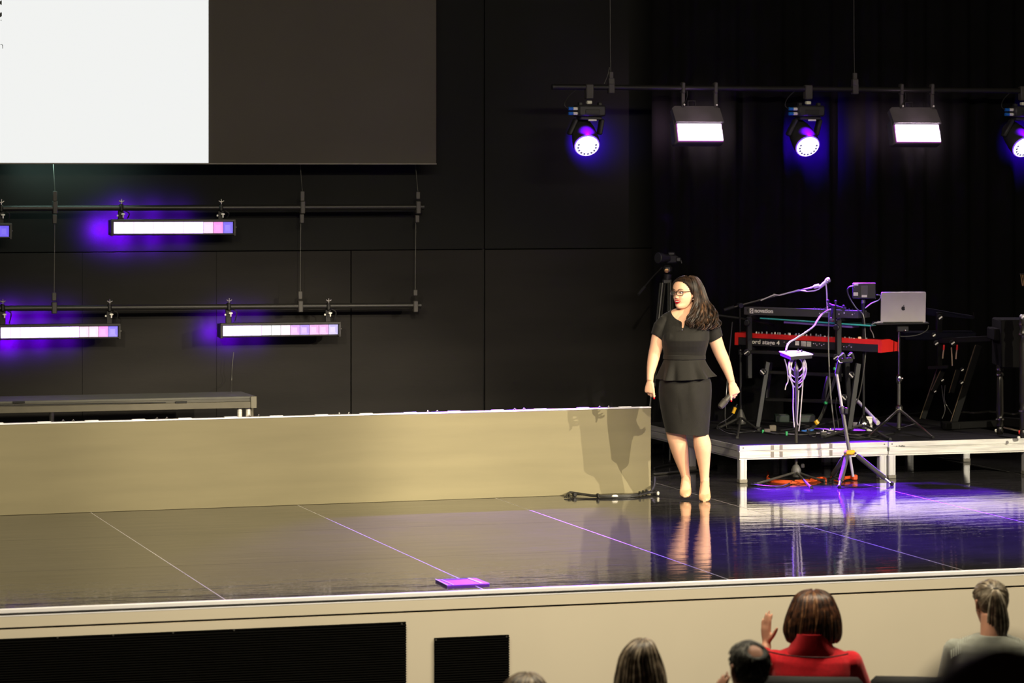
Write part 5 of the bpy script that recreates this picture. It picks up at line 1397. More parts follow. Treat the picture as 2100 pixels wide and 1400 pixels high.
def add_hand(mb, wrist, d, s, n, k=1.0, curl=(25, 35, 25), spread=0.0, thumb=(0.45, 0.85, 0.30), thumb_len=1.0, flat=False, curls=None):
    """wrist point, finger direction d, thumb side s, palm normal n; returns the thumb tip and the finger tips"""
    d = V(d).normalized(); s = V(s); s = (s - d * s.dot(d)).normalized(); n = V(n); n = (n - d * n.dot(d) - s * n.dot(s)).normalized()
    wrist = V(wrist)
    pr = []
    for (t, hw, ht) in ((-0.02, 0.026, 0.018), (0.0, 0.026, 0.017), (0.025, 0.033, 0.016), (0.055, 0.039, 0.0145), (0.080, 0.040, 0.0125), (0.092, 0.036, 0.009)):
        pr.append([wrist + d * t * k + s * (math.cos(2 * math.pi * q / 14) * hw * k) + n * (math.sin(2 * math.pi * q / 14) * ht * k) for q in range(14)])
    mb.loft(pr)
    tips = []
    for i, (so, L_, r_) in enumerate(((0.029, (0.043, 0.026, 0.020), 0.0088), (0.0095, (0.047, 0.029, 0.021), 0.0090), (-0.0105, (0.043, 0.027, 0.020), 0.0086), (-0.029, (0.033, 0.020, 0.018), 0.0076))):
        cu = curls[i] if curls else curl
        p = wrist + d * (0.078 - 0.006 * abs(i - 1)) * k + s * so * k
        ang = 0.0
        side = math.radians(spread * (1.5 - i))
        dirn0 = (d * math.cos(side) + s * math.sin(side))
        pts = [p - dirn0 * 0.02 * k, p]
        for c_, l_ in zip(cu, L_):
            ang += math.radians(c_)
            p = p + (dirn0 * math.cos(ang) + n * math.sin(ang)) * l_ * k
            pts.append(p)
        rr = [r_ * k, r_ * 1.08 * k, r_ * 1.0 * k, r_ * 0.92 * k, r_ * 0.72 * k]
        mb.tube(pts, rr, 8)
        mb.ball(pts[-1], r_ * 0.74 * k, 8, 5)
        tips.append(pts[-1])
    tb = wrist + d * 0.022 * k + s * 0.020 * k
    td = (s * thumb[0] + d * thumb[1] + n * thumb[2]).normalized()
    t1 = tb + td * 0.042 * k * thumb_len
    td2 = (td + d * 0.35).normalized()
    t2 = t1 + td2 * 0.030 * k * thumb_len
    t3 = t2 + td2 * 0.022 * k * thumb_len
    mb.tube([tb - td * 0.015 * k, tb, t1, t2, t3], [0.013 * k, 0.0155 * k, 0.0118 * k, 0.0105 * k, 0.0072 * k], 8)
    mb.ball(t3, 0.0075 * k, 8, 5)
    return t3, tips
def ering(c, rx, ry, X=V((1, 0, 0)), Y=V((0, 1, 0)), n=24, e=2.0):
    out = []
    for q in range(n):
        a = 2 * math.pi * q / n
        cx, sy_ = math.cos(a), math.sin(a)
        out.append(V(c) + X * (math.copysign(abs(cx) ** (2 / e), cx) * rx) + Y * (math.copysign(abs(sy_) ** (2 / e), sy_) * ry))
    return out
def hair_mat(name, c0, c1, rough=0.42, spec=0.5):
    """strand streaks between two browns"""
    m = mat(name, c0, rough, 0, spec, 0.3, 30)
    nt = m.node_tree
    rp = [n for n in nt.nodes if n.type == 'VALTORGB'][0]
    rp.color_ramp.elements[0].color = (*c0, 1); rp.color_ramp.elements[1].color = (*c1, 1)
    rp.color_ramp.elements[0].position = 0.42; rp.color_ramp.elements[1].position = 0.66
    return m

# ------------------------------------------------------------------ the woman on stage
wp = onZ(1428, 1022, S)
wz = math.atan2(wp.x, wp.y)
pw = thing('person', 'woman walking on stage in black peplum dress and nude heels, wearing glasses', 'person', wp, rz=-wz)
MWI = MW[pw.name].inverted()
WZ = (wp - CAM).dot(FW)
def P(px, py, dy=0.0):
    return MWI @ at(px, py, WZ + dy)
def pm(name, mb_, m, parent=pw, angle=50):
    me = mb_.mesh(name, None, True, angle)
    o_ = link(name, me, m, parent)
    if name == 'hair_lock': o_['kind'] = 'stuff'
    return o_
px2m = WZ / 6400
body = MB()
HT = Matrix.Translation(P(1404.5, 631.5, -0.015)) @ rotmat('Z', -37) @ rotmat('X', 3) @ Matrix.Scale(1.045, 4)
add_head(body, HT)
# neck
body.tube([P(1409, 612, 0.02), P(1410, 632, 0.018), P(1410, 645, 0.02), P(1408, 655, 0.02)], [0.055, 0.053, 0.056, 0.07], 16)
TORSO = [(631, 1408, 0.075, 0.02, 0.058), (635, 1408, 0.112, 0.018, 0.066), (640, 1407.5, 0.138, 0.014, 0.074), (647, 1407, 0.156, 0.010, 0.084), (656, 1407, 0.170, 0.005, 0.095), (668, 1406, 0.172, -0.005, 0.112), (682, 1405.5, 0.174, -0.018, 0.130), (697, 1405, 0.176, -0.024, 0.140), (709, 1404.5, 0.168, -0.016, 0.130), (720, 1404, 0.158, -0.006, 0.116), (730, 1403.5, 0.153, 0.0, 0.108), (745, 1404, 0.158, 0.004, 0.110), (770, 1405, 0.182, 0.008, 0.122), (800, 1405.5, 0.196, 0.012, 0.132), (830, 1405.5, 0.195, 0.012, 0.130), (850, 1405.5, 0.186, 0.010, 0.122)]
def torso_rings(off=0.0, lo=630, hi=850, n=36):
    out = []
    for (py, cx, hw, dy, hd) in TORSO:
        if lo <= py <= hi:
            out.append(ering(P(cx, py, dy), hw + off, hd + off, n=n, e=2.3))
    return out
body.loft(torso_rings(-0.004))
# legs: the screen-left leg trails, the other carries the weight
def limb(mb_, pts, off=0.0, n=32):
    sm = spline([P(x, y, dy) for x, y, dy, r in pts], 4)
    rs = [q.x for q in spline([V((r + off, 0, 0)) for *_, r in pts], 4)]
    mb_.tube(sm, rs, n)
LEG_A = [(1381, 840, 0.02, 0.085), (1384, 865, 0.02, 0.080), (1386, 886, 0.02, 0.075), (1388, 898, 0.02, 0.072), (1391.5, 912, 0.035, 0.070), (1395.5, 930, 0.055, 0.062), (1400, 950, 0.075, 0.049), (1403.5, 965, 0.085, 0.039), (1406, 977, 0.09, 0.034), (1407, 986, 0.09, 0.034)]
LEG_B = [(1430, 840, 0.0, 0.085), (1432, 868, -0.01, 0.066), (1436, 888, -0.025, 0.058), (1438.0, 898, -0.035, 0.062), (1440.5, 912, -0.045, 0.067), (1442, 932, -0.035, 0.058), (1443.5, 952, -0.025, 0.046), (1444.5, 968, -0.02, 0.038), (1445, 980, -0.02, 0.0345), (1445.5, 988, -0.02, 0.035)]
limb(body, LEG_A); limb(body, LEG_B)
def foot(mb_, ank, toe, z_heel, off=0.0, part=None):
    """ankle and toe points local; the foot slopes down in a high heel"""
    d_ = V((toe.x - ank.x, toe.y - ank.y, 0)); Lf = d_.length; d_.normalize(); s_ = V((-d_.y, d_.x, 0))
    rg = []
    for (t, z, hw, hh) in ((-0.045, z_heel + 0.012, 0.018, 0.016), (-0.03, z_heel + 0.018, 0.028, 0.030), (0.0, z_heel + 0.022, 0.031, 0.040), (0.05, z_heel * 0.86 + 0.020, 0.031, 0.038), (0.10, z_heel * 0.45 + 0.020, 0.036, 0.029), (0.14, z_heel * 0.10 + 0.020, 0.041, 0.021), (0.175, 0.016, 0.036, 0.016), (0.20, 0.013, 0.024, 0.012), (0.215, 0.011, 0.010, 0.008)):
        c = V((ank.x, ank.y, toe.z)) + d_ * (t * Lf / 0.17) + UP * z
        rg.append([c + s_ * (math.cos(2 * math.pi * q / 16) * (hw + off)) + UP * (math.sin(2 * math.pi * q / 16) * (hh + off)) for q in range(16)])
    return rg, d_, s_
ankA = P(1407, 986, 0.09); toeA = P(1405.5, 1018, -0.06); toeA.z = 0.020
ankB = P(1445.5, 988, -0.02); toeB = P(1445, 1023, -0.19); toeB.z = 0.0
for (an, to, zh) in ((ankA, toeA, 0.105), (ankB, toeB, 0.095)):
    rg, d_, s_ = foot(body, an, to, zh)
    body.loft(rg)
    body.tube([an + UP * 0.03, V((an.x, an.y, to.z + zh + 0.02)) + d_ * 0.01], [0.035, 0.034], 14)
# arms
ARM_A = [(1374, 652, 0.005, 0.026), (1364, 658, 0.0, 0.040), (1356, 669, 0.0, 0.050), (1350.5, 690, 0.0, 0.053), (1346.5, 708, -0.005, 0.050), (1342.5, 724, -0.01, 0.047), (1339, 740, -0.03, 0.043), (1335.8, 755, -0.055, 0.036), (1333.6, 770, -0.08, 0.0275), (1333.2, 780, -0.09, 0.0258)]
ARM_B = [(1444, 652, 0.01, 0.026), (1454, 658, 0.01, 0.040), (1461, 669, 0.02, 0.050), (1466, 692, 0.03, 0.053), (1471, 708, 0.04, 0.051), (1476, 721, 0.045, 0.049), (1482.5, 735, 0.035, 0.047), (1488.3, 748.5, 0.015, 0.042), (1493.4, 762, -0.005, 0.035), (1498, 776, -0.02, 0.029), (1500.3, 783, -0.03, 0.0265)]
limb(body, ARM_A); limb(body, ARM_B)
X_, Yb_ = V((1, 0, 0)), V((0, 1, 0))
thA, tipA = add_hand(body, P(1333.2, 781.5, -0.09), V((-0.10, 0.0, -1)), V((0.93, -0.35, -0.1)), V((0.30, 0.85, 0)), 0.97, curls=((30, 42, 28), (34, 46, 30), (36, 48, 30), (38, 50, 30)), thumb=(0.30, 1.0, 0.05), thumb_len=1.12)
thB, tipB = add_hand(body, P(1500.6, 784.5, -0.03), V((0.34, 0.05, -1)), V((-1, -0.30, -0.2)), V((-0.25, 0.9, -0.2)), 1.0, curls=((34, 40, 22), (36, 44, 24), (38, 46, 26), (40, 46, 26)), thumb=(0.30, 1.0, 0.10), thumb_len=1.15)
me = remeshed(body, 'body', 0.0042, None, 3)
link('body', me, M_SKIN, pw)
# nails
M_NAIL = mat('red_nail', (0.72, 0.006, 0.012), 0.2)
for tp, dy in ((thA, -0.006), (thB, -0.006)):
    pm('nail', MB().ball(tp + V((0, dy, -0.003)), 0.0075, 10, 6, (0.85, 0.55, 1.15)), M_NAIL)
for tp in tipB[:1]:
    pm('nail', MB().ball(tp + V((0, 0.002, -0.004)), 0.006, 8, 5), M_NAIL)

# dress: bodice and sleeves in one piece, open at the neck
dr = MB()
dr.loft(torso_rings(0.007, 634, 800))
for sx_ in (-1, 1):
    dr.ball(P(1403 + sx_ * 21, 694, -0.072), 0.082, 16, 12, (1.05, 0.9, 0.95))
dr.loft([ering(P(1406, 641, 0.012), 0.15, 0.062, n=30), ering(P(1406, 645, 0.010), 0.178, 0.072, n=30), ering(P(1406, 654, 0.006), 0.195, 0.086, n=30), ering(P(1406, 664, 0.0), 0.198, 0.092, n=30), ering(P(1406, 676, 0.0), 0.178, 0.09, n=30)])
def sleeve_pts(arm, k, end):
    pts = [(x, y, dy, r) for (x, y, dy, r) in arm[:k]]
    dr.tube([P(x, y, dy) for x, y, dy, r in pts] + [P(*end[:3])], [r + 0.010 for *_, r in pts] + [end[3]], 28)
sleeve_pts(ARM_A, 4, (1349.6, 691, 0.0, 0.060))
sleeve_pts(ARM_B, 4, (1467.5, 695, 0.031, 0.062))
dm_ = remeshed(dr, 'dress', 0.0036, None, 9)
bm = bmesh.new(); bm.from_mesh(dm_)
nk = [(1373.0, 626), (1374.8, 636), (1376.8, 642), (1380, 648), (1385, 653), (1391, 656.5), (1397.8, 659), (1399.0, 672.5), (1401.5, 672.5), (1404.8, 659), (1413, 657), (1424, 652), (1433, 644), (1439, 634), (1441, 626)]
NKP = [P(x, y, -0.09) for x, y in nk]
def neck_z(x):
    for a, b in zip(NKP, NKP[1:]):
        if a.x <= x <= b.x:
            return a.z + (b.z - a.z) * (x - a.x) / max(b.x - a.x, 1e-6)
    return 9
dele = []
for f_ in bm.faces:
    c = f_.calc_center_median()
    if c.y < 0.02 and c.z > neck_z(c.x): dele.append(f_)
    elif c.y >= 0.02 and c.z > P(1408, 642, 0).z and abs(c.x - P(1408, 640).x) < 0.10: dele.append(f_)
    elif c.z < P(1400, 733, 0).z: dele.append(f_)
bmesh.ops.delete(bm, geom=dele, context='FACES')
for _ in range(3):                      # even out the cut edge
    for v_ in [v for v in bm.verts if v.is_boundary]:
        nb = [e_.other_vert(v_) for e_ in v_.link_edges if e_.is_boundary]
        if len(nb) == 2: v_.co = v_.co * 0.5 + (nb[0].co + nb[1].co) * 0.25
bm.to_mesh(dm_); bm.free()
M_DRESS = mat('black_crepe', (0.0110, 0.0100, 0.0080), 0.75, 0, 0.25, 0.12, 30, 0.08, 140, sheen=0.06)
dress = link('dress', dm_, M_DRESS, pw)
# waist band, peplum with pleats, pencil skirt
def ring_at(py_l, py_r, xl, xr, hd, dy, n=120, pleat=0.0, ph=0.0, front_drop=0.0, e=2.2):
    out = []
    cx = (xl + xr) / 2; hw = (xr - xl) / 2 * px2m
    for q in range(n):
        a = 2 * math.pi * q / n
        c, s_ = math.cos(a), math.sin(a)
        kx_ = math.copysign(abs(c) ** (2 / e), c); ky_ = math.copysign(abs(s_) ** (2 / e), s_)
        r_ = 1.0
        if pleat:
            r_ += pleat * sum(sg * gau((((math.degrees(a) - a0_ + 180) % 360) - 180) / 5.0) for a0_, sg in PLE)
        py = lerp(py_l, py_r, (kx_ + 1) / 2) + front_drop * max(0, -ky_)
        base = P(cx, py, dy)
        out.append(V((base.x + kx_ * hw * r_, base.y + ky_ * hd * r_, base.z)))
    return out
PLE = [(-128, 1.0), (-113, -0.9), (-52, 1.0), (-67, -0.9), (-150, -0.7), (-30, -0.7), (-170, 0.8), (-8, 0.9), (20, -0.6), (160, -0.6), (50, 0.8), (130, 0.8), (90, -0.6)]
wbm = MB().loft([ring_at(726.5, 726.5, 1361, 1446, 0.119, 0.0), ring_at(727.5, 727.5, 1360, 1447, 0.127, 0.0), ring_at(735.5, 735.5, 1359.5, 1447.5, 0.128, 0.002), ring_at(736.5, 736.5, 1361, 1446, 0.119, 0.002)])
pm('waistband', wbm, M_DRESS, dress)
pe = MB().loft([ring_at(735, 735, 1361.5, 1445.5, 0.117, 0.002), ring_at(740, 740, 1360.5, 1447, 0.124, 0.002, pleat=0.008), ring_at(750, 749, 1357, 1450.5, 0.140, 0.002, pleat=0.045), ring_at(762, 760, 1353, 1456.5, 0.160, 0.002, pleat=0.085, front_drop=1.5), ring_at(775, 769.5, 1348.8, 1464.5, 0.182, 0.002, pleat=0.125, front_drop=4.5),
                ring_at(774.5, 769, 1350, 1463, 0.176, 0.002, pleat=0.12, front_drop=4.5), ring_at(760, 760, 1358, 1450, 0.140, 0.002), ring_at(748, 748, 1363, 1444, 0.11, 0.002)])
pm('peplum', pe, M_DRESS, dress)
for xs in ((1369, 738, 1367, 780), (1424, 738, 1426, 779)):
    pass
sk = MB()
SKR = [(745, 745, 1366, 1441, 0.112, 0.004), (765, 765, 1356, 1453, 0.130, 0.008), (785, 785, 1352, 1459, 0.140, 0.010), (800, 800, 1350.8, 1459.6, 0.143, 0.010), (815, 815, 1351, 1459, 0.142, 0.008), (835, 836, 1354, 1457.5, 0.136, 0.004), (855, 857, 1358, 1456, 0.128, 0.0), (872, 877, 1362, 1454.5, 0.122, -0.004), (885, 892.5, 1365, 1453.2, 0.120, -0.008), (885.3, 893, 1366.5, 1452, 0.113, -0.008), (878, 886, 1369, 1449, 0.100, -0.008)]
sk.loft([ring_at(*r_) for r_ in SKR])
# drape folds pulled across the hips: move the surface in and out along slanting lines
base_i = 0
for i, p in enumerate(sk.v):
    if p.y < 0.03:
        u_ = p.x * 1.0; zz = p.z
        f_ = 0.0
        for (zc, sl, w_, am, x0, x1) in ((0.845, -0.35, 0.012, 0.007, -0.25, 0.15), (0.80, -0.42, 0.014, 0.008, -0.3, 0.05), (0.735, -0.45, 0.016, 0.006, -0.1, 0.15), (0.66, -0.5, 0.02, 0.006, -0.12, 0.12), (0.86, 0.35, 0.012, 0.006, -0.05, 0.18)):
            if x0 < u_ < x1:
                f_ += 1.7 * am * gau((zz - zc - sl * (u_ + 0.08)) / w_)
        sk.v[i] = V((p.x, p.y - f_, p.z))
pm('skirt', sk, M_DRESS, dress)
pm('button', MB().ball(P(1398.5, 676.5, -0.155), 0.005, 8, 5), M_STEEL, dress)

# shoes
M_SHOE = mat('nude_patent', (0.74, 0.43, 0.25), 0.25, 0, 0.5, 0.04)
M_SOLE = mat('dark_sole', (0.03, 0.02, 0.016), 0.5)
for (an, to, zh) in ((ankA, toeA, 0.105), (ankB, toeB, 0.095)):
    rg, d_, s_ = foot(None, an, to, zh, 0.005)
    m = MB()
    # closed shoe body: lower two thirds of the foot, cut open over the instep
    cut = []
    for i, r_ in enumerate(rg):
        cz = sum((p.z for p in r_)) / 16
        lim = {0: 1, 1: 0.9, 2: 0.55, 3: 0.15, 4: 0.10, 5: 0.75}.get(i, 2)
        hh = max(p.z for p in r_) - cz
        cut.append([V((p.x, p.y, min(p.z, cz + hh * lim))) for p in r_])
    m.loft(cut)
    sh = pm('shoe', m, M_SHOE)
    hp = V((an.x, an.y, to.z + zh - 0.004)) - d_ * 0.04
    hb = V((hp.x, hp.y, to.z + (0.0 if to.z < 0.01 else 0.03))) + d_ * 0.006
    pm('heel', MB().tube([hp + UP * 0.01, lerp(hp, hb, 0.4), hb + UP * 0.006, hb], [0.020, 0.0085, 0.0055, 0.0065], 10), M_SHOE, sh)
    so = MB()
    so.loft([[V((p.x, p.y, min(q.z for q in r_) - 0.002 + (0.004 if p.z > (sum(q.z for q in r_) / 16) else 0))) for p in r_] for r_ in rg[3:]])
    pm('sole', so, M_SOLE, sh)

# face: eyes, brows, lips, teeth
def H(x, y, z): return HT @ V((x, y, z))
M_EYE = mat('eye_white', (0.75, 0.72, 0.68), 0.25); M_IRIS = mat('brown_iris', (0.035, 0.018, 0.010), 0.2); M_BROW = mat('dark_brow', (0.02, 0.013, 0.009), 0.7)
M_LIP = mat('red_lip', (0.66, 0.012, 0.03), 0.3); M_TOOTH = mat('teeth', (0.85, 0.80, 0.72), 0.25); M_MOUTH = mat('mouth_inside', (0.30, 0.006, 0.012), 0.5)
for s in (-1, 1):
    e = pm('eye', MB().ball(H(s * 0.031, -0.0745, 0.1193), 0.0125, 12, 8, (1.12, 0.8, 0.62)), M_EYE)
    pm('iris', MB().ball(H(s * 0.031 - 0.002, -0.0835, 0.1198), 0.0068, 10, 6, (1, 0.6, 1)), M_IRIS, e)
    pm('eyelash', MB().tube([H(s * 0.017, -0.083, 0.1208), H(s * 0.026, -0.0865, 0.1263), H(s * 0.038, -0.0835, 0.1258), H(s * 0.046, -0.075, 0.1208)], 0.0018, 6), M_BROW, e)
    pm('eyebrow', MB().tube([H(s * 0.014, -0.0935, 0.1398), H(s * 0.025, -0.0935, 0.1453), H(s * 0.038, -0.087, 0.1478), H(s * 0.050, -0.077, 0.1418)], [0.0022, 0.0028, 0.0024, 0.0012], 6), M_BROW)
lip = []
def mouth(u, v):        # u across -1..1, v up
    x = u * 0.031
    return H(x, -0.0945 + 0.017 * u * u, 0.0560 + v + 0.0125 * u * u)
up = [mouth(u, 0.0085 * (1 - u * u) - 0.0015 * gau(u / 0.15)) for u in [-1 + k / 8 for k in range(17)]]
dn = [mouth(u, -0.0125 * (1 - u * u)) for u in [-1 + k / 8 for k in range(17)]]
lipm = MB().tube(up, [0.0010 + 0.0018 * (1 - abs(-1 + k / 8) ** 2) for k in range(17)], 8).tube(dn, [0.0010 + 0.0026 * (1 - abs(-1 + k / 8) ** 2) for k in range(17)], 8)
pm('lips', lipm, M_LIP)
ins = MB()
for k in range(16):
    pass
mp = [p + (H(0, 0.004, 0) - H(0, 0, 0)) for p in up] + [p + (H(0, 0.004, 0) - H(0, 0, 0)) for p in reversed(dn)]
ins.prism(mp, H(0, -0.003, 0) - H(0, 0, 0))
pm('mouth', ins, M_MOUTH)
te = MB()
tl = [mouth(u * 0.86, 0.0070 * (1 - u * u)) for u in [-1 + k / 5 for k in range(11)]] + [mouth(u * 0.86, -0.0035 * (1 - u * u)) for u in [1 - k / 5 for k in range(11)]]
te.prism(tl, H(0, 0.003, 0) - H(0, 0, 0))
pm('teeth', te, M_TOOTH)
pm('earring', MB().ball(H(0.078, 0.004, 0.066), 0.0068, 10, 6).tube([H(0.078, 0.004, 0.082), H(0.078, 0.004, 0.066)], 0.0015, 5), mat('pearl', (0.85, 0.83, 0.78), 0.2))

# glasses
gla = MB()
M_TORT = mat('tortoise', (0.030, 0.015, 0.009), 0.25, 0, 0.5, 0.8, 120)
def lens_loop(s, off=0.0, n=24):
    out = []
    for q in range(n):
        a = 2 * math.pi * q / n
        cx, sy_ = math.cos(a), math.sin(a)
        x = math.copysign(abs(cx) ** 0.55, cx) * (0.0255 + off); z = math.copysign(abs(sy_) ** 0.6, sy_) * (0.0175 + off)
        X2 = s * 0.0335 + x
        out.append(V((X2, -0.105 + 0.012 * (abs(X2) / 0.06) ** 2, 0.1185 + z)))
    return out
for s in (-1, 1):
    lo_ = lens_loop(s)
    gla.tube([HT @ p for p in lo_ + [lo_[0]]], 0.0026, 8)
gla.tube([H(-0.0085, -0.1045, 0.1220), H(0, -0.108, 0.1255), H(0.0085, -0.1045, 0.1220)], 0.0026, 8)
fr = pm('glasses', gla, M_TORT)
for s in (-1, 1):
    pm('temple', MB().tube([H(s * 0.060, -0.094, 0.1270), H(s * 0.070, -0.078, 0.1275), H(s * 0.0775, -0.03, 0.1275), H(s * 0.079, 0.01, 0.1250), H(s * 0.077, 0.022, 0.1150)], 0.0027, 6), M_TORT, fr)
M_LENSG = mat('spectacle_lens', (0.9, 0.9, 0.9), 0.02, 0, 0.5, 0.0, alpha=0.03)
for s in (-1, 1):
    pm('lens', MB().prism([HT @ p for p in lens_loop(s, -0.002)], H(0, 0.0012, 0) - H(0, 0, 0)), M_LENSG, fr)

# hair: cap on the skull, then long waves falling over her left shoulder
M_HAIR = hair_mat('dark_brown_hair', (0.008, 0.0048, 0.0034), (0.034, 0.018, 0.010), 0.5, 0.28)
M_HAIR2 = hair_mat('brown_highlight_hair', (0.030, 0.015, 0.008), (0.12, 0.062, 0.031), 0.5, 0.3)
HL = [(0.0, 0.05), (0.05, 0.030), (0.08, 0.012), (0.11, -0.008), (0.14, -0.026), (0.17, -0.042), (0.19, -0.052), (0.205, -0.055), (0.225, -0.06)]
def cap_fn(off, HLt, inner=-0.004, soft=0.010, hole=None):
    def fn(p, a):
        g = (p.y - interp(p.z, HLt)) / soft
        t = max(0.0, min(1.0, g * 0.5 + 0.5)); t = t * t * (3 - 2 * t)
        o_ = lerp(inner, off, t)
        if hole: o_ = hole(p, o_)
        c = V((p.x, p.y - 0.005, (p.z - 0.12) * 0.9)); 
        if c.length > 1e-6: c.normalize()
        return p + c * o_
    return fn
hc = MB().loft([[HT @ p for p in rg] for rg in head_rings(cap_fn(0.014, HL), 32, 48)[5:]])
hair = pm('hair', hc, M_HAIR)
random.seed(11)
def path(t, lay, dpt):
    inner = [(1411, 567.5), (1420, 575), (1423, 592), (1424, 606), (1424, 622), (1420, 637), (1413, 650), (1409, 662), (1414, 671)]
    outer = [(1415, 565.5), (1430, 570), (1441, 587), (1447, 604), (1453, 620), (1462, 634), (1470, 648), (1474, 662), (1468, 674)]
    ys_in = [-0.02, -0.055, -0.075, -0.07, -0.07, -0.10, -0.13, -0.14, -0.145]
    ys_out = [0.0, 0.03, 0.05, 0.045, 0.03, 0.0, -0.03, -0.05, -0.06]
    pts = []
    for (a, b, yi, yo) in zip(inner, outer, ys_in, ys_out):
        x = lerp(a[0], b[0], t); y = lerp(a[1], b[1], t) + 3.0 * math.sin(math.pi * t) * (1 if b[1] > 640 else 0)
        pts.append((x, y, lerp(yi, yo, t) + dpt))
    return pts
hs1, hs2 = MB(), MB()
for i in range(230):
    t = random.random(); dp = random.uniform(-0.025, 0.05) * (0.5 + math.sin(math.pi * t))
    pts = path(t, 0, dp)
    cut = random.choice((9, 9, 9, 8, 8)) 
    ph = random.uniform(0, 6.28); am = random.uniform(0.007, 0.022)
    jx, jy = random.uniform(-1.6, 1.6), random.uniform(-1.2, 1.2)
    pts = [P(x + jx * (k / 8), y + jy * (k / 8), dy) for k, (x, y, dy) in enumerate(pts[:cut])]
    sp = spline(pts, 4)
    n_ = len(sp)
    out = []
    for k, p in enumerate(sp):
        f_ = max(0.0, k / n_ - 0.42) / 0.58
        w_ = am * f_ * 1.5
        out.append(p + V((math.sin(ph + k * 0.55) * w_, math.cos(ph + k * 0.55) * w_, 0)))
    rr = [(0.0062 + 0.0040 * math.sin(math.pi * min(1, k / n_ * 1.1))) * (1.0 if k < n_ - 4 else (n_ - k) / 5) for k in range(n_)]
    (hs2 if (t > 0.35 and random.random() < 0.22) else hs1).tube(out if random.random() else out, rr, 6)
# inner bulk so that nothing shows through
hs1.tube([P(1424, 588, 0.02), P(1432, 606, 0.02), P(1437, 625, 0.0), P(1439, 645, -0.035), P(1439, 656, -0.05)], [0.045, 0.05, 0.055, 0.06, 0.03], 14, flat=0.6)
pm('hair_lock', hs1, M_HAIR, hair); pm('hair_lock', hs2, M_HAIR2, hair)
# sleek hair swept from the parting round the crown
hs3 = MB()
for i in range(46):
    a = math.radians(lerp(-62, 100, i / 45))
    pts = []
    for k in range(9):
        z = lerp(0.2245, 0.085, k / 8)
        p = head_pt(min(z, 0.2245), a * (0.65 + 0.35 * k / 8) + 0.05 * math.sin(i * 2.3))
        if p.y < interp(p.z, HL) + 0.004 and k > 0: 
            p = V((p.x, interp(p.z, HL) + 0.004, p.z))
        c = V((p.x, p.y, (p.z - 0.12) * 0.9)).normalized()
        pts.append(HT @ (p + c * 0.0125))
    hs3.tube(spline(pts, 2), 0.0036, 6)
pm('hair_lock', hs3, M_HAIR, hair)

# microphone held in her hand
hm = thing('handheld_microphone', 'dark handheld microphone held low by the woman in the black dress', 'microphone', MW[pw.name] @ P(1490, 818, -0.02))
def PWm(x, y, dy): return MW[pw.name] @ P(x, y, dy)
a_, b_ = PWm(1503.5, 803, -0.008), PWm(1477, 834, -0.05)
dd = b_ - a_
MB().lathe(a_, dd, [(-0.02, 0.010), (0.0, 0.014), (dd.length * 0.35, 0.021), (dd.length * 0.55, 0.0245), (dd.length * 0.62, 0.0245)], 14).build('handle', mat('mic_body', (0.035, 0.032, 0.025), 0.5), hm)
MB().lathe(a_ + dd * 0.60, dd, [(0, 0.025), (0.006, 0.029), (0.012, 0.0265), (dd.length * 0.30, 0.026), (dd.length * 0.42, 0.022), (dd.length * 0.46, 0.012)], 14).build('grille', mat('mic_grille', (0.045, 0.040, 0.032), 0.6), hm)

# ------------------------------------------------------------------ the audience
def shell(rings, n_str, seed, r_=0.006, a0=0, a1=360, jit=0.03, wig=0.004, tail=0.0):
    """hair volume: rings (z, cx, cy, rx, ry) from the top down; returns core and strands"""
    core = MB(); strands = MB(); strands2 = MB()
    core.loft([ering(V((cx, cy, z)), rx, ry, n=28) for (z, cx, cy, rx, ry) in rings])
    rnd = random.Random(seed)
    for i in range(n_str):
        a = math.radians(lerp(a0, a1, (i + rnd.random()) / n_str)); k_ = 1 + rnd.uniform(-jit, jit * 1.2); ph = rnd.uniform(0, 6)
        pts = []
        for q, (z, cx, cy, rx, ry) in enumerate(rings):
            aa = a + wig * 6 * math.sin(ph + q * 0.7)
            pts.append(V((cx + math.cos(aa) * rx * k_, cy + math.sin(aa) * ry * k_, z + rnd.uniform(-0.002, 0.002))))
        if tail: pts.append(pts[-1] + V((0, 0, -rnd.uniform(0, tail))))
        sp = spline(pts, 3)
        rr = [r_ * (0.75 + 0.25 * math.sin(math.pi * k / len(sp))) for k in range(len(sp))]
        rr[-1] *= 0.4
        (strands2 if rnd.random() < 0.22 else strands).tube(sp, rr, 6)
    return core, strands, strands2
CHAIR_N = [0]
def chair(root_p, rz, label):
    t = thing('auditorium_chair', label, 'chair', root_p, 'dark chairs of the audience', rz=rz)
    def c_(mb_, nm, m): return link(nm, mb_.mesh(nm, None, True, 40), m, t)
    c_(MB().box((0, 0.0, 0.43), (0.48, 0.46, 0.09), ch=0.03), 'seat', M_RUBBER)
    c_(MB().box((0, 0.24, 0.715), (0.485, 0.06, 0.44), V((1, 0, 0)), V((0, 0.985, -0.17)), V((0, 0.17, 0.985)), 0.025), 'backrest', M_RUBBER)
    for sx in (-1, 1):
        for sy in (-1, 1):
            c_(MB().tube([(sx * 0.21, sy * 0.19, 0.40), (sx * 0.22, sy * 0.21, 0.0)], 0.012, 8), 'leg', M_METAL_BLACK)
    return t
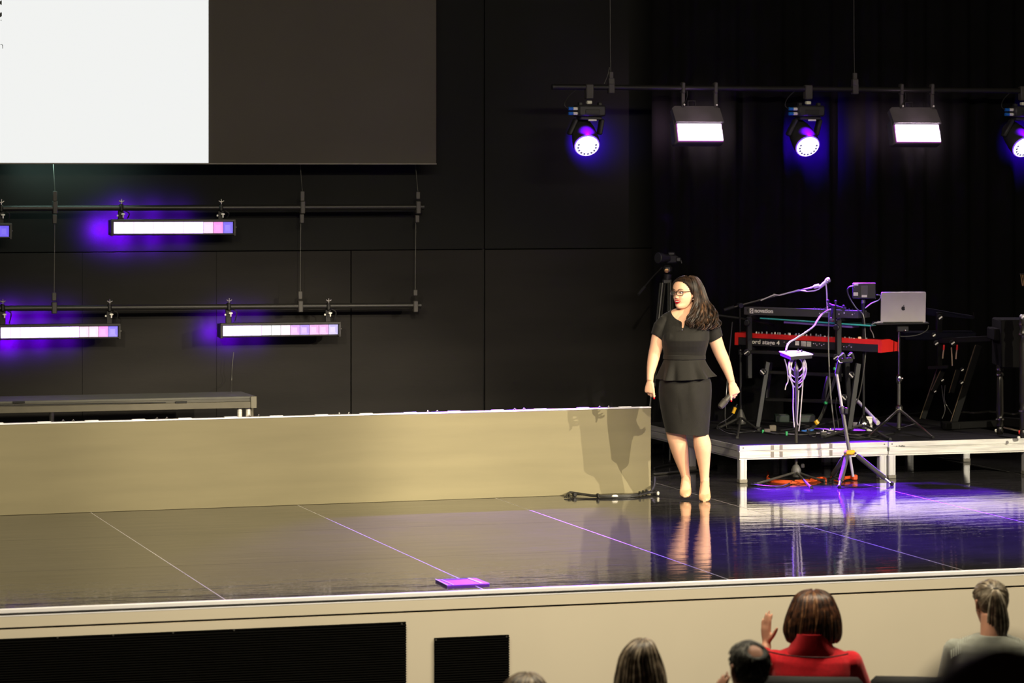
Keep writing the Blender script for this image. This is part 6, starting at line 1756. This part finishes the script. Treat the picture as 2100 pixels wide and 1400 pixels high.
def seated(px, Z, top_py, yaw, label, skin, cloth, floor_z=0.0, build_arms=(), head_yaw=0, head_tilt=0, sw=0.20, head_x=0.0, shirt_name='jacket', vox=0.007, trouser=None):
    top = at(px, top_py, Z)
    rp_ = V((top.x, top.y, floor_z))
    heading = math.atan2(top.x, top.y)
    t = thing('person', label, 'person', rp_, rz=-heading + math.pi + math.radians(yaw))
    inv = MW[t.name].inverted()
    h = top.z - floor_z
    dz = h - 1.30
    b = MB()
    HM = Matrix.Translation(V((head_x, -0.03, 1.068 + dz))) @ rotmat('Z', head_yaw) @ rotmat('X', head_tilt) @ Matrix.Scale(1.0, 4)
    add_head(b, HM)
    b.tube([V((head_x, 0.0, 1.13 + dz)), V((head_x * 0.6, 0.02, 1.05 + dz)), V((0, 0.03, 0.98 + dz))], [0.056, 0.057, 0.065], 14)
    b.loft([ering(V((0, 0.02, z)), rx, ry) for z, rx, ry in ((0.47, 0.17, 0.12), (0.55, 0.17, 0.12), (0.75, 0.15, 0.11), (0.92 + dz, 0.16, 0.10), (0.99 + dz, 0.11, 0.08), (1.02 + dz, 0.06, 0.06))])
    for s in (-1, 1):
        b.tube([(s * 0.09, 0.0, 0.50), (s * 0.11, -0.25, 0.51), (s * 0.12, -0.44, 0.49)], [0.085, 0.075, 0.06], 12)
        b.tube([(s * 0.12, -0.43, 0.49), (s * 0.12, -0.44, 0.28), (s * 0.12, -0.42, 0.07)], [0.06, 0.055, 0.036], 12)
        b.tube([(s * 0.12, -0.40, 0.045), (s * 0.125, -0.50, 0.04), (s * 0.13, -0.60, 0.028)], [0.036, 0.040, 0.024], 12)
    g = MB()
    g.loft([ering(V((0, 0.02, z)), rx, ry, e=2.3) for z, rx, ry in ((0.44, 0.19, 0.145), (0.55, 0.19, 0.14), (0.75, 0.18, 0.128), (0.90 + dz, sw * 0.97, 0.122), (0.96 + dz, sw * 1.0, 0.108), (0.99 + dz, sw * 0.90, 0.095), (1.012 + dz, sw * 0.66, 0.082), (1.035 + dz, 0.085, 0.072))])
    for s, (elbow, wrist, hd_, hs_, hn) in zip((-1, 1), build_arms if build_arms else ((None,) * 5,) * 2):
        sh_ = V((s * (sw - 0.025), 0.02, 0.950 + dz))
        el = V(elbow) if elbow is not None else V((s * (sw + 0.05), -0.06, 0.70))
        wr = V(wrist) if wrist is not None else V((s * 0.13, -0.30, 0.60))
        g.tube([sh_, lerp(sh_, el, 0.5), el], [0.062, 0.057, 0.050], 14)
        g.ball(sh_, 0.062, 12, 8)
        g.tube([el, lerp(el, wr, 0.5), lerp(el, wr, 0.86)], [0.050, 0.045, 0.037], 12)
        b.tube([lerp(el, wr, 0.5), wr], [0.034, 0.026], 12)
        if hd_ is not None:
            add_hand(b, wr, hd_, hs_, hn, 0.98, curl=(6, 10, 8), spread=3, thumb=(0.9, 0.7, 0.1))
        else:
            add_hand(b, wr, V((-s * 0.3, -0.9, -0.1)), V((-s, -0.3, 0.3)), V((0, 0, -1)), 0.95)
    link('body', remeshed(b, 'body', vox, None, 2), skin, t)
    link(shirt_name, remeshed(g, shirt_name, vox, None, 2), cloth, t)
    tr_ = MB()
    for s in (-1, 1):
        tr_.tube([(s * 0.09, 0.02, 0.50), (s * 0.11, -0.25, 0.51), (s * 0.12, -0.45, 0.495)], [0.098, 0.088, 0.07], 12)
        tr_.tube([(s * 0.12, -0.445, 0.50), (s * 0.12, -0.45, 0.28), (s * 0.12, -0.43, 0.10)], [0.07, 0.066, 0.055], 12)
    link('trousers', tr_.mesh('trousers', None), trouser or M_BLACK, t)
    return t, HM, dz, inv
def lk(nm, mb_, m, t, angle=60):
    o_ = link(nm, mb_.mesh(nm, None, True, angle), m, t)
    if nm in ('hair_lock', 'ponytail', 'rib'): o_['kind'] = 'stuff'
    return o_
def loc(inv, px, py, Z): return inv @ at(px, py, Z)
M_SKIN2 = mat('skin_rosy', (0.52, 0.26, 0.17), 0.5, 0, 0.3, 0.06, 14)

# woman in the red jacket
M_REDJ = mat('red_wool', (0.58, 0.004, 0.013), 0.8, 0, 0.2, 0.1, 60, 0.15, 220, sheen=0.25)
Zr = 15.6
tmp = thing('probe', None, None, V((at(1666, 1209, Zr).x, at(1666, 1209, Zr).y, 0)), rz=-math.atan2(at(1666, 1209, Zr).x, at(1666, 1209, Zr).y) + math.pi)
ti = MW[tmp.name].inverted(); bpy.data.objects.remove(tmp)
wl = loc(ti, 1572, 1335, Zr - 0.38 + 0.6)
# her screen-left side is her left arm: local +x
red, HM, dz, inv = seated(1666, Zr, 1212, 0, 'woman in red stand collar jacket with brown bob, clapping in the front row', M_SKIN2, M_REDJ, sw=0.215,
    build_arms=(((-0.27, -0.12, 0.74), (-0.02, -0.34, 0.86), V((0.1, -0.3, 1)), V((0.2, -0.9, -0.2)), V((1, 0.1, 0))), ((0.28, -0.14, 0.80), (0.232, -0.30, 0.985), V((0.06, -0.05, 1)), V((-0.65, 0.75, 0.0)), V((-0.8, -0.6, 0)))))
def RZ(py): return 3.38 - (py - HOR) / 6400 * Zr
def rx_(px): return -(px - 1666) / 6400 * Zr
M_BOB = hair_mat('auburn_hair', (0.018, 0.007, 0.004), (0.10, 0.036, 0.015), 0.42)
M_BOB2 = hair_mat('auburn_light', (0.10, 0.038, 0.014), (0.30, 0.15, 0.07), 0.42)
rg = [(RZ(1210.5), rx_(1668), 0.0, 0.018, 0.03), (RZ(1214), rx_(1668), 0.0, 0.055, 0.07), (RZ(1222), rx_(1668), 0.0, 0.085, 0.10), (RZ(1236), rx_(1668), 0.0, 0.104, 0.118), (RZ(1254), rx_(1668), 0.005, 0.122, 0.125), (RZ(1272), rx_(1667), 0.01, 0.134, 0.122), (RZ(1290), rx_(1666), 0.01, 0.139, 0.115), (RZ(1304), rx_(1667), 0.01, 0.134, 0.105), (RZ(1315), rx_(1667), 0.01, 0.122, 0.095)]
co, s1, s2 = shell(rg, 130, 5, 0.0062, -60, 240, wig=0.012)
hb_ = lk('hair', co, M_BOB, red); lk('hair_lock', s1, M_BOB, hb_); lk('hair_lock', s2, M_BOB2, hb_)
col = MB()
crg = []
for (z, hx, hy, cy) in ((RZ(1346), 0.150, 0.088, 0.022), (RZ(1336), 0.138, 0.094, 0.028), (RZ(1324), 0.112, 0.094, 0.036), (RZ(1306), 0.092, 0.090, 0.048), (RZ(1293.5), 0.080, 0.086, 0.056), (RZ(1293), 0.073, 0.078, 0.056), (RZ(1310), 0.072, 0.072, 0.048)):
    crg.append(ering(V((rx_(1664), cy, z)), hx, hy, n=32, e=2.4))
col.loft(crg)
lk('collar', col, M_REDJ, red)
sea = MB()
M_SEAM = mat('jacket_seam', (0.035, 0.002, 0.003), 0.8)
def seam(pts):
    ps = spline([V((rx_(x), 0.02 + dy, RZ(y))) for x, y, dy in pts], 6)
    return MB().tube(ps, 0.0035, 6)
lk('piping', seam([(1577, 1331, 0.075), (1605, 1334, 0.118), (1640, 1337, 0.130), (1690, 1338, 0.130), (1720, 1335, 0.112), (1738, 1333, 0.08)]), M_SEAM, red)
lk('piping', seam([(1574, 1386, 0.122), (1620, 1388, 0.133), (1680, 1391, 0.136), (1720, 1384, 0.132), (1748, 1379, 0.112)]), M_SEAM, red)
crz = -math.atan2(at(1666, 1209, Zr).x, at(1666, 1209, Zr).y) + math.pi
pc = at(1667, 1388, Zr - 0.1); chair(V((pc.x, pc.y, 0)), crz, 'dark auditorium chair under the woman in red')
pc = at(1884, 1384, Zr - 0.1); chair(V((pc.x, pc.y, 0)), crz, 'empty dark auditorium chair beside the woman in red')

# woman with the ponytail
M_KNIT = mat('grey_striped_knit', (0.30, 0.315, 0.27), 0.85, 0, 0.2, 0.1, 40, sheen=0.2)
pt, HM, dz, inv = seated(2034, Zr, 1190, 0, 'woman with greying ponytail and pale ribbed top in the front row', M_SKIN2, M_KNIT, head_yaw=24, head_tilt=8, sw=0.205, shirt_name='top')
HLP = [(0.0, 0.06), (0.05, 0.045), (0.075, 0.034), (0.10, 0.026), (0.125, 0.004), (0.15, -0.02), (0.17, -0.04), (0.19, -0.055), (0.225, -0.06)]
M_PONY = hair_mat('ash_blonde_hair', (0.055, 0.040, 0.026), (0.26, 0.205, 0.14), 0.45)
M_PONY2 = hair_mat('grey_streak_hair', (0.20, 0.17, 0.12), (0.52, 0.46, 0.36), 0.45)
hcap = lk('hair', MB().loft([[HM @ p for p in r_] for r_ in head_rings(cap_fn(0.010, HLP), 30, 40)[5:]]), M_PONY, pt)
tie = HM @ V((0.012, 0.100, 0.178))
s1, s2 = MB(), MB()
rnd = random.Random(4)
for i in range(120):
    a = math.radians(rnd.uniform(-40, 220)); z = rnd.uniform(0.07, 0.215)
    if z < 0.12 and not (math.radians(20) < a < math.radians(160)): z += 0.06
    p = head_pt(z, a)
    if p.y < interp(z, HLP): p = V((p.x, interp(z, HLP) + 0.004, p.z))
    q = V((0.012, 0.095, 0.178)); pts = []
    for k in range(6):
        t_ = k / 5; m_ = p.lerp(q, t_)
        c = V((m_.x, m_.y, (m_.z - 0.12)))
        f_, b_2, w_2 = 0.0, 0.0, 0.0
        # project the chord out to the skull surface
        cn = c.normalized(); rr_ = 0.075
        for r_ in [0.06 + 0.002 * s_ for s_ in range(30)]:
            zz = 0.12 + cn.z * r_
            if zz >= 0.224: rr_ = r_; break
            bb = interp(zz, HEAD_B); ff = interp(zz, HEAD_F); ww = interp(zz, HEAD_W)
            if ((cn.x * r_) / ww) ** 2 + ((cn.y * r_ - (bb + ff) / 2) / ((bb - ff) / 2)) ** 2 > 1: rr_ = r_; break
        pts.append(HM @ V((cn.x * (rr_ + 0.010), cn.y * (rr_ + 0.010), 0.12 + cn.z * (rr_ + 0.010))))
    (s2 if rnd.random() < 0.35 else s1).tube(spline(pts, 2), 0.0034, 5)
lk('hair_lock', s1, M_PONY, hcap); lk('hair_lock', s2, M_PONY2, hcap)
lk('hair_tie', MB().ball(tie, 0.017, 12, 8, (1, 0.9, 0.8)), M_BLACK, pt)
s1, s2 = MB(), MB()
zend = 0.985 + dz
for i in range(70):
    a = rnd.uniform(0, 6.28); r0 = math.sqrt(rnd.random())
    ox, oy = math.cos(a) * r0, math.sin(a) * r0
    pts = [tie + V((ox * 0.010, 0.0 + oy * 0.01, 0.0)), tie + V((ox * 0.018 - 0.002, 0.030 + oy * 0.014, -0.01)), tie + V((ox * 0.036 - 0.008, 0.030 + oy * 0.018, -0.06)), tie + V((ox * 0.048 - 0.012, 0.020 + oy * 0.02, -0.12)), tie + V((ox * 0.052 - 0.014, 0.010 + oy * 0.02, -0.18)), tie + V((ox * 0.040 - 0.016, 0.010 + oy * 0.02, -0.235 + rnd.uniform(-0.02, 0.02)))]
    sp = spline(pts, 3); n_ = len(sp)
    (s2 if rnd.random() < 0.3 else s1).tube(sp, [0.006 * (1 if k < n_ - 4 else (n_ - k) / 5) for k in range(n_)], 5)
pn = lk('ponytail', s1, M_PONY, pt); lk('hair_lock', s2, M_PONY2, pn)
lk('earring', MB().ball(HM @ V((-0.078, 0.004, 0.082)), 0.006, 8, 5), M_STEEL, pt)
lk('earring', MB().ball(HM @ V((0.078, 0.004, 0.082)), 0.006, 8, 5), M_STEEL, pt)
# ribbed shoulder seams
rib = MB()
for s in (-1, 1):
    for k in range(12):
        x = lerp(0.075, 0.20, k / 11)
        zt_ = 0.965 + dz + 0.062 * (1 - ((x - 0.06) / 0.16) ** 2) - 0.003
        pts = []
        for q in range(7):
            a = math.radians(lerp(15, 100, q / 6))
            pts.append(V((s * x, 0.02 + math.cos(a) * 0.10 * (1 - 0.25 * (x / 0.2)), zt_ - 0.075 + math.sin(a) * 0.082)))
        rib.tube(pts, 0.0036, 5)
lk('rib', rib, mat('knit_rib', (0.42, 0.44, 0.38), 0.85), pt)
pc = at(2040, 1384, Zr - 0.1); chair(V((pc.x + 0.14, pc.y - 0.02, 0)), crz, 'dark auditorium chair under the woman with the ponytail')

# balding man
Zm = 12.9
mn, HM, dz, inv = seated(1534, Zm, 1312, 0, 'balding man with grey hair clapping in the second row', M_SKIN2, mat('dark_suit', (0.02, 0.02, 0.023), 0.85), head_yaw=24, head_tilt=-4,
    build_arms=(((-0.25, -0.14, 0.74), (0.05, -0.36, 0.90), V((0.2, -0.3, 1)), V((0.5, -0.6, 0)), V((1, 0.1, 0))), ((0.25, -0.18, 0.86), (0.130, -0.30, 1.11), V((-0.12, -0.1, 1)), V((-0.55, 0.8, -0.1)), V((-0.8, -0.6, 0)))))
M_GREY = hair_mat('grey_hair', (0.022, 0.021, 0.018), (0.11, 0.105, 0.09), 0.6, 0.3)
M_GREY2 = hair_mat('white_hair', (0.22, 0.21, 0.18), (0.55, 0.53, 0.47), 0.6, 0.3)
HLM = [(0.0, 0.06), (0.05, 0.045), (0.08, 0.028), (0.11, 0.022), (0.13, 0.0), (0.15, -0.02), (0.17, -0.032), (0.19, -0.045), (0.225, -0.055)]
def bald(p, o_):
    d_ = math.sqrt(((p.x + 0.0) / 0.036) ** 2 + ((p.y - 0.062) / 0.040) ** 2 + ((p.z - 0.196) / 0.034) ** 2)
    if d_ < 1.15: 
        t_ = max(0, min(1, (d_ - 0.75) / 0.4)); return lerp(-0.004, o_, t_)
    return o_
hcap = lk('hair', MB().loft([[HM @ p for p in r_] for r_ in head_rings(cap_fn(0.007, HLM, hole=bald), 44, 60)[10:]]), M_GREY, mn)
s1, s2 = MB(), MB()
for i in range(420):
    a = math.radians(rnd.uniform(-40, 220)); z = rnd.uniform(0.05, 0.22)
    p = head_pt(z, a)
    if p.y < interp(z, HLM) + 0.003: continue
    if bald(p, 1.0) < 0.9: continue
    c = V((p.x, p.y - 0.005, (p.z - 0.12) * 0.9)).normalized()
    p2 = head_pt(max(z - 0.022, 0.03), a + rnd.uniform(-0.1, 0.1))
    pts = [HM @ (p + c * 0.004), HM @ ((p + p2) / 2 + c * 0.009), HM @ (p2 + c * 0.0075)]
    side_ = p.y < 0.03
    (s2 if rnd.random() < (0.75 if side_ else 0.16) else s1).tube(pts, [0.0026, 0.0030, 0.0012], 5)
lk('hair_lock', s1, M_GREY, hcap); lk('hair_lock', s2, M_GREY2, hcap)
lk('collar', MB().loft([ering(V((0, 0.02, 1.00 + dz)), 0.085, 0.08), ering(V((0, 0.015, 1.045 + dz)), 0.068, 0.068), ering(V((0, 0.015, 1.046 + dz)), 0.062, 0.062), ering(V((0, 0.015, 1.0 + dz)), 0.06, 0.06)]), M_WHITE, mn)
pc = at(1534, 1388, Zm - 0.12); chair(V((pc.x, pc.y, 0)), crz, 'dark auditorium chair under the balding man')

# women with straight blonde hair
M_BLD = hair_mat('dark_blonde_hair', (0.030, 0.020, 0.012), (0.17, 0.12, 0.075), 0.45)
M_BLD2 = hair_mat('pale_blonde_hair', (0.26, 0.20, 0.13), (0.55, 0.46, 0.34), 0.45)
def blonde(px, Z, top_py, rows, label, seed, hy, chair_label, cloth):
    t, HM, dz, inv = seated(px, Z, top_py + 2, 0, label, M_SKIN2, cloth, head_yaw=hy, shirt_name='top')
    zz = lambda py: 3.38 - (py - HOR) / 6400 * Z
    rgs = [(zz(py), -(cx - px) / 6400 * Z, cy, hw / 6400 * Z, ry) for (py, cx, hw, cy, ry) in rows]
    co, s1, s2 = shell(rgs, 140, seed, 0.0055, -50, 230, wig=0.010, tail=0.03)
    h_ = lk('hair', co, M_BLD, t); lk('hair_lock', s1, M_BLD, h_); lk('hair_lock', s2, M_BLD2, h_)
    pc = at(px, 1388, Z - 0.12); chair(V((pc.x, pc.y, 0)), crz, chair_label)
    return t
blonde(1313, 14.0, 1310, [(1310.5, 1319, 4, 0.0, 0.02), (1313, 1318, 13, 0.0, 0.06), (1320, 1316, 24, 0.0, 0.09), (1333, 1313, 33, 0.0, 0.108), (1350, 1312, 40.5, 0.0, 0.115), (1372, 1313, 47, 0.01, 0.115), (1398, 1313, 51.5, 0.02, 0.11), (1440, 1313, 53, 0.03, 0.10), (1480, 1313, 52, 0.04, 0.085)], 'woman with long straight blonde hair seen from behind in the second row', 8, 18, 'dark auditorium chair under the long haired blonde woman', M_BLACK)
blonde(1077, 13.4, 1380, [(1380.5, 1082, 5, 0.0, 0.02), (1383, 1080, 17, 0.0, 0.06), (1390, 1078, 30, 0.0, 0.09), (1402, 1077, 41, 0.0, 0.108), (1425, 1077, 48, 0.0, 0.115), (1460, 1077, 52, 0.01, 0.115), (1500, 1077, 52, 0.02, 0.10)], 'blonde person of whom only the crown shows beside the small grille', 9, 10, 'dark auditorium chair under the blonde person by the grille', M_BLACK)

# blurred person close to the camera, on the balcony
Zn = 2.45
M_NEAR = hair_mat('black_hair', (0.004, 0.004, 0.004), (0.012, 0.011, 0.010), 0.6, 0.3)
nr, HM, dz, inv = seated(2058, Zn, 1300, 0, 'blurred dark haired person very close at the lower corner', M_SKIN2, M_BLACK, floor_z=1.74, build_arms=(((-0.25, -0.1, 0.75), (-0.06, -0.25, 0.95), None, None, None), ((0.24, -0.14, 0.80), (0.10, -0.20, 0.98), V((-0.02, 0.0, 1)), V((-0.5, 0.8, 0)), V((-1, -0.4, 0)))))
zz = lambda py: 3.38 - (py - HOR) / 6400 * Zn
rgs = [(zz(1300), 0, 0.0, 0.012, 0.02), (zz(1306), 0, 0.0, 0.028, 0.035), (zz(1325), 0, 0.0, 0.048, 0.06), (zz(1350), 0, 0.0, 0.064, 0.08), (zz(1400), 0, 0.0, 0.082, 0.10), (zz(1470), 0, 0.0, 0.095, 0.115), (zz(1600), 0, 0.01, 0.104, 0.115), (zz(1760), 0, 0.02, 0.10, 0.10)]
co, s1, s2 = shell(rgs, 90, 12, 0.006, -50, 230, wig=0.01)
h_ = lk('hair', co, M_NEAR, nr); lk('hair_lock', s1, M_NEAR, h_); lk('hair_lock', s2, M_NEAR, h_)
pc = at(2092, 1388, Zn - 0.12); chair(V((pc.x, pc.y, 1.74)), crz, 'dark auditorium chair under the blurred person close to the camera')
